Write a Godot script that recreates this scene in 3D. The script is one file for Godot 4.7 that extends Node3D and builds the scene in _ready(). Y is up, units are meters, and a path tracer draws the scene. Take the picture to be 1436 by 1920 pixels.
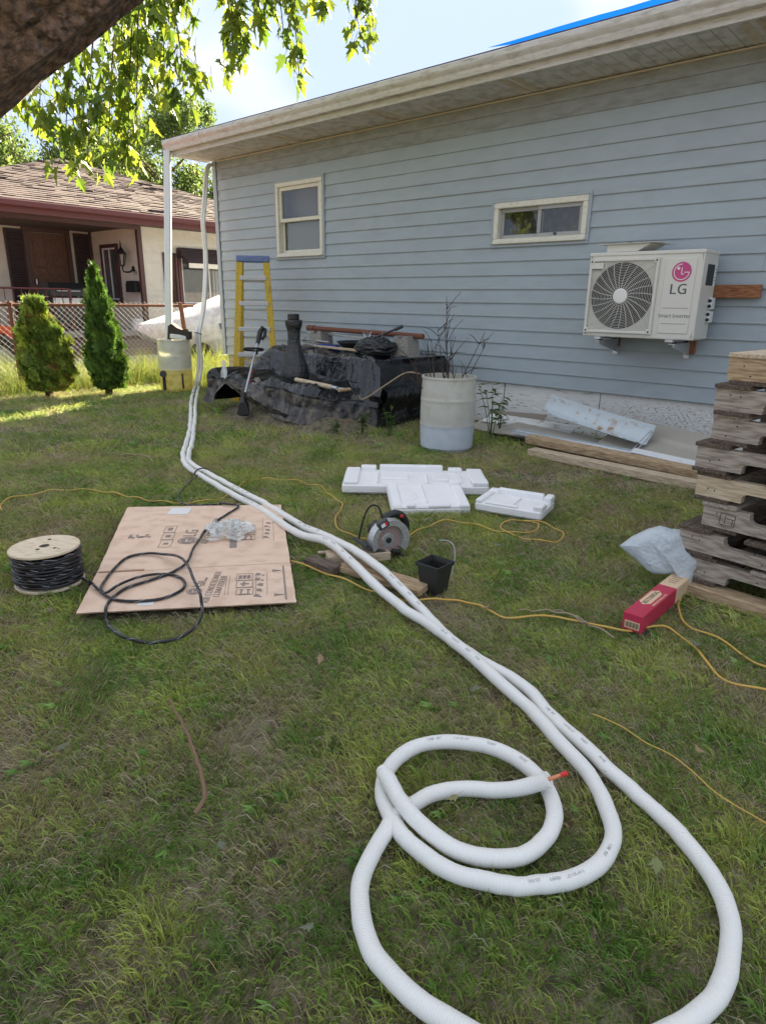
extends Node3D
# A back yard beside a pale blue house: camera, sky and sun first, then the setting, then the things.

var HB := Basis(Vector3(0.74808, 0, 0.66360), Vector3.UP, Vector3(-0.66360, 0, 0.74808))   # axes of the house: along its wall, up, out of the wall
var HO := Vector3(-2.322, 0, -9.822)                                                      # foot of its far corner
var rng := RandomNumberGenerator.new()
var names := {}
var X := {}          # materials
var T := {}          # textures
var mottle := FastNoiseLite.new()

class MB:
	var v := PackedVector3Array()
	var n := PackedVector3Array()
	var c := PackedColorArray()
	var u := PackedVector2Array()
	var col := Color.WHITE
	func vert(p: Vector3, nn: Vector3, uv := Vector2.ZERO) -> void:
		v.append(p); n.append(nn); c.append(col); u.append(uv)
	func tri(a: Vector3, b: Vector3, d: Vector3) -> void:
		var nn := (b - a).cross(d - a)
		if nn.length_squared() < 1e-16: return
		nn = nn.normalized()
		vert(a, nn); vert(d, nn); vert(b, nn)
	func quad(a: Vector3, b: Vector3, d: Vector3, e: Vector3) -> void:
		tri(a, b, d); tri(a, d, e)
	func stri(a: Vector3, b: Vector3, d: Vector3, na: Vector3, nb: Vector3, nd: Vector3, ua := Vector2.ZERO, ub := Vector2.ZERO, ud := Vector2.ZERO) -> void:
		vert(a, na, ua); vert(d, nd, ud); vert(b, nb, ub)
	func box(at: Vector3, size: Vector3, bevel := 0.0, bs := Basis()) -> void:
		var h := size / 2
		var e := minf(bevel, minf(h.x, minf(h.y, h.z)) * 0.9)
		if e <= 0.0:
			for ax in 3:
				for sg in [-1.0, 1.0]:
					var w := Vector3.ZERO; w[ax] = sg
					var p := Vector3.ZERO; p[(ax + 1) % 3] = 1.0
					var q := w.cross(p)
					quad(at + bs * ((w - p - q) * h), at + bs * ((w + p - q) * h), at + bs * ((w + p + q) * h), at + bs * ((w - p + q) * h))
			return
		var i := h - Vector3(e, e, e)
		for ax in 3:
			var b1 := (ax + 1) % 3
			var b2 := (ax + 2) % 3
			for sg in [-1.0, 1.0]:
				var w := Vector3.ZERO; w[ax] = sg * h[ax]
				var p := Vector3.ZERO; p[b1] = i[b1]
				var q := Vector3.ZERO; q[b2] = i[b2]
				var sw := 1.0 if sg > 0 else -1.0
				quad(at + bs * (w - p - q * sw), at + bs * (w + p - q * sw), at + bs * (w + p + q * sw), at + bs * (w - p + q * sw))
			for s1 in [-1.0, 1.0]:
				for s2 in [-1.0, 1.0]:
					var l := Vector3.ZERO; l[ax] = i[ax]
					var o1 := Vector3.ZERO; o1[b1] = s1 * h[b1]; o1[b2] = s2 * i[b2]
					var o2 := Vector3.ZERO; o2[b1] = s1 * i[b1]; o2[b2] = s2 * h[b2]
					if s1 * s2 > 0: quad(at + bs * (o1 - l), at + bs * (o2 - l), at + bs * (o2 + l), at + bs * (o1 + l))
					else: quad(at + bs * (o1 + l), at + bs * (o2 + l), at + bs * (o2 - l), at + bs * (o1 - l))
		for sx in [-1.0, 1.0]:
			for sy in [-1.0, 1.0]:
				for sz in [-1.0, 1.0]:
					var a := at + bs * Vector3(sx * h.x, sy * i.y, sz * i.z)
					var b := at + bs * Vector3(sx * i.x, sy * h.y, sz * i.z)
					var d := at + bs * Vector3(sx * i.x, sy * i.y, sz * h.z)
					if sx * sy * sz > 0: tri(a, b, d)
					else: tri(a, d, b)
	func tube(p: PackedVector3Array, r, sides := 8, caps := true, squash := 1.0, len0 := 0.0) -> void:
		var k := p.size()
		if k < 2: return
		var up := Vector3.UP
		var t0 := (p[1] - p[0]).normalized()
		if absf(t0.dot(up)) > 0.9: up = Vector3.RIGHT
		var side := t0.cross(up).normalized()
		var ring := []
		var dist := len0
		for i in k:
			var t: Vector3 = (p[mini(i + 1, k - 1)] - p[maxi(i - 1, 0)]).normalized()
			side = (side - t * side.dot(t)).normalized()
			var nrm := t.cross(side)
			var rr: float = r if r is float else r[i]
			if i > 0: dist += p[i].distance_to(p[i - 1])
			var row := []
			for j in sides + 1:
				var a := TAU * j / sides
				var w := side * cos(a) + nrm * sin(a)
				row.append([p[i] + (side * cos(a) + nrm * sin(a) * squash) * rr, w, Vector2(float(j) / sides, dist)])
			ring.append(row)
		for i in k - 1:
			for j in sides:
				var a: Array = ring[i][j]; var b: Array = ring[i][j + 1]; var d: Array = ring[i + 1][j + 1]; var e: Array = ring[i + 1][j]
				stri(a[0], b[0], d[0], a[1], b[1], d[1], a[2], b[2], d[2])
				stri(a[0], d[0], e[0], a[1], d[1], e[1], a[2], d[2], e[2])
		if caps:
			for j in sides:
				tri(p[0], ring[0][j + 1][0], ring[0][j][0])
				tri(p[k - 1], ring[k - 1][j][0], ring[k - 1][j + 1][0])
	func rod(a: Vector3, b: Vector3, r: float, sides := 6, r2 := -1.0) -> void:
		tube(PackedVector3Array([a, b]), [r, r if r2 < 0 else r2], sides)
	func bar(a: Vector3, b: Vector3, w: float, t: float, hint := Vector3.UP, bevel := 0.0) -> void:
		var x := (b - a).normalized()
		var z := x.cross(hint).normalized()
		var y := z.cross(x)
		box((a + b) / 2, Vector3(a.distance_to(b), w, t), bevel, Basis(x, y, z))
	func lathe(prof: Array, seg := 24, xf := Transform3D(), wob := 0.0) -> void:   # profile of (radius, height), outside seen going up
		for i in prof.size() - 1:
			var a: Vector2 = prof[i]; var b: Vector2 = prof[i + 1]
			var dv := b - a
			if dv.length() < 1e-6: continue
			var pn := Vector2(dv.y, -dv.x).normalized()
			for j in seg:
				var q0 := TAU * j / seg; var q1 := TAU * (j + 1) / seg
				var d0 := Vector3(cos(q0), 0, sin(q0)); var d1 := Vector3(cos(q1), 0, sin(q1))
				var w0 := 1.0 + wob * sin(3.0 * q0 + 1.0); var w1 := 1.0 + wob * sin(3.0 * q1 + 1.0)
				var p00 := d0 * a.x * w0 + Vector3(0, a.y, 0); var p10 := d1 * a.x * w1 + Vector3(0, a.y, 0)
				var p01 := d0 * b.x * w0 + Vector3(0, b.y, 0); var p11 := d1 * b.x * w1 + Vector3(0, b.y, 0)
				var n0 := xf.basis * (d0 * pn.x + Vector3(0, pn.y, 0)); var n1 := xf.basis * (d1 * pn.x + Vector3(0, pn.y, 0))
				stri(xf * p00, xf * p01, xf * p11, n0, n0, n1)
				stri(xf * p00, xf * p11, xf * p10, n0, n1, n1)
	func prism(poly: PackedVector2Array, depth: float, xf := Transform3D()) -> void:   # polygon in xy, pushed from z = 0 to z = depth
		var pl := poly
		if Geometry2D.is_polygon_clockwise(pl):
			pl = pl.duplicate(); pl.reverse()
		var ix := Geometry2D.triangulate_polygon(pl)
		for i in range(0, ix.size(), 3):
			var a := pl[ix[i]]; var b := pl[ix[i + 1]]; var d := pl[ix[i + 2]]
			if (b - a).cross(d - a) < 0:
				var sw := b; b = d; d = sw
			tri(xf * Vector3(a.x, a.y, depth), xf * Vector3(b.x, b.y, depth), xf * Vector3(d.x, d.y, depth))
			tri(xf * Vector3(a.x, a.y, 0), xf * Vector3(d.x, d.y, 0), xf * Vector3(b.x, b.y, 0))
		for i in pl.size():
			var a := pl[i]; var b := pl[(i + 1) % pl.size()]
			quad(xf * Vector3(a.x, a.y, 0), xf * Vector3(b.x, b.y, 0), xf * Vector3(b.x, b.y, depth), xf * Vector3(a.x, a.y, depth))
	func sheet(nu: int, nv: int, fn: Callable, flip := false) -> void:   # a smooth surface over u, v in 0..1
		var pts := []
		for i in nu + 1:
			var row := PackedVector3Array()
			for j in nv + 1: row.append(fn.call(float(i) / nu, float(j) / nv))
			pts.append(row)
		var nr := []
		for i in nu + 1:
			var row := PackedVector3Array()
			for j in nv + 1:
				var du: Vector3 = pts[mini(i + 1, nu)][j] - pts[maxi(i - 1, 0)][j]
				var dv: Vector3 = pts[i][mini(j + 1, nv)] - pts[i][maxi(j - 1, 0)]
				var q := du.cross(dv).normalized()
				row.append(-q if flip else q)
			nr.append(row)
		for i in nu:
			for j in nv:
				var a: Vector3 = pts[i][j]; var b: Vector3 = pts[i + 1][j]; var d: Vector3 = pts[i + 1][j + 1]; var e: Vector3 = pts[i][j + 1]
				if flip:
					stri(a, d, b, nr[i][j], nr[i + 1][j + 1], nr[i + 1][j]); stri(a, e, d, nr[i][j], nr[i][j + 1], nr[i + 1][j + 1])
				else:
					stri(a, b, d, nr[i][j], nr[i + 1][j], nr[i + 1][j + 1]); stri(a, d, e, nr[i][j], nr[i + 1][j + 1], nr[i][j + 1])
	func mesh() -> ArrayMesh:
		var a := []
		a.resize(Mesh.ARRAY_MAX)
		a[Mesh.ARRAY_VERTEX] = v; a[Mesh.ARRAY_NORMAL] = n; a[Mesh.ARRAY_COLOR] = c; a[Mesh.ARRAY_TEX_UV] = u
		var m := ArrayMesh.new()
		m.add_surface_from_arrays(Mesh.PRIMITIVE_TRIANGLES, a)
		return m

func H(s: float, y: float, o: float) -> Vector3:
	return HO + HB.x * s + Vector3.UP * y + HB.z * o

func HX(s: float, y: float, o: float, turn := 0.0) -> Transform3D:
	return Transform3D(HB * Basis(Vector3.UP, turn), H(s, y, o))

func WX(x: float, y: float, z: float, turn := 0.0) -> Transform3D:
	return Transform3D(Basis(Vector3.UP, turn), Vector3(x, y, z))

func numbered(called: String) -> String:
	var k: int = names.get(called, 0)
	names[called] = k + 1
	return called if k == 0 else "%s_%03d" % [called, k]

func tag(o: Node, label: String, category: String, group := "", kind := "") -> Node:
	if label: o.set_meta("label", label)
	if category: o.set_meta("category", category)
	if group: o.set_meta("group", group)
	if kind: o.set_meta("kind", kind)
	return o

func thing(called: String, label: String, category: String, xf := Transform3D(), group := "") -> Node3D:
	var o := Node3D.new()
	o.name = numbered(called)
	add_child(o)
	o.transform = xf
	tag(o, label, category, group)
	return o

func part(called: String, b, m: Material, parent: Node, xf := Transform3D()) -> MeshInstance3D:
	var o := MeshInstance3D.new()
	o.name = numbered(called) if parent == self else called
	o.mesh = b if b is Mesh else b.mesh()
	o.material_override = m
	parent.add_child(o, true)
	o.transform = xf
	return o

func solo(called: String, b, m: Material, label: String, category: String, xf := Transform3D(), group := "") -> MeshInstance3D:
	var o := part(called, b, m, self, xf)
	tag(o, label, category, group)
	return o

func structure(called: String, b, m: Material, xf := Transform3D()) -> MeshInstance3D:
	var o := part(called, b, m, self, xf)
	o.set_meta("kind", "structure")
	return o

func bxp(called: String, parent: Node, m: Material, at: Vector3, size: Vector3, bevel := 0.004, bs := Basis()) -> MeshInstance3D:
	var b := MB.new()
	b.box(Vector3.ZERO, size, bevel)
	return part(called, b, m, parent, Transform3D(bs, at))

func copies(called: String, mesh: Mesh, m: Material, parent: Node, where: Array, cols: Array) -> MultiMeshInstance3D:
	var mm := MultiMesh.new()
	mm.transform_format = MultiMesh.TRANSFORM_3D
	mm.use_colors = true
	mm.mesh = mesh
	mm.instance_count = where.size()
	var buf := PackedFloat32Array()
	buf.resize(where.size() * 16)
	for i in where.size():
		var t: Transform3D = where[i]
		var q: Color = cols[i]
		var k := i * 16
		buf[k] = t.basis.x.x; buf[k + 1] = t.basis.y.x; buf[k + 2] = t.basis.z.x; buf[k + 3] = t.origin.x
		buf[k + 4] = t.basis.x.y; buf[k + 5] = t.basis.y.y; buf[k + 6] = t.basis.z.y; buf[k + 7] = t.origin.y
		buf[k + 8] = t.basis.x.z; buf[k + 9] = t.basis.y.z; buf[k + 10] = t.basis.z.z; buf[k + 11] = t.origin.z
		buf[k + 12] = q.r; buf[k + 13] = q.g; buf[k + 14] = q.b; buf[k + 15] = 1.0
	mm.buffer = buf
	var o := MultiMeshInstance3D.new()
	o.name = numbered(called) if parent == self else called
	o.multimesh = mm
	o.material_override = m
	parent.add_child(o, true)
	o.set_meta("kind", "stuff")
	return o

func rf(a: float, b: float) -> float: return rng.randf_range(a, b)

func smooth(flat: Array, y: float, step := 0.03) -> PackedVector3Array:   # x, z pairs on the ground, rounded off
	var c := Curve3D.new()
	c.bake_interval = step
	var k := flat.size() / 2
	for i in k:
		var p := Vector3(flat[i * 2], y, flat[i * 2 + 1])
		var a := Vector3(flat[maxi(i - 1, 0) * 2], y, flat[maxi(i - 1, 0) * 2 + 1])
		var b := Vector3(flat[mini(i + 1, k - 1) * 2], y, flat[mini(i + 1, k - 1) * 2 + 1])
		var t := (b - a) / 6.0
		c.add_point(p, -t, t)
	return c.get_baked_points()

func round_off(p: PackedVector3Array, step := 0.03) -> PackedVector3Array:
	var c := Curve3D.new()
	c.bake_interval = step
	for i in p.size():
		var t := (p[mini(i + 1, p.size() - 1)] - p[maxi(i - 1, 0)]) / 6.0
		c.add_point(p[i], -t, t)
	return c.get_baked_points()

func lettering(parent: Node, words: String, high: float, m: Material, xf: Transform3D, thick := 0.0008, face := "Droid Sans") -> MeshInstance3D:
	var f := SystemFont.new()
	f.font_names = PackedStringArray([face])
	f.font_weight = 700 if face.ends_with("Bold") else 400
	var t := TextMesh.new()
	t.font = f
	t.text = words
	t.font_size = 48
	t.pixel_size = high / 34.0
	t.depth = thick
	t.curve_step = 2.0
	var o := MeshInstance3D.new()
	o.name = "lettering"
	o.mesh = t
	o.material_override = m
	parent.add_child(o, true)
	o.transform = xf
	return o

# ---------- materials: colours are linear, real-world values ----------
func lin(r: float, g: float, b: float, a := 1.0) -> Color:
	var q := Color(r, g, b).linear_to_srgb()
	q.a = a
	return q

func noise_tex(key: String, freq: float, cols: Array, offs: Array, octaves := 4, size := 512, ridged := false, cell := false) -> NoiseTexture2D:
	var t := NoiseTexture2D.new()
	t.width = size; t.height = size
	t.seamless = true
	t.seamless_blend_skirt = 0.3
	var q := FastNoiseLite.new()
	q.seed = hash(key) % 10000
	q.frequency = freq
	q.noise_type = FastNoiseLite.TYPE_CELLULAR if cell else FastNoiseLite.TYPE_SIMPLEX_SMOOTH
	q.fractal_type = FastNoiseLite.FRACTAL_RIDGED if ridged else FastNoiseLite.FRACTAL_FBM
	q.fractal_octaves = octaves
	t.noise = q
	if cols.size():
		var g := Gradient.new()
		g.offsets = PackedFloat32Array(offs)
		var pc := PackedColorArray()
		for k in cols: pc.append(lin(k.x, k.y, k.z))
		g.colors = pc
		t.color_ramp = g
	T[key] = t
	return t

func mat(key: String, c: Vector3, rough := 0.7, metal := 0.0) -> StandardMaterial3D:
	var m := StandardMaterial3D.new()
	m.resource_name = key
	m.albedo_color = lin(c.x, c.y, c.z)
	m.roughness = rough
	m.metallic = metal
	X[key] = m
	return m

func tex_mat(key: String, tex: Texture2D, scale: Vector3, rough := 0.75, world := false, bump: Texture2D = null, bump_cm := 0.0) -> StandardMaterial3D:
	var m := mat(key, Vector3.ONE, rough)
	m.albedo_texture = tex
	m.uv1_triplanar = true
	m.uv1_world_triplanar = world
	m.uv1_scale = scale
	if bump:
		m.heightmap_enabled = true
		m.heightmap_texture = bump
		m.heightmap_scale = bump_cm
	return m

func materials() -> void:
	var V := func(r, g, b): return Vector3(r, g, b)
	var grey := noise_tex("relief", 0.012, [], [], 5)
	var fine := noise_tex("fine_relief", 0.05, [], [], 4)
	# the pale blue siding: chalky, with blotches of dirt; more of it on the top boards
	var sid := noise_tex("siding", 0.006, [V.call(.315, .365, .39), V.call(.335, .39, .42), V.call(.35, .408, .44), V.call(.33, .38, .402)], [0.25, 0.45, 0.6, 0.8], 5, 1024)
	tex_mat("siding", sid, Vector3(0.5, 0.9, 0.5), 0.5, true, fine, 0.04)
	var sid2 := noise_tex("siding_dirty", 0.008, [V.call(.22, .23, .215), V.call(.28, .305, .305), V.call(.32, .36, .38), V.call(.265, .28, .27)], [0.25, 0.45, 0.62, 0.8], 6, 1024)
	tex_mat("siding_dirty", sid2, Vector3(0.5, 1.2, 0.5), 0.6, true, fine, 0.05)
	mat("blue_trim", Vector3(.33, .385, .42), 0.5)
	var ply := noise_tex("plywood_paint", 0.016, [V.call(.22, .2, .17), V.call(.5, .48, .44), V.call(.71, .70, .67), V.call(.77, .765, .73)], [0.14, 0.22, 0.3, 0.75], 5, 1024)
	tex_mat("plywood", ply, Vector3(0.35, 2.4, 0.5), 0.8, false, fine, 0.15)
	var ply2 := noise_tex("plywood_whorls", 0.014, [V.call(.15, .12, .09), V.call(.58, .6, .58), V.call(.66, .68, .66)], [0.86, 0.8, 0.3], 3, 1024, true)
	T["plywood_whorls"].color_ramp.offsets = PackedFloat32Array([0.3, 0.8, 0.9])
	T["plywood_whorls"].color_ramp.colors = PackedColorArray([lin(.76, .755, .72), lin(.66, .65, .62), lin(.15, .12, .09)])
	tex_mat("plywood_worn", ply2, Vector3(0.7, 2.0, 0.7), 0.8, false, fine, 0.15)
	var stone := noise_tex("stone", 0.03, [V.call(.22, .19, .14), V.call(.42, .38, .3), V.call(.5, .47, .4)], [0.3, 0.5, 0.75], 5)
	tex_mat("stone", stone, Vector3(2, 2, 2), 0.9, true, fine, 0.6)
	var gut := noise_tex("gutter_dirt", 0.01, [V.call(.36, .33, .29), V.call(.54, .53, .50), V.call(.6, .595, .57), V.call(.56, .55, .52)], [0.22, 0.38, 0.55, 0.8], 6, 1024)
	tex_mat("gutter", gut, Vector3(0.5, 2.5, 1.0), 0.45, true)
	var sof := noise_tex("soffit_dirt", 0.012, [V.call(.48, .46, .41), V.call(.6, .59, .555), V.call(.64, .635, .61)], [0.3, 0.48, 0.7], 5)
	tex_mat("soffit", sof, Vector3(1, 1, 1), 0.55, true)
	mat("soffit_trim", Vector3(.5, .46, .37), 0.6)
	var cream := noise_tex("cream_paint", 0.02, [V.call(.56, .52, .4), V.call(.67, .645, .54), V.call(.7, .68, .58)], [0.12, 0.32, 0.7], 5)
	tex_mat("cream", cream, Vector3(2, 2, 2), 0.5, true)
	mat("white_paint", Vector3(.72, .73, .72), 0.4)
	mat("sash_grey", Vector3(.36, .37, .36), 0.5)
	var gl := mat("glass", Vector3(.02, .022, .022), 0.03)
	gl.albedo_color.a = 0.22
	gl.transparency = BaseMaterial3D.TRANSPARENCY_ALPHA
	gl.metallic_specular = 0.5
	mat("blind_cloth", Vector3(.42, .4, .35), 0.9)
	mat("grey_curtain", Vector3(.22, .22, .23), 0.9)
	var scr := noise_tex("screen_film", 0.03, [V.call(.4, .43, .32), V.call(.6, .62, .5)], [0.3, 0.7], 4)
	tex_mat("screen", scr, Vector3(3, 3, 3), 0.6)
	var cur := noise_tex("patchwork", 0.02, [V.call(.05, .06, .05), V.call(.14, .07, .07), V.call(.08, .11, .08), V.call(.22, .2, .17), V.call(.07, .05, .1)], [0.1, 0.3, 0.5, 0.7, 0.9], 1, 256, false, true)
	tex_mat("patchwork", cur, Vector3(3, 3, 3), 0.9)
	# wood: grain runs along a board's own x axis
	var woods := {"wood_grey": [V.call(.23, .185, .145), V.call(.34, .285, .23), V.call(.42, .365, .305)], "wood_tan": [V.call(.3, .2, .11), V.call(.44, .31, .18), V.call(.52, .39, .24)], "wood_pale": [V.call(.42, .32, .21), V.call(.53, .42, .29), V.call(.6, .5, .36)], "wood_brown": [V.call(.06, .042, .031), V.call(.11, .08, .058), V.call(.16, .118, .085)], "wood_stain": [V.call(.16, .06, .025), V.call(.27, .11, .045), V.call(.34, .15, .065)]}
	for k in woods:
		var t := noise_tex(k, 0.02, woods[k], [0.25, 0.5, 0.75], 5)
		tex_mat(k, t, Vector3(0.9, 6.5, 6.5), 0.8, false, fine, 0.1)
	mat("wood_dark", Vector3(.05, .037, .03), 0.85)
	mat("white_hard", Vector3(.74, .73, .68), 0.35)
	mat("ac_white", Vector3(.64, .625, .56), 0.38)
	mat("ac_dark", Vector3(.02, .022, .026), 0.5)
	mat("ac_pink", Vector3(.52, .055, .2), 0.4)
	mat("ac_grey_print", Vector3(.09, .095, .1), 0.6)
	var zinc := noise_tex("zinc", 0.03, [V.call(.45, .46, .48), V.call(.6, .61, .62)], [0.3, 0.7], 3)
	tex_mat("zinc", zinc, Vector3(4, 4, 4), 0.4).metallic = 0.6
	mat("steel", Vector3(.45, .46, .48), 0.35, 0.8)
	mat("dark_steel", Vector3(.07, .07, .075), 0.45, 0.5)
	mat("black_plastic", Vector3(.016, .017, .019), 0.42)
	mat("black_rubber", Vector3(.02, .02, .021), 0.8)
	mat("dark_pot", Vector3(.022, .024, .022), 0.5)
	mat("print_black", Vector3(.03, .03, .03), 0.8)
	mat("print_grey", Vector3(.17, .145, .13), 0.85)
	mat("paper", Vector3(.74, .74, .74), 0.8)
	mat("red_plastic", Vector3(.6, .04, .03), 0.4)
	mat("blue_plastic", Vector3(.03, .08, .42), 0.4)
	mat("copper", Vector3(.75, .32, .18), 0.35, 0.9)
	mat("maroon", Vector3(.11, .03, .03), 0.5)
	var rust := noise_tex("rust", 0.04, [V.call(.06, .025, .018), V.call(.17, .06, .035), V.call(.24, .1, .06)], [0.3, 0.5, 0.75], 5)
	tex_mat("rust", rust, Vector3(5, 5, 5), 0.85, true, fine, 0.1)
	var conc := noise_tex("concrete", 0.03, [V.call(.17, .16, .14), V.call(.29, .275, .25), V.call(.36, .345, .32)], [0.25, 0.5, 0.8], 5)
	tex_mat("concrete", conc, Vector3(3, 3, 3), 0.9, true, fine, 0.3)
	var asph := noise_tex("asphalt", 0.05, [V.call(.17, .17, .18), V.call(.25, .25, .26), V.call(.3, .3, .31)], [0.25, 0.5, 0.8], 5)
	tex_mat("asphalt", asph, Vector3(0.8, 0.8, 0.8), 0.9, true, fine, 0.3)
	var soil := noise_tex("soil", 0.012, [V.call(.075, .057, .038), V.call(.13, .105, .068), V.call(.2, .168, .108), V.call(.16, .155, .085)], [0.25, 0.45, 0.6, 0.8], 6, 1024)
	tex_mat("soil", soil, Vector3(0.9, 0.9, 0.9), 0.95, true, fine, 2.0)
	# tarpaulin, bags, foam
	var crumple := noise_tex("crumple", 0.011, [], [], 5, 512, true)
	var tarp := noise_tex("tarp", 0.01, [V.call(.006, .0065, .009), V.call(.010, .011, .014), V.call(.015, .016, .019)], [0.3, 0.55, 0.8], 5)
	var tm := tex_mat("tarp", tarp, Vector3(1.3, 1.3, 1.3), 0.2, true, crumple, 1.1)
	tm.metallic_specular = 0.55
	var tarp2 := noise_tex("tarp_muddy", 0.014, [V.call(.017, .018, .021), V.call(.035, .033, .03), V.call(.13, .105, .08), V.call(.16, .135, .105)], [0.3, 0.48, 0.66, 0.85], 5)
	tex_mat("tarp_muddy", tarp2, Vector3(1.3, 1.3, 1.3), 0.4, true, crumple, 1.1)
	var bag := mat("black_bag", Vector3(.013, .014, .017), 0.25)
	bag.metallic_specular = 0.6
	for q in [bag]:
		q.uv1_triplanar = true
		q.uv1_scale = Vector3(4, 4, 4)
		q.heightmap_enabled = true
		q.heightmap_texture = crumple
		q.heightmap_scale = 1.2
	var wb := mat("white_bag", Vector3(.72, .76, .78), 0.35)
	wb.backlight_enabled = true
	wb.backlight = Color(.8, .84, .87)
	wb.uv1_triplanar = true
	wb.uv1_scale = Vector3(5, 5, 5)
	wb.heightmap_enabled = true
	wb.heightmap_texture = crumple
	wb.heightmap_scale = 0.8
	var cl := mat("clear_wrap", Vector3(.86, .9, .88), 0.2)
	cl.albedo_color.a = 0.42
	cl.transparency = BaseMaterial3D.TRANSPARENCY_ALPHA
	cl.metallic_specular = 0.8
	var fo := tex_mat("foam", noise_tex("foam_beads", 0.05, [V.call(.82, .82, .82), V.call(.9, .9, .9)], [0.3, 0.7], 3), Vector3(6, 6, 6), 0.75, true, noise_tex("beads", 0.06, [], [], 1, 512, false, true), 0.25)
	fo.subsurf_scatter_enabled = false
	var dr := noise_tex("drum", 0.012, [V.call(.68, .66, .58), V.call(.75, .745, .69), V.call(.78, .78, .74)], [0.18, 0.4, 0.7], 5)
	var dm := tex_mat("drum", dr, Vector3(1.4, 1.4, 1.4), 0.4, true)
	dm.backlight_enabled = true
	dm.backlight = Color(.9, .9, .85)
	var dq := tex_mat("drum_wet", noise_tex("drum_water", 0.012, [V.call(.54, .6, .65), V.call(.6, .66, .72)], [0.3, 0.7], 4), Vector3(1.4, 1.4, 1.4), 0.4, true)
	dq.backlight_enabled = true
	dq.backlight = Color(.3, .34, .38)
	var dy := tex_mat("drum_yellow", noise_tex("drum_algae", 0.014, [V.call(.5, .45, .18), V.call(.62, .58, .3), V.call(.66, .63, .38)], [0.25, 0.5, 0.75], 5), Vector3(1.4, 1.4, 1.4), 0.4, true)
	dy.backlight_enabled = true
	dy.backlight = Color(1, 1, .8)
	var card := noise_tex("card", 0.012, [V.call(.66, .475, .345), V.call(.735, .54, .405), V.call(.77, .575, .435)], [0.2, 0.45, 0.75], 5)
	tex_mat("card", card, Vector3(1.5, 1.5, 1.5), 0.85, true, fine, 0.05)
	mat("card_print", Vector3(.27, .22, .195), 0.85)
	mat("card_edge", Vector3(.36, .24, .15), 0.9)
	mat("box_red", Vector3(.5, .03, .075), 0.45)
	mat("box_cream", Vector3(.72, .52, .33), 0.7)
	# white pipe insulation, ribbed round
	var rb := Image.create(4, 16, false, Image.FORMAT_L8)
	for y in 16:
		for x in 4: rb.set_pixel(x, y, Color.from_hsv(0, 0, 0.5 + 0.5 * sin(TAU * y / 16.0)))
	var pf := mat("pipe_foam", Vector3(.78, .77, .73), 0.55)
	pf.heightmap_enabled = true
	pf.heightmap_texture = ImageTexture.create_from_image(rb)
	pf.heightmap_scale = 0.06
	pf.uv1_scale = Vector3(1, 190, 1)
	mat("cable_black", Vector3(.016, .016, .018), 0.35)
	mat("cable_white", Vector3(.3, .3, .32), 0.4)
	mat("cord_yellow", Vector3(.55, .35, .075), 0.5)
	var yl := noise_tex("ladder_paint", 0.03, [V.call(.26, .18, .03), V.call(.5, .33, .015), V.call(.58, .39, .02)], [0.2, 0.4, 0.7], 5)
	tex_mat("ladder_yellow", yl, Vector3(3, 3, 3), 0.45)
	tex_mat("ladder_step", noise_tex("step_paint", 0.05, [V.call(.3, .3, .3), V.call(.55, .56, .57), V.call(.74, .74, .72)], [0.3, 0.5, 0.7], 4), Vector3(6, 6, 6), 0.4)
	tex_mat("ladder_blue", noise_tex("cap_paint", 0.04, [V.call(.05, .1, .28), V.call(.07, .14, .36), V.call(.6, .62, .66)], [0.3, 0.6, 0.72], 4), Vector3(6, 6, 6), 0.5)
	# plants: vertex and copy colours
	for k in [["leaf", .45, .5], ["grass", .6, .35], ["needle", .6, .3]]:
		var m := mat(k[0], Vector3.ONE, k[1])
		m.vertex_color_use_as_albedo = true
		m.backlight_enabled = true
		m.backlight = Color(1, 1, 1) * (1.0 if k[0] == "leaf" else 0.75)
	var vc := mat("tinted", Vector3.ONE, 0.85)
	vc.vertex_color_use_as_albedo = true
	var bk := noise_tex("bark", 0.018, [V.call(.04, .026, .018), V.call(.11, .074, .054), V.call(.19, .13, .095), V.call(.3, .17, .1)], [0.25, 0.45, 0.62, 0.82], 6, 1024)
	tex_mat("bark", bk, Vector3(2.2, 2.2, 2.2), 0.95, false, grey, 5.0)
	tex_mat("curled_panel", noise_tex("curled_paint", 0.01, [V.call(.3, .2, .11), V.call(.5, .48, .42), V.call(.52, .58, .6), V.call(.55, .61, .64)], [0.2, 0.28, 0.36, 0.8], 6), Vector3(1.3, 1.3, 2.6), 0.5)
	mat("beige_siding", Vector3(.40, .37, .31), 0.5)
	tex_mat("abrasive", noise_tex("abrasive_grit", 0.06, [V.call(.2, .13, .11), V.call(.33, .24, .21), V.call(.4, .31, .28)], [0.3, 0.5, 0.75], 3), Vector3(8, 8, 8), 0.9)
	tex_mat("reel_ply", noise_tex("reel_grain", 0.015, [V.call(.56, .45, .31), V.call(.68, .575, .42), V.call(.73, .635, .48)], [0.2, 0.45, 0.75], 5), Vector3(1.5, 4, 6), 0.7)
	mat("fence_wire", Vector3(.3, .29, .28), 0.6, 0.3)
	mat("brown_siding", Vector3(.25, .215, .165), 0.6)
	mat("twig", Vector3(.055, .035, .025), 0.85)
	mat("stick", Vector3(.2, .12, .07), 0.75)
	mat("straw_stick", Vector3(.3, .23, .15), 0.8)
	# neighbour
	tex_mat("cream_siding", noise_tex("n_siding", 0.012, [V.call(.62, .58, .49), V.call(.67, .635, .545), V.call(.7, .67, .59)], [0.2, 0.45, 0.75], 5), Vector3(0.8, 0.8, 0.8), 0.6, true)
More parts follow.
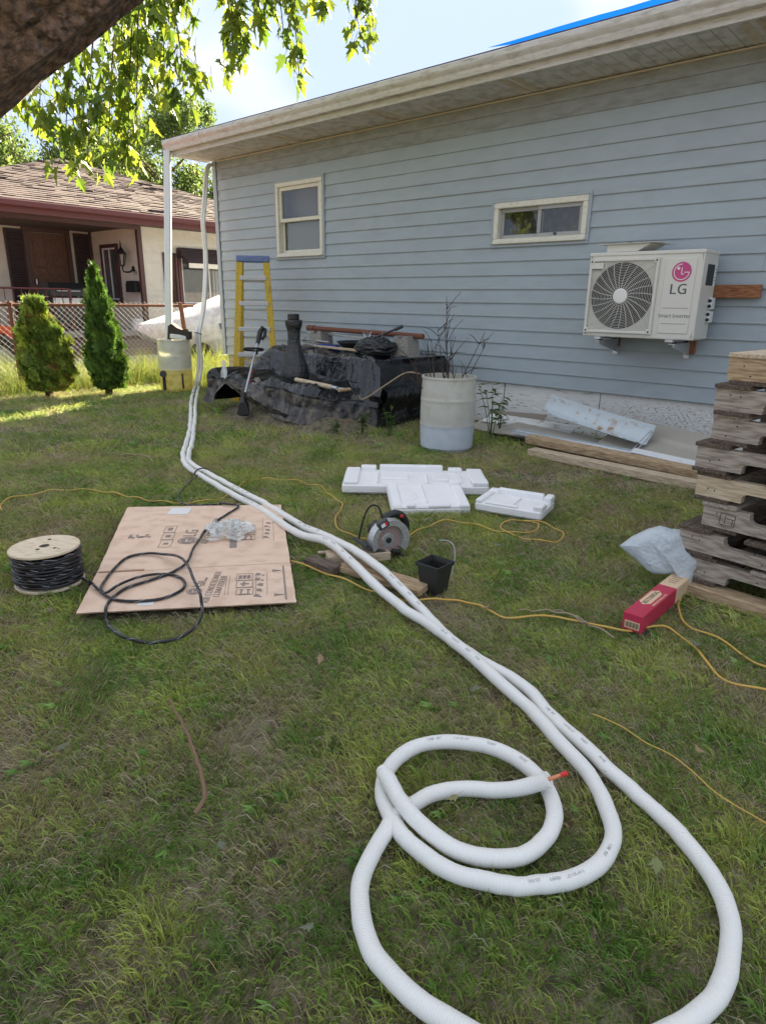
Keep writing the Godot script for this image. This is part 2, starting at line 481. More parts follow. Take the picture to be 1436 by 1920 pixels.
	tex_mat("shingle", noise_tex("n_shingle", 0.05, [V.call(.045, .03, .028), V.call(.092, .061, .057), V.call(.13, .088, .082)], [0.25, 0.45, 0.75], 5), Vector3(0.8, 0.8, 0.8), 0.9, true, fine, 1.0)
	tex_mat("door_wood", noise_tex("n_door", 0.02, [V.call(.05, .022, .012), V.call(.11, .045, .022), V.call(.17, .075, .035)], [0.25, 0.5, 0.75], 5), Vector3(5, 0.6, 5), 0.5)
	mat("brown_trim", Vector3(.075, .03, .028), 0.5)
	mat("dark_shutter", Vector3(.045, .028, .03), 0.6)
	tex_mat("cover_cloth", noise_tex("n_cover", 0.014, [V.call(.44, .42, .41), V.call(.56, .545, .53), V.call(.63, .62, .61)], [0.25, 0.5, 0.75], 5), Vector3(1, 1, 1), 0.7, true)
	mat("cover_band", Vector3(.06, .065, .085), 0.6)
	var cp := mat("car_red", Vector3(.55, .075, .035), 0.3)
	cp.clearcoat_enabled = true
	cp.clearcoat = 0.8
	cp.clearcoat_roughness = 0.05
	tex_mat("brick_step", noise_tex("n_step", 0.04, [V.call(.1, .075, .065), V.call(.19, .14, .12), V.call(.26, .2, .17)], [0.25, 0.5, 0.8], 4), Vector3(2, 2, 2), 0.9, true)
	var bt := mat("blue_tarp", Vector3(.02, .16, .55), 1.0)
	bt.specular_mode = BaseMaterial3D.SPECULAR_DISABLED
	bt.backlight_enabled = true
	bt.backlight = Color(.12, .5, .95)

const PIPE_A := [-2.552,-8.863, -2.258,-7.685, -1.990,-6.719, -1.784,-5.959, -1.658,-5.420, -1.568,-5.030, -1.472,-4.720, -1.387,-4.553, -1.263,-4.367, -0.963,-3.943, -0.700,-3.592, -0.427,-3.132, -0.257,-2.930, -0.101,-2.637, 0.029,-2.415, 0.143,-2.260, 0.243,-2.093, 0.306,-1.968, 0.420,-1.740, 0.454,-1.665, 0.499,-1.529, 0.543,-1.389, 0.548,-1.276, 0.530,-1.194, 0.484,-1.127, 0.413,-1.080, 0.322,-1.064, 0.230,-1.069, 0.140,-1.106, 0.072,-1.169, 0.026,-1.248, 0.006,-1.336, 0.023,-1.412, 0.075,-1.477, 0.149,-1.512, 0.222,-1.513, 0.300,-1.488, 0.362,-1.436, 0.402,-1.370, 0.419,-1.298, 0.407,-1.232, 0.365,-1.174, 0.306,-1.140, 0.233,-1.133, 0.157,-1.158, 0.094,-1.208, 0.040,-1.281, 0.006,-1.351]
const PIPE_B := [-2.497,-8.868, -2.150,-7.476, -1.901,-6.556, -1.713,-5.829, -1.601,-5.385, -1.526,-5.033, -1.451,-4.782, -1.373,-4.624, -1.266,-4.478, -0.954,-4.054, -0.687,-3.696, -0.450,-3.317, -0.321,-3.092, -0.108,-2.797, 0.071,-2.498, 0.148,-2.351, 0.214,-2.187, 0.323,-1.988, 0.452,-1.806, 0.496,-1.673, 0.549,-1.546, 0.594,-1.429, 0.636,-1.332, 0.675,-1.246, 0.700,-1.147, 0.705,-1.062, 0.691,-0.987, 0.654,-0.913, 0.609,-0.856, 0.547,-0.807, 0.470,-0.766, 0.381,-0.736, 0.293,-0.726, 0.211,-0.745, 0.138,-0.782, 0.070,-0.823, 0.021,-0.870, -0.013,-0.927, -0.030,-0.989, -0.033,-1.058, -0.018,-1.127, 0.009,-1.198, 0.040,-1.257, 0.080,-1.297, 0.136,-1.330, 0.211,-1.345, 0.285,-1.345, 0.356,-1.327, 0.409,-1.305]
const CABLE := [-1.363,-2.676, -1.271,-2.586, -1.194,-2.490, -1.115,-2.406, -1.037,-2.363, -0.951,-2.360, -0.874,-2.388, -0.826,-2.460, -0.825,-2.523, -0.860,-2.588, -0.923,-2.627, -0.986,-2.618, -1.044,-2.571, -1.087,-2.493, -1.109,-2.414, -1.146,-2.450, -1.171,-2.545, -1.184,-2.670, -1.179,-2.808, -1.126,-2.855, -1.054,-2.853, -0.964,-2.790, -0.886,-2.693, -0.817,-2.567, -0.769,-2.461, -0.711,-2.344, -0.681,-2.253, -0.678,-2.176, -0.700,-2.115, -0.743,-2.078, -0.813,-2.056, -0.880,-2.074, -0.937,-2.104, -1.005,-2.175, -1.051,-2.260, -1.072,-2.333, -1.073,-2.411, -1.050,-2.490, -0.985,-2.562, -0.926,-2.637, -0.891,-2.710, -0.882,-2.780, -0.899,-2.913, -0.908,-3.058, -0.919,-3.183, -0.901,-3.337, -0.866,-3.486, -0.835,-3.627, -0.902,-3.644, -0.989,-3.691, -1.087,-3.678, -1.191,-3.729, -1.251,-3.833, -1.281,-3.988, -1.285,-4.194, -1.272,-4.440]
const CORD_A := [-2.163,-3.546, -2.207,-3.605, -2.251,-3.700, -2.243,-3.797, -2.170,-3.884, -2.043,-3.982, -1.882,-3.990, -1.731,-3.953, -1.563,-3.866, -1.402,-3.783, -1.235,-3.746, -1.100,-3.770, -0.973,-3.894, -0.942,-4.127, -0.890,-4.292, -0.733,-4.317, -0.566,-4.270, -0.511,-4.217, -0.411,-4.148, -0.343,-3.965, -0.264,-3.830, -0.241,-3.717, -0.261,-3.563, -0.261,-3.422, -0.224,-3.275, -0.166,-3.225, -0.081,-3.174, 0.033,-3.149, 0.127,-3.212, 0.172,-3.275, 0.289,-3.428, 0.382,-3.476, 0.478,-3.435, 0.556,-3.362, 0.634,-3.310, 0.726,-3.282, 0.823,-3.340, 0.856,-3.427, 0.823,-3.495, 0.744,-3.492, 0.670,-3.454, 0.643,-3.392, 0.653,-3.295, 0.715,-3.229, 0.787,-3.172, 0.877,-3.158, 0.941,-3.229, 0.958,-3.307, 0.932,-3.387, 0.874,-3.469, 0.793,-3.515]
const CORD_B := [-0.429,-2.849, -0.387,-2.814, -0.287,-2.746, -0.191,-2.660, -0.099,-2.582, -0.012,-2.510, 0.071,-2.455, 0.153,-2.444, 0.252,-2.451, 0.318,-2.457, 0.378,-2.409, 0.434,-2.348, 0.475,-2.311, 0.536,-2.305, 0.655,-2.310, 0.716,-2.305, 0.764,-2.283, 0.818,-2.236, 0.867,-2.214, 0.922,-2.210, 1.008,-2.232, 1.071,-2.234, 1.098,-2.192, 1.115,-2.142, 1.119,-2.078, 1.112,-2.017, 1.112,-1.949, 1.120,-1.895, 1.147,-1.852, 1.182,-1.827, 1.224,-1.816, 1.279,-1.805]
const CORD_C := [1.315,-2.601, 1.229,-2.474, 1.191,-2.397, 1.170,-2.307, 1.178,-2.234, 1.214,-2.178, 1.242,-2.124, 1.264,-2.051, 1.285,-1.992, 1.303,-1.954, 1.334,-1.900]
const STRING := [0.619,-1.644, 0.665,-1.595, 0.720,-1.537, 0.767,-1.471, 0.795,-1.405, 0.829,-1.333, 0.866,-1.276, 0.894,-1.222, 0.932,-1.154]
const STICK := [-0.630,-1.689, -0.580,-1.612, -0.531,-1.533, -0.488,-1.451, -0.453,-1.380, -0.426,-1.315, -0.417,-1.283, -0.419,-1.258, -0.428,-1.240]
const TWIG := [-2.199,-5.030, -2.047,-4.986, -1.908,-4.972, -1.801,-4.905, -1.718,-4.755]
const TWIG_B := [-1.798,-4.897, -1.717,-4.902, -1.637,-4.856]
const TWIG_C := [0.537,-2.354, 0.609,-2.356, 0.688,-2.351, 0.741,-2.313, 0.781,-2.248]
const TWIG_D := [0.678,-2.357, 0.722,-2.346, 0.757,-2.302, 0.787,-2.248, 0.822,-2.196, 0.851,-2.151]
const HANG_A := [-2.364,2.895,-9.811, -2.383,2.871,-9.714, -2.398,2.807,-9.642, -2.409,2.681,-9.588, -2.423,2.446,-9.517, -2.441,2.151,-9.427, -2.441,1.998,-9.428, -2.438,1.767,-9.439, -2.448,1.469,-9.394, -2.468,1.112,-9.293, -2.489,0.907,-9.185, -2.516,0.739,-9.053, -2.516,0.601,-9.054, -2.513,0.440,-9.067, -2.521,0.288,-9.028, -2.536,0.140,-8.952]
const HANG_B := [-2.351,2.904,-9.861, -2.367,2.877,-9.750, -2.379,2.812,-9.668, -2.389,2.684,-9.607, -2.400,2.447,-9.527, -2.416,2.151,-9.425, -2.415,1.998,-9.426, -2.413,1.768,-9.439, -2.421,1.469,-9.389, -2.438,1.113,-9.275, -2.456,0.908,-9.154, -2.472,0.740,-9.047, -2.474,0.603,-9.032, -2.472,0.442,-9.047, -2.476,0.289,-9.021, -2.487,0.141,-8.944]

func _ready() -> void:
	rng.seed = 71
	# --- camera ---
	var cam := Camera3D.new()
	cam.name = "camera"
	var p := 0.31094
	var r := 0.01358
	cam.transform = Transform3D(Basis(Vector3(cos(r), sin(r) * cos(p), -sin(r) * sin(p)), Vector3(-sin(r), cos(r) * cos(p), -cos(r) * sin(p)), Vector3(0, sin(p), cos(p))), Vector3(0, 1.18, 0))
	cam.fov = rad_to_deg(2.0 * atan(960.0 / 1230.0))
	cam.near = 0.05
	cam.far = 400.0
	add_child(cam)
	cam.current = true
	# --- sky, sun, exposure ---
	var env := Environment.new()
	env.background_mode = Environment.BG_SKY
	var sky := Sky.new()
	var pan := PanoramaSkyMaterial.new()
	pan.panorama = sky_picture()
	sky.sky_material = pan
	env.sky = sky
	env.background_energy_multiplier = 0.4
	env.tonemap_mode = Environment.TONE_MAPPER_LINEAR
	env.tonemap_exposure = 6.6
	env.sdfgi_enabled = true
	env.ssao_enabled = true
	env.ssil_enabled = true
	var we := WorldEnvironment.new()
	we.name = "world_environment"
	we.environment = env
	add_child(we)
	var sun := DirectionalLight3D.new()
	sun.name = "sun"
	sun.light_energy = 1.6
	sun.light_color = Color(1.0, 0.94, 0.82)
	sun.light_angular_distance = 0.5
	sun.shadow_enabled = true
	add_child(sun)
	var el := deg_to_rad(27.0)
	var to_sun := (HB * Vector3(-0.35, 0, -0.937)).normalized() * cos(el) + Vector3.UP * sin(el)
	sun.look_at_from_position(to_sun * 10.0, Vector3.ZERO, Vector3.UP)
	materials()
	setting()
	house()
	neighbour()
	trees()
	shrubs()
	fence()
	drums()
	outdoor_unit()
	pile()
	ladder()
	scrap()
	pallets()
	pipes()
	lawn_things()
	lawn()

func sky_picture() -> ImageTexture:
	var w := 1024
	var h := 512
	var im := Image.create(w, h, false, Image.FORMAT_RGBF)
	var q := FastNoiseLite.new()
	q.seed = 12
	q.frequency = 1.5
	q.fractal_octaves = 5
	var q2 := FastNoiseLite.new()
	q2.seed = 5
	q2.frequency = 0.8
	q2.fractal_octaves = 3
	for y in h:
		var el := PI * (0.5 - (y + 0.5) / h)
		var e := maxf(sin(el), 0.0)
		for x in w:
			var az := TAU * ((x + 0.5) / w - 0.5)
			var d := Vector3(sin(az) * cos(el), sin(el), -cos(az) * cos(el))
			var top := Vector3(0.30, 0.355, 0.46)
			var low := Vector3(0.265, 0.335, 0.46)
			var c := top.lerp(low, pow(1.0 - e, 2.2))
			if el > -0.02:
				var dd := d
				dd.y = d.y * 1.9
				var k := smoothstep(0.0, 0.55, q.get_noise_3dv(dd * 1.2) + 0.55 * q2.get_noise_3dv(dd) + 0.16)
				c = c.lerp(Vector3(0.46, 0.455, 0.46), k * 0.85)
			else:
				c = Vector3(0.16, 0.16, 0.12)
			im.set_pixel(x, y, Color(c.x, c.y, c.z))
	return ImageTexture.create_from_image(im)

func setting() -> void:
	var g := MB.new()
	g.sheet(96, 96, func(a, b):
		var x: float = (a - 0.5) * 2.0
		var z: float = (b - 0.5) * 2.0
		x = x * absf(x) * absf(x) * 150.0 + x * 6.0
		z = z * absf(z) * absf(z) * 150.0 + z * 6.0
		var q := Vector3(x, 0, z - 5.0)
		return q + Vector3.UP * ground_y(q.x, q.z), true)
	structure("ground", g, X.soil)
	var dv := MB.new()
	dv.sheet(10, 24, func(a, b): return H(lerpf(-1.75, -5.2, a), 0.012, lerpf(14.0, -26.0, b)), true)
	structure("driveway", dv, X.asphalt)

func ground_y(x: float, z: float) -> float:
	return mottle.get_noise_2d(x * 40.0, z * 40.0) * 0.012 - 0.012

# ---------------------------------------------------------------- the blue house
const ROW := 0.127
const TOP := 2.955

func lap(w: float, h: float, butt := 0.015) -> MB:   # a lapped board: butt edge proud, head tucked in
	var b := MB.new()
	var pr := PackedVector2Array([Vector2(-0.004, 0), Vector2(butt, 0), Vector2(butt + 0.001, 0.006), Vector2(butt - 0.001, 0.018), Vector2(0.002, h), Vector2(-0.004, h)])
	b.prism(pr, w, Transform3D(Basis(Vector3(0, 0, 1), Vector3(0, 1, 0), Vector3(-1, 0, 0)), Vector3(w, 0, 0)))
	return b

func board(parent: Node, s0: float, s1: float, y0: float, y1: float, m: Material, proud := 0.0) -> void:
	if s1 - s0 < 0.005 or y1 - y0 < 0.004: return
	part("siding_board", lap(s1 - s0, y1 - y0), m, parent, Transform3D(Basis(), Vector3(s0, y0, proud)))

func house() -> void:
	var ho := thing("house", "pale blue house with lapped siding, white soffit and gutter, two small windows", "house", HX(0, 0, 0))
	var W0 := [1.27, 2.115, 1.69, 2.545]      # openings: s0, s1, y0, y1
	var W1 := [4.49, 5.44, 1.71, 2.075]
	for i in range(1, 21):
		var y0 := TOP - i * ROW
		var y1 := TOP - (i - 1) * ROW
		if i == 1: y1 = 2.93
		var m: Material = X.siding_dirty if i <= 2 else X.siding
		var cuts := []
		for w in [W0, W1]:
			if y0 < w[3] and y1 > w[2]: cuts.append(w)
		var s := 0.05
		var pair := (i + 1) / 2
		var seams := [3.05 + fmod(pair * 1.37, 1.9), 6.7 + fmod(pair * 0.83, 1.6), 10.3]
		var stops := [s]
		for w in cuts:
			stops.append(w[0]); stops.append(w[1])
			if w[2] > y0: board(ho, w[0], w[1], y0, w[2], m)
			if w[3] < y1: board(ho, w[0], w[1], w[3], y1, m)
		stops.append(12.5)
		for k in range(0, stops.size(), 2):
			var a: float = stops[k]
			var b: float = stops[k + 1]
			var at := a
			var n := 0
			for q in seams:
				if q > at + 0.15 and q < b - 0.15:
					board(ho, at, q, y0, y1, m, 0.003 * (n % 2)); at = q; n += 1
			board(ho, at, b, y0, y1, m, 0.003 * (n % 2))
	# core behind the boards with real openings, other walls, floor
	var core := MB.new()
	var xs := [-0.0, W0[0], W0[1], W1[0], W1[1], 12.5]
	for k in 5:
		var wd: Array = W0 if k == 1 else (W1 if k == 3 else [])
		if wd.is_empty(): core.box(Vector3((xs[k] + xs[k + 1]) / 2, 1.68, -0.086), Vector3(xs[k + 1] - xs[k], 2.54, 0.16))
		else:
			core.box(Vector3((xs[k] + xs[k + 1]) / 2, (0.41 + wd[2]) / 2, -0.086), Vector3(xs[k + 1] - xs[k], wd[2] - 0.41, 0.16))
			core.box(Vector3((xs[k] + xs[k + 1]) / 2, (2.95 + wd[3]) / 2, -0.086), Vector3(xs[k + 1] - xs[k], 2.95 - wd[3], 0.16))
	core.box(Vector3(0.08, 1.48, -4.25), Vector3(0.16, 2.95, 8.15))
	core.box(Vector3(12.42, 1.48, -4.25), Vector3(0.16, 2.95, 8.15))
	core.box(Vector3(6.25, 1.48, -8.4), Vector3(12.5, 2.95, 0.16))
	core.box(Vector3(6.25, 0.36, -4.25), Vector3(12.3, 0.1, 8.1))
	core.box(Vector3(6.25, 3.0, -4.25), Vector3(12.4, 0.06, 8.4))
	part("wall", core, X.blue_trim, ho)
	var cp := MB.new()
	cp.box(Vector3(0.0, 1.675, 0.012), Vector3(0.075, 2.52, 0.03), 0.004)
	cp.box(Vector3(-0.024, 1.675, -0.035), Vector3(0.03, 2.52, 0.07), 0.004)
	part("corner_post", cp, X.blue_trim, ho)
	var tr := MB.new()
	tr.box(Vector3(6.27, 2.925, 0.02), Vector3(12.4, 0.014, 0.03), 0.003)
	part("wall_trim", tr, X.soffit_trim, ho)
	# skirting below the siding
	bxp("foundation", ho, X.stone, Vector3(1.75, 0.19, -0.07), Vector3(3.46, 0.44, 0.09), 0.006)
	var sk := [3.48, 4.70, 5.715, 6.94, 8.15, 9.37, 10.59, 12.5]
	for k in 7:
		var y := 0.195 + (k % 3) * 0.004
		bxp("skirting_panel", ho, X.plywood_worn if k % 3 == 2 else X.plywood, Vector3((sk[k] + sk[k + 1]) / 2, y, -0.035 - (k % 2) * 0.006), Vector3(sk[k + 1] - sk[k] - 0.008, 0.43, 0.018), 0.003)
	# soffit: panels a foot wide, each pressed into three ribs; some are vented
	var vents := [1.52, 3.10, 4.76, 6.42]
	var s := -0.19
	while s < 12.6:
		var vent := false
		for q in vents: vent = vent or absf(s + 0.15 - q - 0.15) < 0.152
		var b := MB.new()
		for k in 3:
			var x0 := s + k * 0.1017
			b.box(Vector3(x0 + 0.049, 2.944, 0.262), Vector3(0.0975, 0.008, 0.522), 0.002)
			b.box(Vector3(x0 + 0.0995, 2.950, 0.262), Vector3(0.006, 0.006, 0.522))
		var sp := part("soffit_panel", b, X.soffit, ho)
		if vent:
			var sl := MB.new()
			for k in 2:
				for j in 22: sl.box(Vector3(s + 0.1 + k * 0.1017, 2.9375, 0.05 + j * 0.02), Vector3(0.07, 0.0025, 0.013), 0.0, Basis(Vector3.RIGHT, 0.75))
			part("vent_louvres", sl, X.soffit, sp).set_meta("kind", "stuff")
		s += 0.305
	# fascia and gutter, in lengths with lapped joints
	bxp("fascia", ho, X.gutter, Vector3(6.2, 3.01, 0.534), Vector3(12.8, 0.155, 0.018), 0.003)
	var gp := PackedVector2Array([Vector2(0, .125), Vector2(0, 0), Vector2(.06, 0), Vector2(.068, .02), Vector2(.074, .045), Vector2(.092, .07), Vector2(.098, .082), Vector2(.1, .118), Vector2(.092, .125), Vector2(.092, .119), Vector2(.094, .112), Vector2(.092, .084), Vector2(.086, .073), Vector2(.069, .047), Vector2(.06, .008), Vector2(.006, .006), Vector2(.006, .125)])
	var joints := [-0.22, 0.62, 4.05, 7.6, 12.6]
	for k in 4:
		var w: float = joints[k + 1] - joints[k]
		var b := MB.new()
		b.prism(gp, w, Transform3D(Basis(Vector3(0, 0, 1), Vector3(0, 1, 0), Vector3(-1, 0, 0)), Vector3(w, 0, 0)))
		if k == 0: b.box(Vector3(0.002, .06, .046), Vector3(.004, .12, .088))
		var gt := part("gutter", b, X.gutter, ho, Transform3D(Basis(), Vector3(joints[k], 2.985, 0.5445 + 0.0015 * (k % 2))))
		if k > 0:
			var st := MB.new()
			st.prism(PackedVector2Array([Vector2(.06, -.003), Vector2(.071, .02), Vector2(.077, .045), Vector2(.095, .07), Vector2(.103, .082), Vector2(.104, .127), Vector2(.1, .127), Vector2(.1, .118), Vector2(.098, .082), Vector2(.092, .07), Vector2(.074, .045), Vector2(.068, .02), Vector2(.06, 0)]), 0.012, Transform3D(Basis(Vector3(0, 0, 1), Vector3(0, 1, 0), Vector3(-1, 0, 0)), Vector3(0.006, 0, 0)))
			part("joint_strap", st, X.gutter, gt)
	var wl := MB.new()
	wl.tube(round_off(PackedVector3Array([Vector3(0.3, 3.1, .58), Vector3(0.32, 3.14, .56), Vector3(0.42, 3.15, .52), Vector3(0.46, 3.13, .5)]), 0.02), 0.003, 5)
	part("gutter_wire", wl, X.dark_steel, ho)
	# roof: a low slope rising away from the yard and down again behind
	var rf_ := MB.new()
	var poly := PackedVector2Array([Vector2(0.60, 3.105), Vector2(0.585, 3.14), Vector2(-4.2, 4.62), Vector2(-9.0, 3.13), Vector2(-9.0, 3.09), Vector2(-4.2, 4.55), Vector2(0.55, 3.08)])
	rf_.prism(poly, 12.85, Transform3D(Basis(Vector3(0, 0, 1), Vector3(0, 1, 0), Vector3(-1, 0, 0)), Vector3(12.65, 0, 0)))
	for x in [-0.02, 12.3]: rf_.prism(PackedVector2Array([Vector2(0.0, 2.95), Vector2(0.0, 3.25), Vector2(-4.2, 4.53), Vector2(-8.4, 3.25), Vector2(-8.4, 2.95)]), 0.12, Transform3D(Basis(Vector3(0, 0, 1), Vector3(0, 1, 0), Vector3(-1, 0, 0)), Vector3(x + 0.14, 0, 0)))
	part("roof", rf_, X.shingle, ho)
	# downspout from the gutter's end
	var ds := MB.new()
	ds.bar(Vector3(-0.17, 2.99, 0.60), Vector3(0.07, 0.60, 0.95), 0.085, 0.065, Vector3(0.75, 0, -0.66), 0.01)
	part("downspout", ds, X.white_paint, ho)
	window(ho, W0, true)
	window(ho, W1, false)
	# a blue tarpaulin on the roof
	var bt := MB.new()
	bt.sheet(60, 10, func(a, b):
		var k: float = mottle.get_noise_2d(a * 300.0, b * 60.0)
		var lift: float = smoothstep(0.0, 0.25, a) * (0.018 + 0.018 * k) * smoothstep(0.35, 0.0, b)
		return H(lerpf(4.7, 9.5, a), 3.150 + b * 0.42 + 0.008 + lift, 0.60 - b * 1.36), true)
	solo("roof_tarpaulin", bt, X.blue_tarp, "bright blue tarpaulin lying along the roof edge above the gutter", "tarpaulin")

func ring_frame(b: MB, x0: float, x1: float, y0: float, y1: float, w: float, z0: float, z1: float, bev := 0.004) -> void:
	var zc := (z0 + z1) / 2
	var t := z1 - z0
	b.box(Vector3((x0 + x1) / 2, y0 + w / 2, zc), Vector3(x1 - x0, w, t), bev)
	b.box(Vector3((x0 + x1) / 2, y1 - w / 2, zc), Vector3(x1 - x0, w, t), bev)
	b.box(Vector3(x0 + w / 2, (y0 + y1) / 2, zc), Vector3(w, y1 - y0 - 2 * w, t), bev)
	b.box(Vector3(x1 - w / 2, (y0 + y1) / 2, zc), Vector3(w, y1 - y0 - 2 * w, t), bev)

func window(ho: Node, w: Array, tall: bool) -> void:
	var win := Node3D.new()
	win.name = "window"
	ho.add_child(win, true)
	win.set_meta("label", "cream double-hung window with the lower sash behind a screen" if tall else "low wide cream slider window with two dark panes")
	var b := MB.new()
	ring_frame(b, w[0] - 0.028, w[1] + 0.028, w[2] - 0.028, w[3] + 0.028, 0.027, -0.01, 0.028)
	part("channel_trim", b, X.blue_trim, win)
	b = MB.new()
	ring_frame(b, w[0], w[1], w[2], w[3], 0.05, -0.06, 0.034, 0.006)
	part("frame", b, X.cream, win)
	b = MB.new()
	b.box(Vector3((w[0] + w[1]) / 2, w[2] + 0.012, 0.042), Vector3(w[1] - w[0] - 0.01, 0.02, 0.02), 0.004)
	part("sill", b, X.cream, win)
	var x0: float = w[0] + 0.05
	var x1: float = w[1] - 0.05
	var y0: float = w[2] + 0.05
	var y1: float = w[3] - 0.05
	var ym := (y0 + y1) / 2
	var xm := (x0 + x1) / 2
	var sm: Material = X.cream if tall else X.sash_grey
	if tall:
		b = MB.new(); ring_frame(b, x0, x1, ym - 0.02, y1, 0.042, -0.03, 0.012, 0.005); part("sash", b, sm, win)
		b = MB.new(); ring_frame(b, x0, x1, y0, ym + 0.02, 0.036, -0.058, -0.031, 0.005); part("sash", b, sm, win)
		bxp("pane", win, X.glass, Vector3(xm, (ym + y1) / 2, -0.01), Vector3(x1 - x0 - 0.08, y1 - ym - 0.06, 0.004), 0.0)
		bxp("pane", win, X.glass, Vector3(xm, (ym + y0) / 2, -0.046), Vector3(x1 - x0 - 0.068, ym - y0 - 0.05, 0.004), 0.0)
		bxp("insect_screen", win, X.screen, Vector3(xm + 0.01, (ym + y0) / 2, -0.06), Vector3(x1 - x0 - 0.07, ym - y0 - 0.05, 0.002), 0.0)
		bxp("blind", win, X.blind_cloth, Vector3(xm, ym, -0.2), Vector3(x1 - x0 + 0.3, y1 - y0 + 0.3, 0.004), 0.0)
	else:
		b = MB.new(); ring_frame(b, x0, xm + 0.02, y0, y1, 0.034, -0.05, -0.02, 0.004); part("sash", b, sm, win)
		b = MB.new(); ring_frame(b, xm - 0.02, x1, y0, y1, 0.034, -0.018, 0.008, 0.004); part("sash", b, sm, win)
		bxp("pane", win, X.glass, Vector3((x0 + xm) / 2, ym, -0.036), Vector3(xm - x0 - 0.05, y1 - y0 - 0.064, 0.004), 0.0)
		bxp("pane", win, X.glass, Vector3((x1 + xm) / 2, ym, -0.006), Vector3(x1 - xm - 0.05, y1 - y0 - 0.064, 0.004), 0.0)
		b = MB.new()
		b.sheet(40, 4, func(a, c): return Vector3(lerpf(x0 - 0.05, x1 + 0.05, a), lerpf(y0 - 0.05, y1 + 0.05, c), -0.11 + 0.012 * sin(a * 60.0)))
		part("curtain", b, X.patchwork, win)
		bxp("latch", win, X.dark_steel, Vector3(xm + 0.17, y0 + 0.022, 0.012), Vector3(0.03, 0.02, 0.012), 0.003)

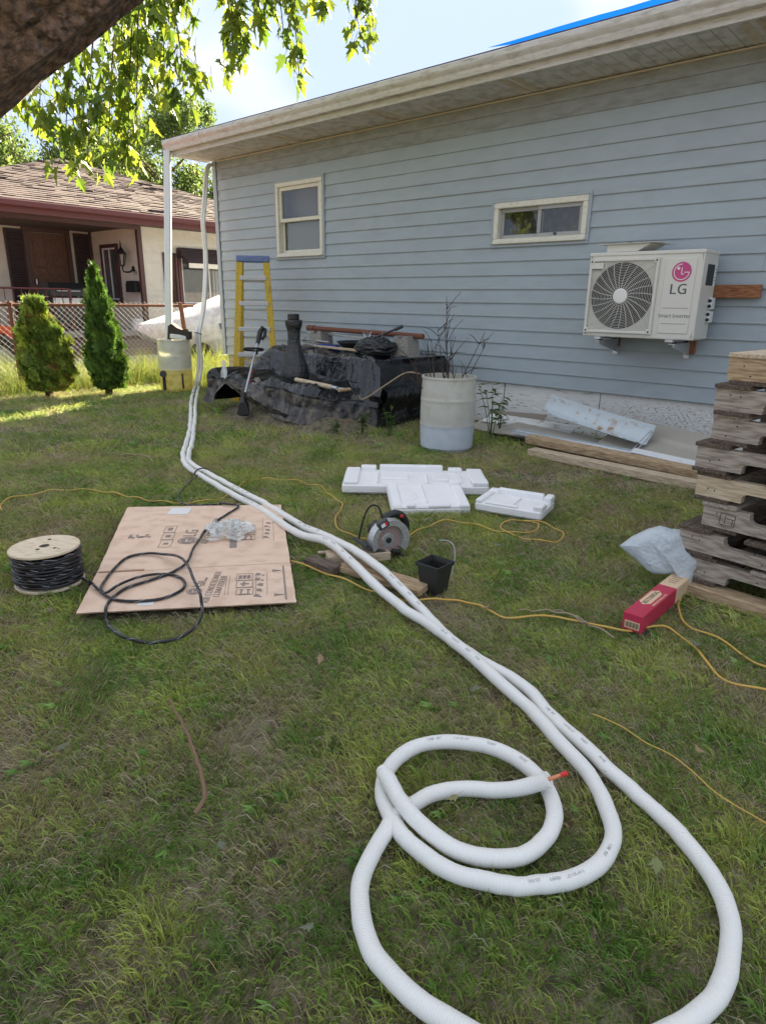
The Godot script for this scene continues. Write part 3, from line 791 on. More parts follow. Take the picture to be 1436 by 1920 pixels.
# ---------------------------------------------------------------- the neighbour's house across the drive
func neighbour() -> void:
	var no := thing("neighbour_house", "cream sided bungalow with brown shingled hip roof and recessed porch across the driveway", "house", HX(0, 0, 0))
	no.set_meta("label", "cream sided bungalow with brown shingled hip roof and recessed porch")
	var F := -6.0       # front wall
	var R := -8.25      # wall of the porch recess
	var E := -2.15      # outer corner of the recess
	var laps := func(len: float, y0: float, y1: float) -> MB:
		var b := MB.new()
		var y := y0
		while y < y1 - 0.01:
			var h := minf(0.115, y1 - y)
			b.quad(Vector3(0, y, 0.012), Vector3(len, y, 0.012), Vector3(len, y + h, 0.0), Vector3(0, y + h, 0.0))
			b.quad(Vector3(0, y, 0.0), Vector3(len, y, 0.0), Vector3(len, y, 0.012), Vector3(0, y, 0.012))
			y += 0.115
		return b
	# local x of a wall facing the yard (+s) runs towards -o
	var fb := Basis(Vector3(0, 0, -1), Vector3.UP, Vector3(1, 0, 0))
	var core := MB.new()
	core.box(Vector3(F - 5.0, 1.43, E - 2.68), Vector3(9.98, 2.86, 5.33))
	core.box(Vector3(R - 3.9, 1.43, E + 2.1), Vector3(7.78, 2.86, 4.18))
	part("wall", core, X.cream_siding, no)
	var ws := part("siding", laps.call(5.35, 0.42, 2.86), X.cream_siding, no, Transform3D(fb, Vector3(F, 0, E)))
	ws.set_meta("kind", "stuff")
	ws = part("siding", laps.call(4.2, 0.5, 2.86), X.cream_siding, no, Transform3D(fb, Vector3(R, 0, E + 4.2)))
	ws.set_meta("kind", "stuff")
	ws = part("siding", laps.call(2.24, 0.5, 2.86), X.cream_siding, no, Transform3D(Basis(), Vector3(R, 0, E)))
	ws.set_meta("kind", "stuff")
	bxp("foundation", no, X.brick_step, Vector3(F - 5.0, 0.2, E - 2.68), Vector3(10.03, 0.44, 5.38), 0.0)
	bxp("corner_post", no, X.brown_trim, Vector3(F + 0.02, 1.5, E + 0.03), Vector3(0.1, 2.72, 0.1), 0.006)
	bxp("corner_post", no, X.brown_trim, Vector3(R + 0.03, 1.65, E + 0.03), Vector3(0.05, 2.4, 0.05), 0.004)
	# porch floor, steps, railing
	bxp("porch_floor", no, X.concrete, Vector3((R + F) / 2 + 0.1, 0.44, E + 2.1), Vector3(F - R + 0.3, 0.12, 4.2), 0.01)
	bxp("porch_base", no, X.brick_step, Vector3((R + F) / 2 + 0.05, 0.19, E + 2.1), Vector3(F - R + 0.2, 0.38, 4.2), 0.0)
	for k in 2: bxp("step", no, X.brick_step, Vector3(F + 0.55 - k * 0.28, 0.08 + k * 0.15, E + 0.75), Vector3(0.4, 0.15, 1.3), 0.012)
	var rail := MB.new()
	rail.rod(Vector3(F + 0.1, 1.33, E + 1.7), Vector3(F + 0.1, 1.33, E + 4.2), 0.022)
	rail.rod(Vector3(F + 0.1, 0.62, E + 1.7), Vector3(F + 0.1, 0.62, E + 4.2), 0.018)
	var rl := part("railing", rail, X.maroon, no)
	for k in 17:
		var bl := MB.new()
		bl.rod(Vector3(0, 0.5, 0), Vector3(0, 1.33, 0), 0.03 if k % 12 == 0 else 0.009, 5)
		part("baluster", bl, X.maroon, rl, Transform3D(Basis(), Vector3(F + 0.1, 0, E + 1.7 + k * 0.155)))
	# roof: hip with shingle courses
	var EV := -5.42
	var e0 := -8.0
	var e1 := 2.5
	var back := -17.0
	var rise := 1.73
	var mid := (e0 + e1) / 2
	var ro := MB.new()
	var a := Vector3(EV, 2.86, e0)
	var b2 := Vector3(EV, 2.86, e1)
	var c := Vector3(back, 2.86, e1)
	var d := Vector3(back, 2.86, e0)
	var r0 := Vector3(EV - 5.25, 2.86 + rise, mid)
	var r1 := Vector3(back + 5.25, 2.86 + rise, mid)
	ro.tri(b2, a, r0)
	ro.tri(d, c, r1)
	ro.quad(c, b2, r0, r1)
	ro.quad(a, d, r1, r0)
	ro.quad(a, b2, c, d)
	var roof := part("roof", ro, X.shingle, no)
	var sh := MB.new()
	for k in 30:
		var t0 := k / 30.0
		var t1 := (k + 1) / 30.0
		var p0 := a.lerp(r0, t0); var p1 := b2.lerp(r0, t0)
		var q0 := a.lerp(r0, t1); var q1 := b2.lerp(r0, t1)
		var up := Vector3(0.3, 0.95, 0) * 0.018
		var x := 0.0
		while x < 1.0:
			var dx := rf(0.02, 0.034) / (1.02 - t0)
			var x2 := minf(x + dx, 1.0)
			var lift := up * rf(0.6, 1.7) + (Vector3(0, 0.03, 0) if rf(0, 1) < 0.02 else Vector3.ZERO)
			var m0 := p0.lerp(p1, 1.0 - x) + lift; var m1 := p0.lerp(p1, 1.0 - x2) + lift
			var n0 := q0.lerp(q1, 1.0 - x) + up * 0.3; var n1 := q0.lerp(q1, 1.0 - x2) + up * 0.3
			sh.quad(m0, m1, n1, n0)
			sh.quad(p0.lerp(p1, 1.0 - x), p0.lerp(p1, 1.0 - x2), m1, m0)
			x = x2
	var shn := part("shingles", sh, X.shingle, roof)
	shn.set_meta("kind", "stuff")
	var gb := MB.new()
	gb.box(Vector3(EV + 0.05, 2.79, (e0 + e1) / 2), Vector3(0.11, 0.12, e1 - e0), 0.02)
	gb.box(Vector3(EV - 0.02, 2.69, (e0 + e1) / 2), Vector3(0.03, 0.12, e1 - e0), 0.004)
	part("gutter", gb, X.maroon, no)
	for k in 40:
		var l := e1 - e0 if k < 5 else 4.2
		bxp("soffit_board", no, X.wood_brown, Vector3(EV - 0.15 - k * 0.073, 2.655, mid if k < 5 else E + 2.1), Vector3(l, 0.012, 0.066), 0.0, Basis(Vector3.UP, PI / 2))
	bxp("porch_beam", no, X.brown_trim, Vector3(F + 0.1, 2.62, E + 2.15), Vector3(0.09, 0.09, 4.1), 0.006)
	# front door with shutter
	var dn := Node3D.new()
	dn.name = "door"
	no.add_child(dn, true)
	dn.transform = Transform3D(fb, Vector3(R, 0.5, E + 1.05))
	var fr := MB.new()
	ring_frame(fr, -0.52, 0.52, -0.1, 2.16, 0.1, 0.0, 0.08)
	part("frame", fr, X.brown_trim, dn)
	bxp("slab", dn, X.door_wood, Vector3(0, 1.0, 0.02), Vector3(0.84, 2.1, 0.03), 0.004)
	for q in [[-0.2, 1.62, .24, .62], [0.2, 1.62, .24, .62], [-0.2, 0.62, .24, .9], [0.2, 0.62, .24, .9], [0.0, 1.1, .62, .12]]: bxp("panel", dn, X.door_wood, Vector3(q[0], q[1], 0.04), Vector3(q[2], q[3], 0.02), 0.009)
	bxp("handle", dn, X.steel, Vector3(-0.36, 1.0, 0.07), Vector3(0.03, 0.12, 0.04), 0.008)
	for x in [1.75, 0.24]:
		var sn := MB.new()
		ring_frame(sn, -0.2, 0.2, 0.05, 2.1, 0.045, 0.015, 0.05)
		for k in 38: sn.box(Vector3(0, 0.12 + k * 0.051, 0.03), Vector3(0.32, 0.035, 0.01), 0.0, Basis(Vector3.RIGHT, 0.5))
		sn.box(Vector3(0, 1.07, 0.012), Vector3(0.36, 2.0, 0.008))
		part("shutter", sn, X.dark_shutter, no, Transform3D(fb, Vector3(R, 0.5, E + x)))
	# side window, lamp, mailbox, house number
	n_window(no, Transform3D(Basis(), Vector3(F - 1.36, 1.12, E)), 0.66, 1.16, false)
	n_window(no, Transform3D(fb, Vector3(F, 1.06, E - 1.7)), 1.5, 1.1, true)
	var lm := Node3D.new()
	lm.name = "porch_lamp"
	no.add_child(lm, true)
	lm.transform = Transform3D(Basis(), Vector3(F - 0.48, 2.0, E + 0.2))
	var q2 := MB.new()
	q2.lathe([Vector2(.03, -.16), Vector2(.05, -.14), Vector2(.055, -.13)], 8)
	q2.lathe([Vector2(.11, .1), Vector2(.1, .13), Vector2(.05, .2), Vector2(.02, .25), Vector2(.018, .3), Vector2(0, .4)], 8)
	for k in 6: q2.rod(Vector3(cos(k * TAU / 6) * .055, -.13, sin(k * TAU / 6) * .055), Vector3(cos(k * TAU / 6) * .1, .1, sin(k * TAU / 6) * .1), .008, 4)
	q2.tube(round_off(PackedVector3Array([Vector3(0, -.15, 0), Vector3(0.03, -.26, 0), Vector3(0.12, -.27, -.1), Vector3(0.13, -.2, -.18)]), .03), .018, 6)
	q2.lathe([Vector2(0, 0), Vector2(.06, 0), Vector2(.06, .03), Vector2(0, .03)], 8, Transform3D(Basis(Vector3.RIGHT, PI / 2), Vector3(.13, -.2, -.2)))
	part("cage", q2, X.black_plastic, lm)
	var gl := MB.new()
	gl.lathe([Vector2(.05, -.13), Vector2(.092, .1)], 6)
	part("glass", gl, X.glass, lm)
	var mb := MB.new()
	mb.prism(PackedVector2Array([Vector2(-.2, 0), Vector2(.2, 0), Vector2(.2, .16), Vector2(.14, .24), Vector2(-.14, .24), Vector2(-.2, .16)]), 0.14)
	part("mailbox", mb, X.black_plastic, no, Transform3D(Basis(), Vector3(F - 0.32, 1.3, E + 0.015)))
	lettering(no, "19", 0.11, X.dark_shutter, Transform3D(Basis(), Vector3(F - 0.3, 1.72, E + 0.018)), 0.004)
	# things on the porch
	var gr := thing("barbecue_grill", "grey and black barbecue grill on the porch behind the left shrub", "grill", HX(F + 0.1 - 0.9, 0.5, E + 1.45))
	bxp("cart", gr, X.dark_steel, Vector3(0, 0.35, 0), Vector3(0.5, 0.6, 0.7), 0.02)
	bxp("side_shelf", gr, X.zinc, Vector3(0.05, 0.68, -0.65), Vector3(0.45, 0.03, 0.45), 0.01)
	bxp("side_shelf", gr, X.zinc, Vector3(0.05, 0.68, 0.65), Vector3(0.45, 0.03, 0.45), 0.01)
	var ld := MB.new()
	ld.prism(PackedVector2Array([Vector2(-.28, 0), Vector2(.28, 0), Vector2(.26, .14), Vector2(.14, .27), Vector2(-.14, .27), Vector2(-.26, .16)]), 0.74)
	var lid := part("lid", ld, X.black_plastic, gr, Transform3D(Basis(), Vector3(0, 0.7, -0.37)))
	bxp("handle", lid, X.steel, Vector3(0.29, 0.1, 0.37), Vector3(0.03, 0.03, 0.5), 0.01)
	bxp("panel", gr, X.zinc, Vector3(0.26, 0.6, 0), Vector3(0.02, 0.12, 0.66), 0.006)
	var kn := [["bucket", X.blue_plastic, "small blue bucket on the neighbour's porch edge", 1.22], ["bucket", X.white_hard, "white bucket beside the blue bucket on the porch edge", 1.06], ["bucket", X.white_paint, "white pail near the porch steps, right of the green shrub's tip", 0.3]]
	kn[2][2] = "white pail standing alone on the porch near its steps"
	for k in kn:
		var pb := MB.new()
		pb.lathe([Vector2(0, 0), Vector2(.105, 0), Vector2(.12, .22), Vector2(.126, .22), Vector2(.126, .24), Vector2(.112, .24), Vector2(.1, .02), Vector2(0, .02)], 18)
		var bn := thing(k[0], k[2], "bucket", HX(F + 0.12, 0.5, E + k[3]), "buckets on the porch")
		part("tub", pb, k[1], bn)
		var hd := MB.new()
		hd.tube(round_off(PackedVector3Array([Vector3(0, .2, .125), Vector3(.07, .14, .1), Vector3(.13, .1, 0), Vector3(.07, .14, -.1), Vector3(0, .2, -.125)]), .03), 0.003, 4)
		part("handle", hd, X.steel, bn)
	# the covered boat on the drive
	var cv := thing("covered_boat", "boat on the driveway under a pale grey fabric cover with dark band", "boat", HX(-3.3, 0, -0.45))
	var shape := func(u: float, w: float, k0: float) -> Vector3:
		var L: float = u * 5.2
		var kk: float = pow(clampf(u * 2.4, 0.0, 1.0), 0.5)
		var wid: float = 0.98 * kk
		var hi: float = (0.30 + 0.42 * smoothstep(0.0, 0.5, u)) * (0.25 + 0.75 * kk)
		var an: float = lerpf(-0.9, PI + 0.9, w)
		var yy := sin(an)
		var q := Vector3(signf(cos(an)) * wid * pow(absf(cos(an)), 0.6), 0.62 + yy * hi if yy > 0 else 0.62 + yy * 0.66 * kk, -L)
		if yy < 0: q.x = signf(cos(an)) * wid * (1.0 - 0.25 * yy * yy)
		var nn: float = mottle.get_noise_3d(q.x * 120.0, q.y * 160.0, q.z * 60.0)
		return q + Vector3(q.x, 0.2, 0).normalized() * (nn * 0.05 + k0)
	var cb := MB.new()
	cb.sheet(60, 48, func(u, w): return shape.call(u, w, 0.0), true)
	part("cover", cb, X.cover_cloth, cv)
	var bd := MB.new()
	bd.sheet(40, 5, func(u, w): return shape.call(0.24 + u * 0.7, 0.19 + w * 0.055, 0.012), true)
	part("dark_band", bd, X.cover_band, cv)
	for z in [-0.9, -3.2]:
		var tl := MB.new()
		tl.lathe([Vector2(.1, -.09), Vector2(.19, -.09), Vector2(.2, -.05), Vector2(.2, .05), Vector2(.19, .09), Vector2(.1, .09)], 20, Transform3D(Basis(Vector3.BACK, PI / 2), Vector3(0.6, 0.2, z)))
		part("tyre", tl, X.black_rubber, cv)
	var rd := MB.new()
	rd.box(Vector3(0, 0.05, 0), Vector3(0.34, 0.1, 0.5), 0.03)
	rd.box(Vector3(0.02, 0.12, 0.05), Vector3(0.2, 0.06, 0.3), 0.025)
	solo("red_tray", rd, X.red_plastic, "small red plastic tray on the drive beside the house corner", "tray", HX(-1.55, 0, -1.0))
	car()

func n_window(no: Node, xf: Transform3D, w: float, h: float, awning: bool) -> void:
	var n := Node3D.new()
	n.name = "window"
	no.add_child(n, true)
	n.transform = xf
	var b := MB.new()
	ring_frame(b, -w / 2 - 0.07, w / 2 + 0.07, -0.07, h + 0.07, 0.08, 0.0, 0.06)
	part("frame", b, X.maroon if awning else X.brown_trim, n)
	b = MB.new()
	ring_frame(b, -w / 2, w / 2, 0, h, 0.045, 0.01, 0.04)
	b.box(Vector3(0, h / 2, 0.025), Vector3(0.04, h - 0.08, 0.028), 0.003)
	part("sash", b, X.white_paint, n)
	bxp("pane", n, X.glass, Vector3(0, h / 2, 0.03), Vector3(w - 0.08, h - 0.08, 0.004), 0.0)
	bxp("blind", n, X.grey_curtain, Vector3(0, h / 2, 0.016), Vector3(w - 0.02, h - 0.02, 0.006), 0.0)
	b = MB.new()
	b.sheet(30, 3, func(u, v): return Vector3(lerpf(-w / 2 + 0.05, -w / 2 + 0.32 if not awning else 0.0, u), lerpf(0.06, h - 0.06, v), 0.022 + 0.004 * sin(u * 40.0)))
	part("curtain", b, X.sash_grey if not awning else X.grey_curtain, n)
	if not awning: return
	b = MB.new()
	b.sheet(30, 3, func(u, v): return Vector3(lerpf(0.1, w / 2 - 0.05, u), lerpf(0.06, h - 0.2, v), 0.022 + 0.004 * sin(u * 40.0)))
	part("curtain", b, X.white_paint, n)
	b = MB.new()
	for k in 9: b.box(Vector3(0, h + 0.1 - k * 0.035, 0.1 + k * 0.045), Vector3(w + 0.16, 0.03, 0.05), 0.004, Basis(Vector3.RIGHT, 0.65))
	for s in [-1.0, 1.0]: b.prism(PackedVector2Array([Vector2(0.05, h + 0.12), Vector2(0.5, h - 0.24), Vector2(0.46, h - 0.3), Vector2(0.3, h - 0.12), Vector2(0.05, h - 0.1)]), 0.01, Transform3D(Basis(Vector3(0, 0, 1), Vector3.UP, Vector3(-1, 0, 0)), Vector3(s * (w / 2 + 0.08), 0, 0)))
	part("awning", b, X.dark_shutter, n)
	bxp("awning_valance", n, X.cream, Vector3(0, h - 0.27, 0.5), Vector3(w + 0.16, 0.1, 0.012), 0.0)
	for s in [-1.0, 1.0]:
		var sn := MB.new()
		ring_frame(sn, -0.17, 0.17, 0.0, h, 0.04, 0.015, 0.045)
		for k in 26: sn.box(Vector3(0, 0.06 + k * h / 27.0, 0.028), Vector3(0.28, 0.03, 0.008), 0.0, Basis(Vector3.RIGHT, 0.5))
		sn.box(Vector3(0, h / 2, 0.012), Vector3(0.3, h - 0.04, 0.008))
		part("shutter", sn, X.brown_trim, n, Transform3D(Basis(), Vector3(s * (w / 2 + 0.27), 0, 0)))

func car() -> void:
	var c := thing("parked_car", "orange red car parked on the driveway behind the left shrub", "car", HX(-2.95, 0, 1.42))
	var side := PackedVector2Array([Vector2(0.05, .28), Vector2(0, .5), Vector2(.06, .66), Vector2(.9, .8), Vector2(1.2, .86), Vector2(1.75, 1.32), Vector2(2.4, 1.42), Vector2(3.3, 1.36), Vector2(3.9, .95), Vector2(4.2, .85), Vector2(4.25, .4), Vector2(4.1, .28), Vector2(3.75, .28), Vector2(3.7, .5), Vector2(3.5, .66), Vector2(3.25, .66), Vector2(3.05, .5), Vector2(3.0, .26), Vector2(1.3, .26), Vector2(1.25, .5), Vector2(1.05, .68), Vector2(.8, .68), Vector2(.6, .5), Vector2(.55, .28)])
	var b := MB.new()
	b.prism(side, 1.66, Transform3D(Basis(Vector3(0, 0, 1), Vector3.UP, Vector3(-1, 0, 0)), Vector3(0.83, 0, 0)))
	part("body", b, X.car_red, c)
	for s in [-1.0, 1.0]:
		b = MB.new()
		b.prism(PackedVector2Array([Vector2(1.32, .9), Vector2(1.78, 1.27), Vector2(2.35, 1.35), Vector2(2.4, .9)]), 0.01, Transform3D(Basis(Vector3(0, 0, 1), Vector3.UP, Vector3(-1, 0, 0)), Vector3(s * 0.833 + 0.005, 0, 0)))
		part("side_window", b, X.black_plastic, c)
		for z in [0.92, 3.38]:
			var wn := Node3D.new()
			wn.name = "wheel"
			c.add_child(wn, true)
			wn.transform = Transform3D(Basis(Vector3.BACK, -PI / 2 * s), Vector3(s * 0.74, 0.32, z))
			b = MB.new()
			b.lathe([Vector2(.2, -.1), Vector2(.3, -.1), Vector2(.32, -.06), Vector2(.32, .07), Vector2(.3, .1), Vector2(.2, .1)], 32)
			part("tyre", b, X.black_rubber, wn)
			b = MB.new()
			b.lathe([Vector2(.2, .1), Vector2(.17, .06), Vector2(.05, .08), Vector2(0, .08)], 24)
			for k in 5: b.box(Vector3(cos(k * TAU / 5) * .11, .075, sin(k * TAU / 5) * .11), Vector3(.15, .02, .045), 0.006, Basis(Vector3.UP, -k * TAU / 5))
			part("rim", b, X.steel, wn)
		bxp("headlight", c, X.white_hard, Vector3(s * 0.62, 0.62, 0.06), Vector3(0.3, 0.12, 0.1), 0.03)
	bxp("bumper", c, X.dark_steel, Vector3(0, 0.4, 0.02), Vector3(1.6, 0.2, 0.12), 0.04)

# ---------------------------------------------------------------- trees, shrubs, fence
func leaf_mesh() -> ArrayMesh:   # a deeply cut maple leaf, tip towards -y, folded a little on its midrib
	var o := [Vector2(0, 0), Vector2(.08, .12), Vector2(.24, .16), Vector2(.22, .26), Vector2(.40, .52), Vector2(.28, .50), Vector2(.15, .48), Vector2(.22, .72), Vector2(.12, .70), Vector2(0, 1.08)]
	var b := MB.new()
	var fold := func(p: Vector2, s: float) -> Vector3: return Vector3(p.x * s, -p.y, -0.4 * p.x + 0.22 * p.y * p.y)
	for s in [-1.0, 1.0]:
		var c: Vector3 = fold.call(Vector2(0, .38), s)
		for i in o.size() - 1:
			b.col = Color(1, 1, 1) * (1.0 if i % 2 else 0.92)
			b.tri(c, fold.call(o[i], s), fold.call(o[i + 1], s))
	b.col = Color(.6, .5, .3)
	b.rod(Vector3.ZERO, Vector3(0, .42, -.05), .012, 3)
	return b.mesh()

func clump_mesh(k: int, size: float, sd: int) -> ArrayMesh:   # a handful of small leaves for far crowns
	var q := RandomNumberGenerator.new()
	q.seed = sd
	var b := MB.new()
	for i in k:
		var at := Vector3(q.randf_range(-1, 1), q.randf_range(-1, 1), q.randf_range(-1, 1)) * size * 1.3
		var bs := Basis.from_euler(Vector3(q.randf_range(-1, 1), q.randf_range(0, TAU), q.randf_range(-0.8, 0.8)))
		var l := size * q.randf_range(0.6, 1.1)
		b.col = Color(1, 1, 1) * q.randf_range(0.75, 1.15)
		var a := at; var c := at + bs * Vector3(l * .32, -l * .4, l * .1); var d := at + bs * Vector3(0, -l, 0); var e := at + bs * Vector3(-l * .32, -l * .4, l * .1)
		b.tri(a, c, d); b.tri(a, d, e)
	return b.mesh()

func trees() -> void:
	# the maple whose limb crosses the top left corner
	var base := Vector3(-2.15, 0, -1.75)
	var m := thing("maple_tree", "maple with a thick rough limb overhead and hanging yellow green leaves", "tree", Transform3D(Basis(), base))
	var bumpy := func(b: MB, pts: PackedVector3Array, r0: float, r1: float, sides: int) -> void:
		var pp := round_off(pts, 0.035)
		var k := pp.size()
		var L := 0.0
		var rows := []
		var side := Vector3(0.1, 0.3, 1).normalized()
		for i in k:
			var t: Vector3 = (pp[mini(i + 1, k - 1)] - pp[maxi(i - 1, 0)]).normalized()
			side = (side - t * side.dot(t)).normalized()
			var nr := t.cross(side)
			if i: L += pp[i].distance_to(pp[i - 1])
			var row := PackedVector3Array()
			for j in sides:
				var an := TAU * j / sides
				var w := side * cos(an) + nr * sin(an)
				var rr := lerpf(r0, r1, float(i) / k)
				# long plates and furrows of bark
				var fu := mottle.get_noise_3d(cos(an) * 190.0, sin(an) * 190.0, L * 70.0)
				var f2 := mottle.get_noise_3d(cos(an) * 420.0 + 900.0, sin(an) * 420.0, L * 170.0)
				row.append(pp[i] + w * rr * (1.0 + 0.17 * (absf(fu) * 2.0 - 0.5) + 0.06 * f2))
			rows.append(row)
		for i in k - 1:
			for j in sides:
				var j2 := (j + 1) % sides
				b.quad(rows[i][j], rows[i][j2], rows[i + 1][j2], rows[i + 1][j])
	var b := MB.new()
	bumpy.call(b, PackedVector3Array([Vector3(0, -0.05, 0), Vector3(0.02, 0.4, 0), Vector3(0.0, 0.9, 0), Vector3(-0.1, 1.6, 0.15), Vector3(-0.3, 2.8, 0.4), Vector3(-0.4, 4.6, 0.7), Vector3(-0.3, 6.8, 0.9)]), 0.34, 0.12, 40)
	part("trunk", b, X.bark, m)
	b = MB.new()
	bumpy.call(b, PackedVector3Array([Vector3(0.0, 0.75, 0.0), Vector3(0.45, 1.22, -0.06), Vector3(0.95, 1.685, -0.13), Vector3(1.36, 2.0, -0.19), Vector3(1.85, 2.37, -0.28), Vector3(2.6, 2.85, -0.5), Vector3(3.4, 3.7, -0.9), Vector3(4.0, 4.7, -1.2)]), 0.205, 0.09, 48)
	part("limb", b, X.bark, m)
	b = MB.new()
	b.tube(round_off(PackedVector3Array([Vector3(-0.3, 2.8, 0.4), Vector3(-0.3, 3.3, -1.2), Vector3(-0.2, 4.0, -3.0), Vector3(0.2, 4.25, -4.3), Vector3(1.0, 4.1, -4.4), Vector3(2.2, 4.0, -4.3)]), .1), 0.045, 8)
	b.tube(round_off(PackedVector3Array([Vector3(-0.2, 4.0, -3.0), Vector3(-0.4, 4.1, -3.8), Vector3(-0.6, 4.0, -4.4)]), .1), 0.03, 7)
	part("branch", b, X.bark, m)
	var sprays := [[-2.61, 3.75, -6.0, -2.74, 2.52, -5.7], [-2.38, 3.75, -6.0, -2.58, 2.3, -5.62], [-2.2, 3.75, -6.1, -2.38, 2.04, -5.52], [-2.05, 3.75, -6.0, -2.2, 2.0, -5.5], [-1.95, 3.75, -6.1, -2.05, 2.1, -5.54], [-1.88, 3.75, -6.1, -1.9, 2.06, -5.52], [-1.8, 3.75, -6.0, -1.84, 2.24, -5.6], [-1.75, 3.75, -6.0, -1.62, 2.5, -5.66], [-1.68, 3.5, -5.9, -1.49, 2.52, -5.7], [-2.3, 3.75, -6.4, -2.1, 2.45, -6.2], [-1.6, 3.7, -6.0, -1.52, 3.12, -5.9],
		[-1.4, 3.75, -6.0, -1.05, 2.9, -5.8], [-1.22, 3.75, -6.0, -1.12, 2.92, -5.8], [-.92, 3.75, -6.0, -.62, 2.78, -5.76], [-1.0, 3.75, -6.0, -.74, 3.05, -5.85], [-1.1, 3.75, -6.1, -.95, 3.2, -5.95], [-.15, 3.75, -6.0, -.1, 3.1, -5.87], [-.22, 3.7, -6.0, -.2, 3.14, -5.9], [-.46, 3.7, -6.0, -.46, 3.3, -5.95]]
	var leafs := []
	var cols := []
	var tw := MB.new()
	var hang := func(at: Vector3) -> void:
		var sz := rf(0.075, 0.15)
		var bs := Basis.from_euler(Vector3(rf(-0.75, 0.45), rf(0, TAU), rf(-0.5, 0.5))).scaled(Vector3(sz, sz, sz))
		leafs.append(Transform3D(bs, at - base - Vector3(0, sz * 0.3, 0)))
		var g := rf(0, 1)
		var cc := Color(.12, .20, .022).lerp(Color(.38, .44, .04), g * g)
		cols.append(cc * rf(0.75, 1.15))
	var no := -1
	for q in sprays:
		no += 1
		var a := Vector3(q[0] - .05, q[1], q[2])
		var e := Vector3(q[3] - .06, q[4] + (.13 if no < 11 else .03), q[5])
		var mid := a.lerp(e, 0.5) + Vector3((e.x - a.x) * 0.25, 0.06, 0)
		var pts := round_off(PackedVector3Array([a, mid, e]), 0.06)
		var loc := PackedVector3Array()
		var rad := []
		for i in pts.size():
			loc.append(pts[i] - base); rad.append(lerpf(0.008, 0.003, float(i) / pts.size()))
		tw.tube(loc, rad, 4)
		for i in range(1, pts.size()):
			var wd := .11 if no < 11 else .055
			for k in (3 if no < 11 else 3):
				if rf(0, 1) < 0.8: hang.call(pts[i] + Vector3(rf(-wd, wd), rf(-.06, .06), rf(-wd, wd)))
		for k in (2 if no < 11 else 1):
			var s0: Vector3 = pts[int(pts.size() * rf(0.3, 0.85))]
			var s1 := s0 + Vector3(rf(-.2, .2), rf(-.24, -.08), rf(-.22, .22))
			tw.rod(s0 - base, s1 - base, 0.003, 3, 0.0015)
			for j in 9: hang.call(s0.lerp(s1, rf(0.2, 1.1)) + Vector3(rf(-.07, .07), rf(-.05, .04), rf(-.07, .07)))
	part("twigs", tw, X.twig, m)
	# the crown overhead and behind the viewer
	for k in 2000:
		var d := Vector3(rf(-1, 1), rf(-1, 1), rf(-1, 1))
		if d.length() > 1.0: continue
		var at := Vector3(-2.6, 7.6, 1.2) + d * Vector3(4.4, 2.6, 4.2)
		if mottle.get_noise_3d(at.x * 60.0, at.y * 60.0, at.z * 60.0) < -0.05: continue
		if at.y < 1.6 - at.z * 0.5: continue
		var sz := rf(0.14, 0.24)
		leafs.append(Transform3D(Basis.from_euler(Vector3(rf(-0.9, 0.9), rf(0, TAU), rf(-0.6, 0.6))).scaled(Vector3(sz, sz, sz)), at - base))
		cols.append(Color(.10, .17, .022).lerp(Color(.17, .23, .025), rf(0, 1)))
	copies("crown", leaf_mesh(), X.leaf, m, leafs, cols)
	# trees behind the neighbour's house
	var far := [[-9.4, -31.0, 9.9, 3.2, "slender pale green tree seen between the downspout and the roof ridge"], [-17.0, -28.0, 8.8, 3.6, "broad tree behind the left end of the neighbour's roof"], [-13.6, -36.0, 9.8, 3.6, "tree directly behind the neighbour's roof peak"], [-14.8, -32.5, 8.6, 3.2, "rounded tree just left of the neighbour's roof peak"], [-6.2, -34.0, 7.2, 2.6, "low tree behind the blue house's far corner"], [-22.0, -30.0, 11.0, 3.8, "tree at the far left behind the neighbour's house"]]
	far[0][4] = "tall pale green tree behind the white downspout"
	for q in far:
		var t := thing("background_tree", q[4], "tree", WX(q[0], 0, q[1]), "trees behind the neighbour's house")
		var tb := MB.new()
		tb.tube(PackedVector3Array([Vector3.ZERO, Vector3(.1, q[2] * .3, 0), Vector3(-.05, q[2] * .6, .1), Vector3(.05, q[2] * .9, 0)]), [.22, .17, .1, .03], 8)
		for k in 9:
			var y0: float = q[2] * rf(.3, .75)
			var an := rf(0, TAU)
			var rr: float = q[3] * rf(.5, .85)
			tb.tube(PackedVector3Array([Vector3(0, y0, 0), Vector3(cos(an) * rr * .5, y0 + .7, sin(an) * rr * .5), Vector3(cos(an) * rr, y0 + 1.1, sin(an) * rr)]), [.06, .04, .012], 5)
		part("trunk", tb, X.bark, t)
		var where := []
		var cc := []
		var blobs := []
		for k in 22:
			var d := Vector3(rf(-1, 1), rf(-1, 1), rf(-1, 1)).normalized() * rf(.35, 1.0)
			blobs.append([Vector3(0, q[2] * .62, 0) + d * Vector3(q[3], q[2] * .4, q[3]) * .82, rf(.55, 1.05)])
		for bl in blobs:
			for k in 110:
				var d := Vector3(rf(-1, 1), rf(-1, 1), rf(-1, 1)).normalized() * pow(rf(0, 1), .45)
				var at: Vector3 = bl[0] + d * bl[1]
				where.append(Transform3D(Basis.from_euler(Vector3(rf(0, TAU), rf(0, TAU), 0)), at))
				cc.append(Color(.10, .17, .04).lerp(Color(.22, .29, .07), rf(0, 1)))
		copies("crown", clump_mesh(7, 0.17, 3), X.leaf, t, where, cc)

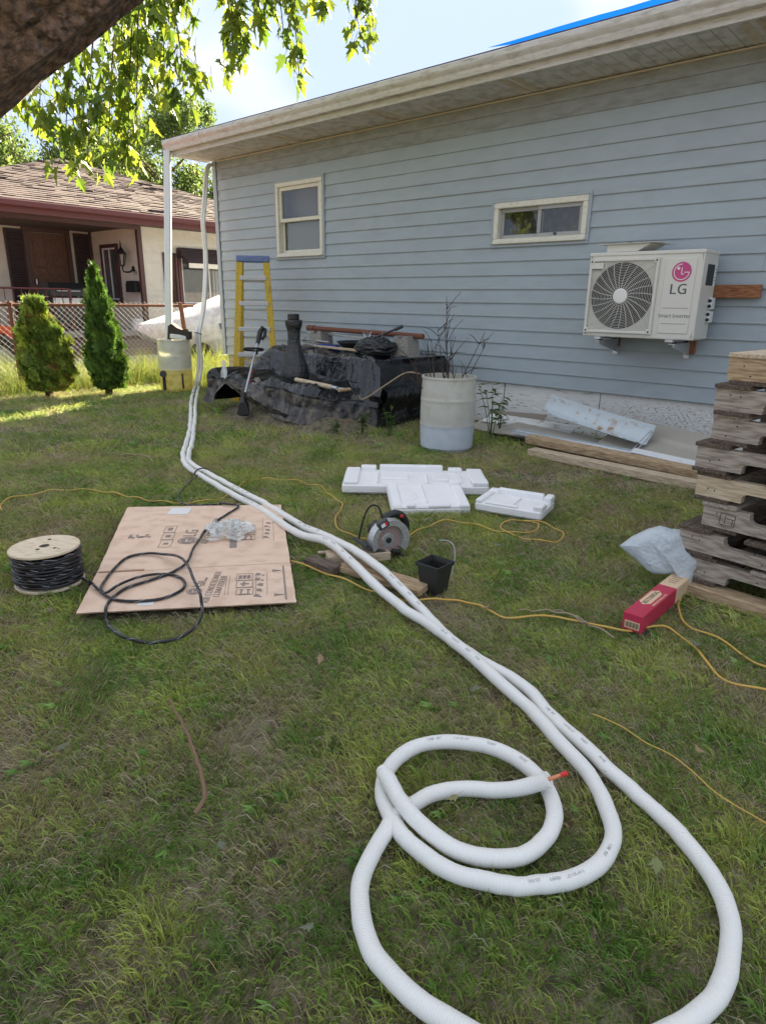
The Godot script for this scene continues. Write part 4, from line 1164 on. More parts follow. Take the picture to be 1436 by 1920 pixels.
func spray_mesh(sd: int) -> ArrayMesh:   # a flat fan of cedar scale twigs
	var q := RandomNumberGenerator.new()
	q.seed = sd
	var b := MB.new()
	for k in 9:
		var an := (k - 4) * 0.24 + q.randf_range(-.08, .08)
		var l := q.randf_range(.6, 1.0) * (1.0 - absf(k - 4) * 0.07)
		var d := Vector3(sin(an), cos(an), q.randf_range(-.16, .16))
		var s := Vector3(cos(an), -sin(an), 0) * q.randf_range(.05, .085)
		var o := d * l * 0.12
		b.col = Color(1, 1, 1) * q.randf_range(.55, 1.4)
		b.tri(o, o + d * l * .55 + s, o + d * l); b.tri(o, o + d * l, o + d * l * .55 - s)
		var m := o + d * l * .5
		b.tri(m, m + d * l * .2 + s * 2.6, m + d * l * .34 + s * 1.4)
		b.tri(m, m + d * l * .34 - s * 1.4, m + d * l * .2 - s * 2.6)
	return b.mesh()

func shrubs() -> void:
	var sp := spray_mesh(4)
	var spec := [
		{"at": Vector3(-4.15, 0, -8.17), "label": "wide yellowing cedar shrub with orange dead patches, by the left fence post", "n": 7000, "lobes": [[-.03, 0.0, 1.08, .16], [.18, .03, .74, .145], [-.15, 0.03, .85, .12], [0.04, 0.10, .68, .18], [.08, .0, .88, .15]], "kind": 0},
		{"at": Vector3(-3.52, 0, -8.44), "label": "tall narrow dark green cedar shrub in front of the wire fence", "n": 8000, "lobes": [[0.0, 0.0, 1.28, .175], [.04, .02, .85, .19], [-.03, 0.0, 1.5, .115]], "kind": 1}]
	for q in spec:
		var t := thing("cedar_shrub", q.label, "shrub", Transform3D(Basis(), q.at), "cedar shrubs before the fence")
		var b := MB.new()
		for k in 9:
			var an := k * TAU / 9 + rf(-.3, .3)
			b.tube(PackedVector3Array([Vector3(cos(an) * .03, -.02, sin(an) * .03), Vector3(cos(an) * .05, .25, sin(an) * .05), Vector3(cos(an) * .12, .7, sin(an) * .12)]), [.014, .011, .005], 5)
		part("trunk", b, X.bark, t)
		var where := []
		var cols := []
		for k in q.n:
			var lb: Array = q.lobes[0 if rf(0, 1) < .5 else rng.randi() % q.lobes.size()]
			var y := pow(rf(0, 1), 0.9)
			var prof: float = pow(sin(PI * clampf(0.07 + y * 0.87, 0, 1)), 0.75) if q.kind == 0 else pow(sin(PI * clampf(0.16 + y * 0.84, 0, 1)), 0.6) * (1.0 - y * y * 0.5)
			var an := rf(0, TAU)
			var rr: float = lb[3] * prof * pow(rf(0.12, 1), 0.4) * (1.0 + 0.75 * mottle.get_noise_3d(cos(an) * 130.0, y * 420.0, sin(an) * 130.0 + q.kind * 300.0))
			var plume := rf(0, 1) < .14
			if plume: rr *= 1.12
			var at := Vector3(lb[0] + cos(an) * rr, 0.06 + y * lb[2] * 0.95, lb[1] + sin(an) * rr)
			var sz := rf(.05, .10) if not plume else rf(.1, .17)
			var bs := Basis(Vector3.UP, -an + PI / 2 + rf(-.9, .9)) * Basis(Vector3.RIGHT, rf(0.0, .4)) * Basis(Vector3.UP, rf(-.8, .8))
			where.append(Transform3D(bs.scaled(Vector3(sz, sz, sz)), at))
			var n := mottle.get_noise_3d(at.x * 420.0, at.y * 330.0, at.z * 420.0 + 70.0)
			var c: Color
			if q.kind == 0:
				c = Color(.16, .25, .035).lerp(Color(.38, .44, .05), clampf(rf(0, .7) + n * 1.2, 0, 1))
				if n > 0.3 and rf(0, 1) < .5 or rf(0, 1) < .03: c = Color(.27, .13, .03).lerp(Color(.36, .22, .06), rf(0, 1))
			else:
				c = Color(.06, .13, .02).lerp(Color(.17, .30, .04), rf(0, 1))
			cols.append(c * rf(.6, 1.4))
		copies("crown", sp, X.needle, t, where, cols)

func fence() -> void:
	var f := thing("wire_fence", "rusty chain link fence with a top rail along the driveway", "fence", HX(-1.0, 0, 0))
	var hi := 1.075
	var b := MB.new()
	b.rod(Vector3(0, hi, -0.15), Vector3(0, hi + .01, 7.5), .019, 8)
	part("top_rail", b, X.rust, f)
	for o in [2.5, 5.0, 7.4]:
		b = MB.new()
		b.rod(Vector3(0.03, -0.05, o), Vector3(0.03, hi + .02, o), .026, 8)
		b.lathe([Vector2(.034, 0), Vector2(.034, .03), Vector2(0, .06)], 8, Transform3D(Basis(), Vector3(0.03, hi, o)))
		part("post", b, X.rust, f)
	b = MB.new()
	b.bar(Vector3(0.03, -.05, -.02), Vector3(0.05, hi + .05, .1), .05, .05, Vector3.RIGHT, .004)
	part("post", b, X.rust, f)
	b = MB.new()
	var p := 0.075
	var o := -1.2
	while o < 7.5:
		for s in [-1.0, 1.0]:
			var a := Vector3(0.012 * s - .02, 0.02, o if s > 0 else o + hi)
			var e := Vector3(0.012 * s - .02, hi + .05, o + (hi + .03) if s > 0 else o - .03)
			var t0 := 0.0
			var t1 := 1.0
			var dz := e.z - a.z
			if s > 0:
				if a.z < 0: t0 = -a.z / dz
				if e.z > 7.5: t1 = (7.5 - a.z) / dz
			else:
				if e.z < 0: t1 = a.z / -dz
				if a.z > 7.5: t0 = (a.z - 7.5) / -dz
			if t1 - t0 > 0.03: b.rod(a.lerp(e, t0), a.lerp(e, t1), 0.0021, 3)
		o += p
	var w := part("wire_mesh", b, X.fence_wire, f)
	w.set_meta("kind", "stuff")

func weed(at: Vector3, h: float, n: int, label: String, group := "") -> void:   # an upright weed with pointed leaves
	var t := thing("weed_plant", label, "plant", Transform3D(Basis(), at), group)
	var st := MB.new()
	var lv := MB.new()
	for k in n:
		var an := rf(0, TAU)
		var tip := Vector3(cos(an) * h * .3 * rf(.2, 1), h * rf(.65, 1), sin(an) * h * .3 * rf(.2, 1))
		var mid := tip * .5 + Vector3(0, h * .08, 0)
		st.col = Color(.07, .12, .03)
		st.tube(PackedVector3Array([Vector3(cos(an), 0, sin(an)) * .01, mid, tip]), [.004, .003, .0015], 4)
		for j in 7:
			var u := rf(.25, 1.0)
			var q := mid.lerp(tip, (u - .5) * 2) if u > .5 else (mid * u * 2)
			var a2 := rf(0, TAU)
			var l := rf(.05, .1) * (0.6 + h)
			var d := Vector3(cos(a2), rf(-.2, .5), sin(a2)).normalized() * l
			var sd := d.cross(Vector3.UP).normalized() * l * .2
			lv.col = Color(.045, .1, .018).lerp(Color(.11, .19, .03), rf(0, 1))
			lv.tri(q, q + d * .45 + sd, q + d + Vector3(0, -l * .25, 0)); lv.tri(q, q + d + Vector3(0, -l * .25, 0), q + d * .45 - sd)
	part("stem", st, X.tinted, t)
	part("leaves", lv, X.leaf, t)

# ---------------------------------------------------------------- drums
func drums() -> void:
	var body := func(t: Node3D, r: float, h: float, fill: float, low: Material) -> void:
		var prof := []
		var n := 26
		for i in n + 1:
			var y := h * i / n
			var u := float(i) / n
			var rr := r * (0.955 + 0.045 * sin(PI * u))
			if i == 0: rr = r * 0.9
			if absf(u - .34) < .02 or absf(u - .68) < .02: rr *= 1.015
			if u > .95: rr = r * 0.965
			prof.append(Vector2(rr, y))
		var cut := int(n * fill)
		var a := MB.new()
		a.lathe([Vector2(0, 0)] + prof.slice(0, cut + 1), 40)
		part("lower_shell", a, low, t)
		a = MB.new()
		a.lathe(prof.slice(cut, n + 1) + [Vector2(r * .93, h), Vector2(r * .93, h - .03), Vector2(r * .95, h * fill)], 40)
		part("upper_shell", a, X.drum, t)
		a = MB.new()
		a.lathe([Vector2(r * .97, h - .02), Vector2(r * .99, h - .015), Vector2(r * .99, h + .003), Vector2(r * .93, h + .003)], 40)
		part("rim", a, X.drum, t)
		a = MB.new()
		a.lathe([Vector2(r * .94, h * fill - .005), Vector2(0, h * fill - .005)], 32)
		part("water", a, X.dark_steel, t)
	var t := thing("rain_barrel", "white plastic barrel of bluish water with bare branches sticking out", "barrel", WX(0.53, 0, -5.50), "plastic barrels")
	body.call(t, 0.228, 0.6, 0.37, X.drum_wet)
	var t2 := thing("rain_barrel", "yellowed plastic barrel under the downspout at the house corner", "barrel", WX(-2.80, 0, -8.94), "plastic barrels")
	body.call(t2, 0.215, 0.66, 0.45, X.drum_yellow)
	var tap := MB.new()
	tap.rod(Vector3(-.1, .02, .2), Vector3(-.1, .22, .2), .022, 8)
	tap.lathe([Vector2(0, -.02), Vector2(.04, -.02), Vector2(.045, .02), Vector2(0, .03)], 12, Transform3D(Basis(Vector3.RIGHT, 1.2), Vector3(-.1, .23, .205)))
	part("tap_pipe", tap, X.black_plastic, t2)
	var crk := MB.new()
	crk.box(Vector3(.135, .14, .166), Vector3(.025, .2, .01), .004, Basis(Vector3.UP, .68))
	part("stain", crk, X.wood_dark, t2)
	var el := MB.new()
	el.bar(Vector3(-.02, .71, .05), Vector3(.2, .685, .02), .06, .055, Vector3.UP, .01)
	solo("downspout_elbow", el, X.white_paint, "short white downspout piece lying across the yellowed barrel's top", "pipe", WX(-2.8, 0, -8.94))
	var bb := MB.new()
	bb.prism(PackedVector2Array([Vector2(-.12, 0), Vector2(.16, 0), Vector2(.165, .10), Vector2(.13, .085), Vector2(.11, .13), Vector2(.05, .12), Vector2(.0, .16), Vector2(-.05, .20), Vector2(-.1, .17)]), .16)
	solo("broken_planter", bb, X.wood_dark, "ragged black broken planter behind the downspout on the barrel", "planter", WX(-2.74, .665, -9.05))
	# branches in the near barrel: one brush pile of dead twigs
	for k in 11:
		var b := MB.new()
		var an := rf(0, TAU)
		var foot := Vector3(cos(an) * .08, .25, sin(an) * .08)
		var lean := Vector3(rf(-.34, .36), rf(.66, 1.1) if k else 1.22, rf(-.28, .22))
		if k == 0: lean.x = -0.06
		if k == 10: lean = Vector3(-.42, .68, .1)
		var pts := round_off(PackedVector3Array([foot, foot.lerp(lean, .45) + Vector3(rf(-.04, .04), 0, rf(-.04, .04)), lean]), .05)
		var rad := []
		for i in pts.size(): rad.append(lerpf(.007, .0018, float(i) / pts.size()))
		b.tube(pts, rad, 5)
		for j in 5:
			var s: Vector3 = pts[int(rf(.35, .95) * pts.size())]
			var e := s + Vector3(rf(-.16, .16), rf(.03, .2), rf(-.12, .12))
			var mid := s.lerp(e, .5) + Vector3(rf(-.02, .02), .02, 0)
			b.tube(PackedVector3Array([s, mid, e]), [.0035, .0025, .0012], 4)
		solo("dead_branch", b, X.twig, "tallest bare branch rising from the white water barrel" if k == 0 else ("bare branch leaning far left out of the white water barrel" if k == 10 else "thin bare dead branch standing in the white water barrel"), "branch", WX(0.53, 0, -5.50), "dead branches in the barrel")
	var cb := MB.new()
	cb.tube(round_off(PackedVector3Array([Vector3(.30, .60, -5.62), Vector3(.18, .6, -5.7), Vector3(.02, .5, -5.72), Vector3(-.12, .4, -5.75), Vector3(-.2, .36, -5.75), Vector3(-.22, .39, -5.75)]), .03), .007, 6)
	solo("bare_branch", cb, X.straw_stick, "pale curved branch reaching from the barrel across the black tarpaulin", "branch")
	for q in [[.98, -5.95, .5, 5, "tall leafy weed between the white barrel and the house wall"], [1.1, -6.15, .34, 4, "smaller leafy weed against the white skirting beside the barrel"], [-.2, -6.02, .22, 5, "leafy weed at the foot of the tarpaulin left of the barrel"], [.05, -5.95, .3, 4, "weed with broad leaves before the black tarpaulin's right half"], [-.45, -5.95, .16, 4, "low pale weed at the tarpaulin's dirty front hem"], [2.1, -4.12, .2, 4, "green weed by the planks beside the pallet stack"]]:
		weed(Vector3(q[0], 0, q[1]), q[2], q[3], q[4])

# ---------------------------------------------------------------- the outdoor unit
func outdoor_unit() -> void:
	var W := .89
	var Hh := .635
	var D := .325
	var u := thing("outdoor_unit", "white air conditioner outdoor unit with a round fan grille on the wall", "air conditioner", HX(5.694, .925, .095))
	var b := MB.new()
	# shell: sides, back, bottom, and a front with a round hole
	var cx := .292
	var cy := .318
	var R := .252
	for q in [[Vector3(W - .008, Hh / 2, D / 2), Vector3(.016, Hh, D)], [Vector3(.008, Hh / 2, D / 2), Vector3(.016, Hh, D)], [Vector3(W / 2, .01, D / 2), Vector3(W, .02, D - .004)], [Vector3(W / 2, Hh / 2, .008), Vector3(W - .004, Hh - .01, .014)]]: b.box(q[0], q[1], .006)
	var seg := 64
	var rim := []
	var edge := []
	for i in seg + 1:
		var an := TAU * i / seg
		var d := Vector2(cos(an), sin(an))
		rim.append(Vector2(cx, cy) + d * R)
		var k := 1e9
		if d.x > 1e-6: k = minf(k, (W - .012 - cx) / d.x)
		if d.x < -1e-6: k = minf(k, (.012 - cx) / d.x)
		if d.y > 1e-6: k = minf(k, (Hh - .01 - cy) / d.y)
		if d.y < -1e-6: k = minf(k, (.012 - cy) / d.y)
		edge.append(Vector2(cx, cy) + d * k)
	for i in seg:
		var z := D - .002
		b.quad(Vector3(rim[i].x, rim[i].y, z), Vector3(edge[i].x, edge[i].y, z), Vector3(edge[i + 1].x, edge[i + 1].y, z), Vector3(rim[i + 1].x, rim[i + 1].y, z))
	for q in [Vector2(W - .012, Hh - .01), Vector2(W - .012, .012), Vector2(.012, Hh - .01), Vector2(.012, .012)]:
		for i in seg:
			if (edge[i].x - q.x) * (edge[i + 1].x - q.x) < 1e-9 and (edge[i].y - q.y) * (edge[i + 1].y - q.y) < 1e-9 and edge[i].distance_to(q) < .1 and edge[i + 1].distance_to(q) < .1:
				b.tri(Vector3(edge[i].x, edge[i].y, D - .002), Vector3(q.x, q.y, D - .002), Vector3(edge[i + 1].x, edge[i + 1].y, D - .002))
				b.tri(Vector3(edge[i].x, edge[i].y, D - .002), Vector3(edge[i + 1].x, edge[i + 1].y, D - .002), Vector3(q.x, q.y, D - .002))
	part("casing", b, X.ac_white, u)
	bxp("lid", u, X.ac_white, Vector3(W / 2, Hh - .001, D / 2), Vector3(W + .008, .03, D + .01), .007)
	b = MB.new()
	for i in seg:
		var a: Vector2 = rim[i]; var c: Vector2 = rim[i + 1]
		b.quad(Vector3(a.x, a.y, D - .004), Vector3(c.x, c.y, D - .004), Vector3(c.x, c.y, .1), Vector3(a.x, a.y, .1))
	b.box(Vector3(cx, cy, .05), Vector3(.53, .56, .04))
	part("fan_duct", b, X.ac_dark, u)
	b = MB.new()
	for k in 3:
		b.sheet(8, 6, func(s, t):
			var an: float = k * TAU / 3 + s * 1.25
			var rr: float = lerpf(.07, .24, t)
			return Vector3(cx + cos(an) * rr, cy + sin(an) * rr, .16 + s * .08))
	b.lathe([Vector2(.075, -.05), Vector2(.075, .05), Vector2(0, .06)], 20, Transform3D(Basis(Vector3.RIGHT, PI / 2), Vector3(cx, cy, .18)))
	part("fan", b, X.black_plastic, u)
	# the grille: square frame, rings and swept spokes
	var gn := Node3D.new()
	gn.name = "fan_grille"
	u.add_child(gn)
	gn.position = Vector3(cx, cy, D + .012)
	b = MB.new()
	ring_frame(b, -.282, .277, -.287, .283, .022, -.014, .006, .005)
	for q in [Vector2(-.262, .262), Vector2(.258, .262), Vector2(-.262, -.268), Vector2(.258, -.268)]: b.box(Vector3(q.x, q.y, -.002), Vector3(.04, .04, .018), .005)
	b.box(Vector3(-.215, .225, -.002), Vector3(.1, .055, .012), .004)
	part("frame", b, X.ac_white, gn)
	b = MB.new()
	for q in [Vector2(-.262, .262), Vector2(.258, .262), Vector2(-.262, -.268), Vector2(.258, -.268)]: b.lathe([Vector2(.008, 0), Vector2(0, .002)], 10, Transform3D(Basis(Vector3.RIGHT, PI / 2), Vector3(q.x, q.y, .0075)))
	b.box(Vector3(-.215, .205, .006), Vector3(.085, .006, .003))
	part("screw", b, X.ac_dark, gn)
	b = MB.new()
	for k in 27:
		var rr := .058 + k * .0122
		var pts := PackedVector3Array()
		var m := 56
		for i in m + 1:
			var an := TAU * i / m
			var q := Vector3(cos(an) * rr, sin(an) * rr, 0.004 * (1.0 - rr / .37))
			if absf(q.x) < .268 and absf(q.y) < .272 and not (q.x < -.165 and q.y > .197): pts.append(q)
			else:
				if pts.size() > 1: b.tube(pts, .0017, 4, false)
				pts = PackedVector3Array()
		if pts.size() > 1: b.tube(pts, .0017, 4, false)
	part("rings", b, X.ac_white, gn).set_meta("kind", "stuff")
	for k in 24:
		b = MB.new()
		var pts := PackedVector3Array()
		for i in 9:
			var rr := lerpf(.05, .375, i / 8.0)
			var an := -i / 8.0 * 0.34
			var q := Vector3(cos(an) * rr, sin(an) * rr, .003)
			var w := Basis(Vector3.BACK, k * TAU / 24) * q
			if absf(w.x) > .268 or absf(w.y) > .272 or (w.x < -.165 and w.y > .197): break
			pts.append(w)
		b.tube(pts, .0024, 4, false)
		part("spoke", b, X.ac_white, gn)
	b = MB.new()
	b.lathe([Vector2(.058, -.006), Vector2(.058, .006), Vector2(.05, .011), Vector2(0, .013)], 28, Transform3D(Basis(Vector3.RIGHT, PI / 2), Vector3.ZERO))
	part("hub_cap", b, X.white_hard, gn)
	# service panel with emblem and lettering
	var pn := Node3D.new()
	pn.name = "front_panel"
	u.add_child(pn)
	pn.position = Vector3(.728, .318, D)
	b = MB.new()
	b.box(Vector3(0, 0, .001), Vector3(.228, .545, .008), .004)
	part("plate", b, X.ac_white, pn)
	b = MB.new()
	for y in [-.085, -.2]: b.box(Vector3(0, y, .0056), Vector3(.19, .003, .0012))
	part("groove", b, X.print_grey, pn)
	b = MB.new()
	b.lathe([Vector2(.071, 0), Vector2(.071, .0012), Vector2(0, .0012)], 40, Transform3D(Basis(Vector3.RIGHT, PI / 2), Vector3(.012, .175, .0052)))
	var em := part("emblem", b, X.ac_pink, pn)
	b = MB.new()
	var z := .0068
	var arc := func(r0: float, r1: float, a0: float, a1: float) -> void:
		var n := 30
		for i in n:
			var t0 := lerpf(a0, a1, float(i) / n); var t1 := lerpf(a0, a1, float(i + 1) / n)
			b.quad(Vector3(.012 + cos(t0) * r0, .175 + sin(t0) * r0, z), Vector3(.012 + cos(t0) * r1, .175 + sin(t0) * r1, z), Vector3(.012 + cos(t1) * r1, .175 + sin(t1) * r1, z), Vector3(.012 + cos(t1) * r0, .175 + sin(t1) * r0, z))
	arc.call(.052, .058, PI * .5, TAU)
	b.box(Vector3(.012 + .0385, .172, z), Vector3(.039, .006, .0008))
	b.box(Vector3(.012, .181, z), Vector3(.006, .05, .0008))
	b.box(Vector3(.021, .159, z), Vector3(.02, .006, .0008))
	b.lathe([Vector2(.0105, 0), Vector2(0, .0002)], 14, Transform3D(Basis(Vector3.RIGHT, PI / 2), Vector3(-.013, .2, z)))
	part("emblem_mark", b, X.white_hard, em)
	lettering(pn, "LG", .07, X.ac_grey_print, Transform3D(Basis().scaled(Vector3(1.1, 1, 1)), Vector3(.004, .055, .0055)), .001, "Droid Sans Bold")
	lettering(pn, "Smart Inverter", .026, X.ac_grey_print, Transform3D(Basis(), Vector3(0, -.142, .0055)), .001)
	# right-hand end: handle recess, label, valve plates, feet
	b = MB.new()
	b.box(Vector3(W + .001, .475, .15), Vector3(.006, .15, .16), .002)
	part("handle_recess", b, X.ac_dark, u)
	bxp("label_sheet", u, X.paper, Vector3(W + .001, .48, .035), Vector3(.004, .17, .04), .0)
	b = MB.new()
	for k in 7: b.box(Vector3(W + .0032, .42 + k * .02, .035), Vector3(.0008, .006, .012 + .012 * (k % 3)))
	part("label_print", b, X.ac_grey_print, u).set_meta("kind", "stuff")
	for y in [.27, .17]:
		var pv := Node3D.new()
		pv.name = "valve_plate"
		u.add_child(pv, true)
		pv.position = Vector3(W + .014, y, .06)
		bxp("plate", pv, X.white_paint, Vector3.ZERO, Vector3(.028, .085, .085), .005)
		b = MB.new()
		for q in [-.02, .02]: b.lathe([Vector2(.014, 0), Vector2(0, .003)], 14, Transform3D(Basis(Vector3.RIGHT, PI / 2), Vector3(.0, q, .043)))
		part("knockout", b, X.ac_dark, pv)
	for x in [.14, .72]:
		b = MB.new()
		b.box(Vector3(x, -.011, D / 2), Vector3(.06, .02, D + .05), .004)
		part("foot", b, X.zinc, u)
	# brackets, backing boards, the tray left on top
	for k in 2:
		var s := 5.694 + (.14 if k == 0 else .74)
		var br := thing("wall_bracket", "galvanised bracket under the fan end of the outdoor unit" if k == 0 else "galvanised bracket under the lettered end of the outdoor unit", "bracket", HX(s, .895, 0), "brackets under the outdoor unit")
		b = MB.new()
		b.prism(PackedVector2Array([Vector2(.04, 0), Vector2(.44, 0), Vector2(.44, -.026), Vector2(.05, -.11), Vector2(.04, -.11)]), .004, Transform3D(Basis(Vector3(0, 0, 1), Vector3.UP, Vector3(-1, 0, 0)), Vector3(.02, 0, 0)))
		b.box(Vector3(0, -.004, .235), Vector3(.042, .006, .4), .001)
		part("arm", b, X.zinc, br)
		bxp("back_plate", br, X.zinc, Vector3(0, -.03, .04), Vector3(.045, .2, .006), .001)
		b = MB.new()
		for z2 in [.1, .37]: b.lathe([Vector2(.02, -.0), Vector2(.02, .012), Vector2(.012, .016), Vector2(0, .016)], 10, Transform3D(Basis(), Vector3(0, -.002, z2)))
		part("rubber_mount", b, X.black_rubber, br)
		b = MB.new()
		b.box(Vector3.ZERO, Vector3(.34 if k == 0 else .66, .05, .03), .003)
		solo("backing_board", b, X.wood_stain, "brown stained upright board behind the left bracket" if k == 0 else "brown stained upright board behind the right bracket", "board", Transform3D(HB * Basis(Vector3.BACK, PI / 2), H(s + (.0 if k == 0 else .035), 1.0 if k == 0 else 1.13, .029)), "stained backing boards")
	b = MB.new()
	b.box(Vector3.ZERO, Vector3(.82, .098, .032), .004)
	solo("backing_board", b, X.wood_stain, "horizontal brown stained board jutting right from behind the outdoor unit", "board", HX(6.50, 1.285, .062), "stained backing boards")
	var tr := thing("metal_cover", "loose pale metal cover lying on top of the outdoor unit", "cover", HX(5.79, 1.579, .1, -.1))
	b = MB.new()
	b.prism(PackedVector2Array([Vector2(.04, 0), Vector2(.30, 0), Vector2(.40, .05), Vector2(.395, .055), Vector2(.04, .055)]), .24)
	part("pan", b, X.ac_white, tr, Transform3D(Basis(), Vector3(0, 0, .02)))
	bxp("flange", tr, X.ac_white, Vector3(.22, .058, .14), Vector3(.5, .004, .3), .001)
	b = MB.new()
	b.box(Vector3(.2, .066, .2), Vector3(.03, .012, .02), .003)
	part("clip", b, X.dark_steel, tr)

# ---------------------------------------------------------------- tarpaulin pile beside the wall
func pile() -> void:
	# what the tarpaulin lies over: timbers and soil
	var so := MB.new()
	so.sheet(30, 16, func(a, b):
		var s := lerpf(2.0, 4.1, a)
		var o := lerpf(.3, 1.85, b)
		var e: float = sin(PI * a) * smoothstep(0.0, .25, 1.0 - b)
		return H(s, -.02 + .26 * e + .03 * mottle.get_noise_2d(s * 300.0, o * 300.0), o))
	structure("soil_mound", so, X.soil)
	var tb := [[2.42, .18, 1.45, .55, .2, "short grey timber leaning under the tarpaulin's open corner", 1.0], [2.7, .29, 1.38, .5, 0.0, "round grey pole under the tarpaulin's open corner", .0]]
	for q in tb:
		var b := MB.new()
		if q[6] > .5: b.box(Vector3.ZERO, Vector3(q[3], .09, .05), .005)
		else: b.rod(Vector3(-q[3] / 2, 0, 0), Vector3(q[3] / 2, 0, 0), .026, 8)
		solo("timber", b, X.wood_grey, q[5], "timber", Transform3D(HB * Basis(Vector3.BACK, .75 if q[6] > .5 else .0), H(q[0], q[1], q[2])))
	# cross-section of the pile at a place along the wall: distance from the wall, height
	var prof := func(s: float) -> PackedVector2Array:
		var k := smoothstep(3.55, 3.95, s)          # the ledge ends towards the barrel
		var l := smoothstep(2.1, 2.45, s)
		var top := lerpf(.40, .655, smoothstep(1.75, 2.25, s)) - .02 * k
		var led := lerpf(.42, .40, l) - .05 * smoothstep(3.0, 3.9, s)
		var out := lerpf(1.60, 1.10, k)
		var hem := .03 + .30 * (1.0 - smoothstep(2.4, 3.35, s)) * smoothstep(2.12, 2.42, s) + .06 * (1 - l)
		return PackedVector2Array([Vector2(.08, top - .01), Vector2(.55, top + .01), Vector2(.95, top), Vector2(1.0, top - .03), Vector2(1.06, lerpf(led + .03, .4, k)), Vector2(1.10, lerpf(led, .3, k)), Vector2(out - .06, lerpf(led - .005, .22, k)), Vector2(out, lerpf(led - .04, .2, k)), Vector2(out + .02, lerpf(lerpf(led, hem, .5), .1, k)), Vector2(out + .05 + .06 * (1 - k), hem * (1 - k) + .02)])
	var surf := func(a: float, v: float, s0: float, s1: float, up: float) -> Vector3:
		var s := lerpf(s0, s1, a)
		var pr: PackedVector2Array = prof.call(s)
		var f := v * (pr.size() - 1)
		var i := mini(int(f), pr.size() - 2)
		var q := pr[i].lerp(pr[i + 1], f - i)
		var pn := (pr[i + 1] - pr[i]).normalized()
		var nn := Vector2(-pn.y, pn.x)
		# folds hang down the faces, small crumples everywhere
		var hang: float = mottle.get_noise_2d(s * 190.0 + v * 60.0, v * 22.0) * smoothstep(.25, .6, v) * (1.0 - smoothstep(.92, 1.0, a))
		var rid: float = 1.0 - absf(mottle.get_noise_2d(s * 130.0 + 300.0 - v * 70.0, v * 45.0)) * 3.0
		var cr: float = mottle.get_noise_3d(s * 520.0, q.x * 520.0, q.y * 520.0)
		q += nn * (hang * .09 * (0.35 + v) + maxf(rid, 0.0) * .03 + cr * .005 + up)
		return H(s + .025 * hang, maxf(q.y, .012), q.x)
	var t := thing("black_tarpaulin", "black crumpled tarpaulin draped over a stepped pile beside the wall", "tarpaulin")
	var b := MB.new()
	b.sheet(190, 120, func(a, v): return surf.call(a, v * .80, 1.95, 4.02, 0.0), true)
	part("sheet", b, X.tarp, t)
	b = MB.new()
	b.sheet(150, 34, func(a, v): return surf.call(a, .80 + v * .20, 1.95, 4.02, 0.0), true)
	part("muddy_hem", b, X.tarp_muddy, t)
	b = MB.new()
	b.sheet(50, 50, func(a, v):      # the end by the barrel
		var o := lerpf(1.15, .06, a)
		var y := lerpf(.64, .015, v)
		var n := mottle.get_noise_2d(o * 320.0, y * 90.0 + 50.0)
		var tuck := smoothstep(0.0, .12, v)
		return H(4.0 + .06 * tuck + .05 * n * v + .10 * smoothstep(.35, .45, v) * smoothstep(.8, .5, v) * (1.0 - a), y, o - .04 * n), true)
	part("end_fold", b, X.tarp, t)
	b = MB.new()
	b.sheet(24, 30, func(a, v):      # the left end
		var o := lerpf(.1, 1.62, a)
		var y := lerpf(.42, .10, v)
		var n := mottle.get_noise_2d(o * 300.0, y * 200.0 + 90.0)
		return H(1.97 - .04 * v + .04 * n, y, o + .02 * n), true)
	part("end_fold", b, X.tarp, t)
	b = MB.new()
	b.sheet(40, 6, func(a, v):       # turned-up pale edge sweeping to the ground
		var s := lerpf(2.32, 3.55, a)
		var y := lerpf(.40, .045, pow(a, .75)) + .02 * mottle.get_noise_2d(a * 400.0, 3.0)
		return H(s, y + v * .055, 1.66 + .11 * sin(PI * a) + v * .03), true)
	part("turned_edge", b, X.tarp_muddy, t)
	# the boot-shaped black container standing on the ledge
	b = MB.new()
	b.sheet(48, 60, func(a, v):
		var an: float = a * TAU
		var y: float = v * .60
		var r0: float = lerpf(.155, .066, smoothstep(.02, .42, y)) if y < .47 else lerpf(.066, .092, smoothstep(.47, .56, y))
		if v > .985: r0 = .01
		if y < .05: r0 *= .9 + y * 2.0
		var fold: float = mottle.get_noise_3d(cos(an) * 130.0, y * 420.0, sin(an) * 130.0)
		return Vector3(cos(an) * r0 * (1.0 + .09 * fold), y, sin(an) * r0 * .9 * (1.0 + .09 * fold)))
	var bo := thing("wrapped_planter", "narrow-necked black vessel wrapped in plastic standing on the tarpaulin ledge", "vessel", Transform3D(HB, H(3.06, .40, 1.33)))
	part("wrapping", b, X.black_bag, bo)
	b = MB.new()
	b.lathe([Vector2(.05, .58), Vector2(.058, .6), Vector2(.058, .645), Vector2(.05, .65), Vector2(0, .65)], 20)
	b.box(Vector3(-.055, .62, 0), Vector3(.02, .06, .02), .004)
	part("collar", b, X.black_plastic, bo)
	# things lying along the top
	for q in [[2.62, .70, .55, "concrete block under the left end of the rusty pipe"], [3.93, .70, .62, "concrete block under the right end of the rusty pipe"]]:
		b = MB.new()
		b.prism(PackedVector2Array([Vector2(-.11, 0), Vector2(.11, 0), Vector2(.085, .2), Vector2(.03, .2), Vector2(.02, .17), Vector2(-.02, .17), Vector2(-.03, .2), Vector2(-.085, .2)]), .18)
		solo("concrete_block", b, X.concrete, q[3], "block", Transform3D(HB, H(q[0], .655, q[2] - .09)), "concrete blocks on the pile")
	b = MB.new()
	b.rod(Vector3(-.74, .012, 0), Vector3(.82, -.012, 0), .026, 10)
	b.rod(Vector3(-.85, .013, 0), Vector3(-.74, .012, 0), .033, 10)
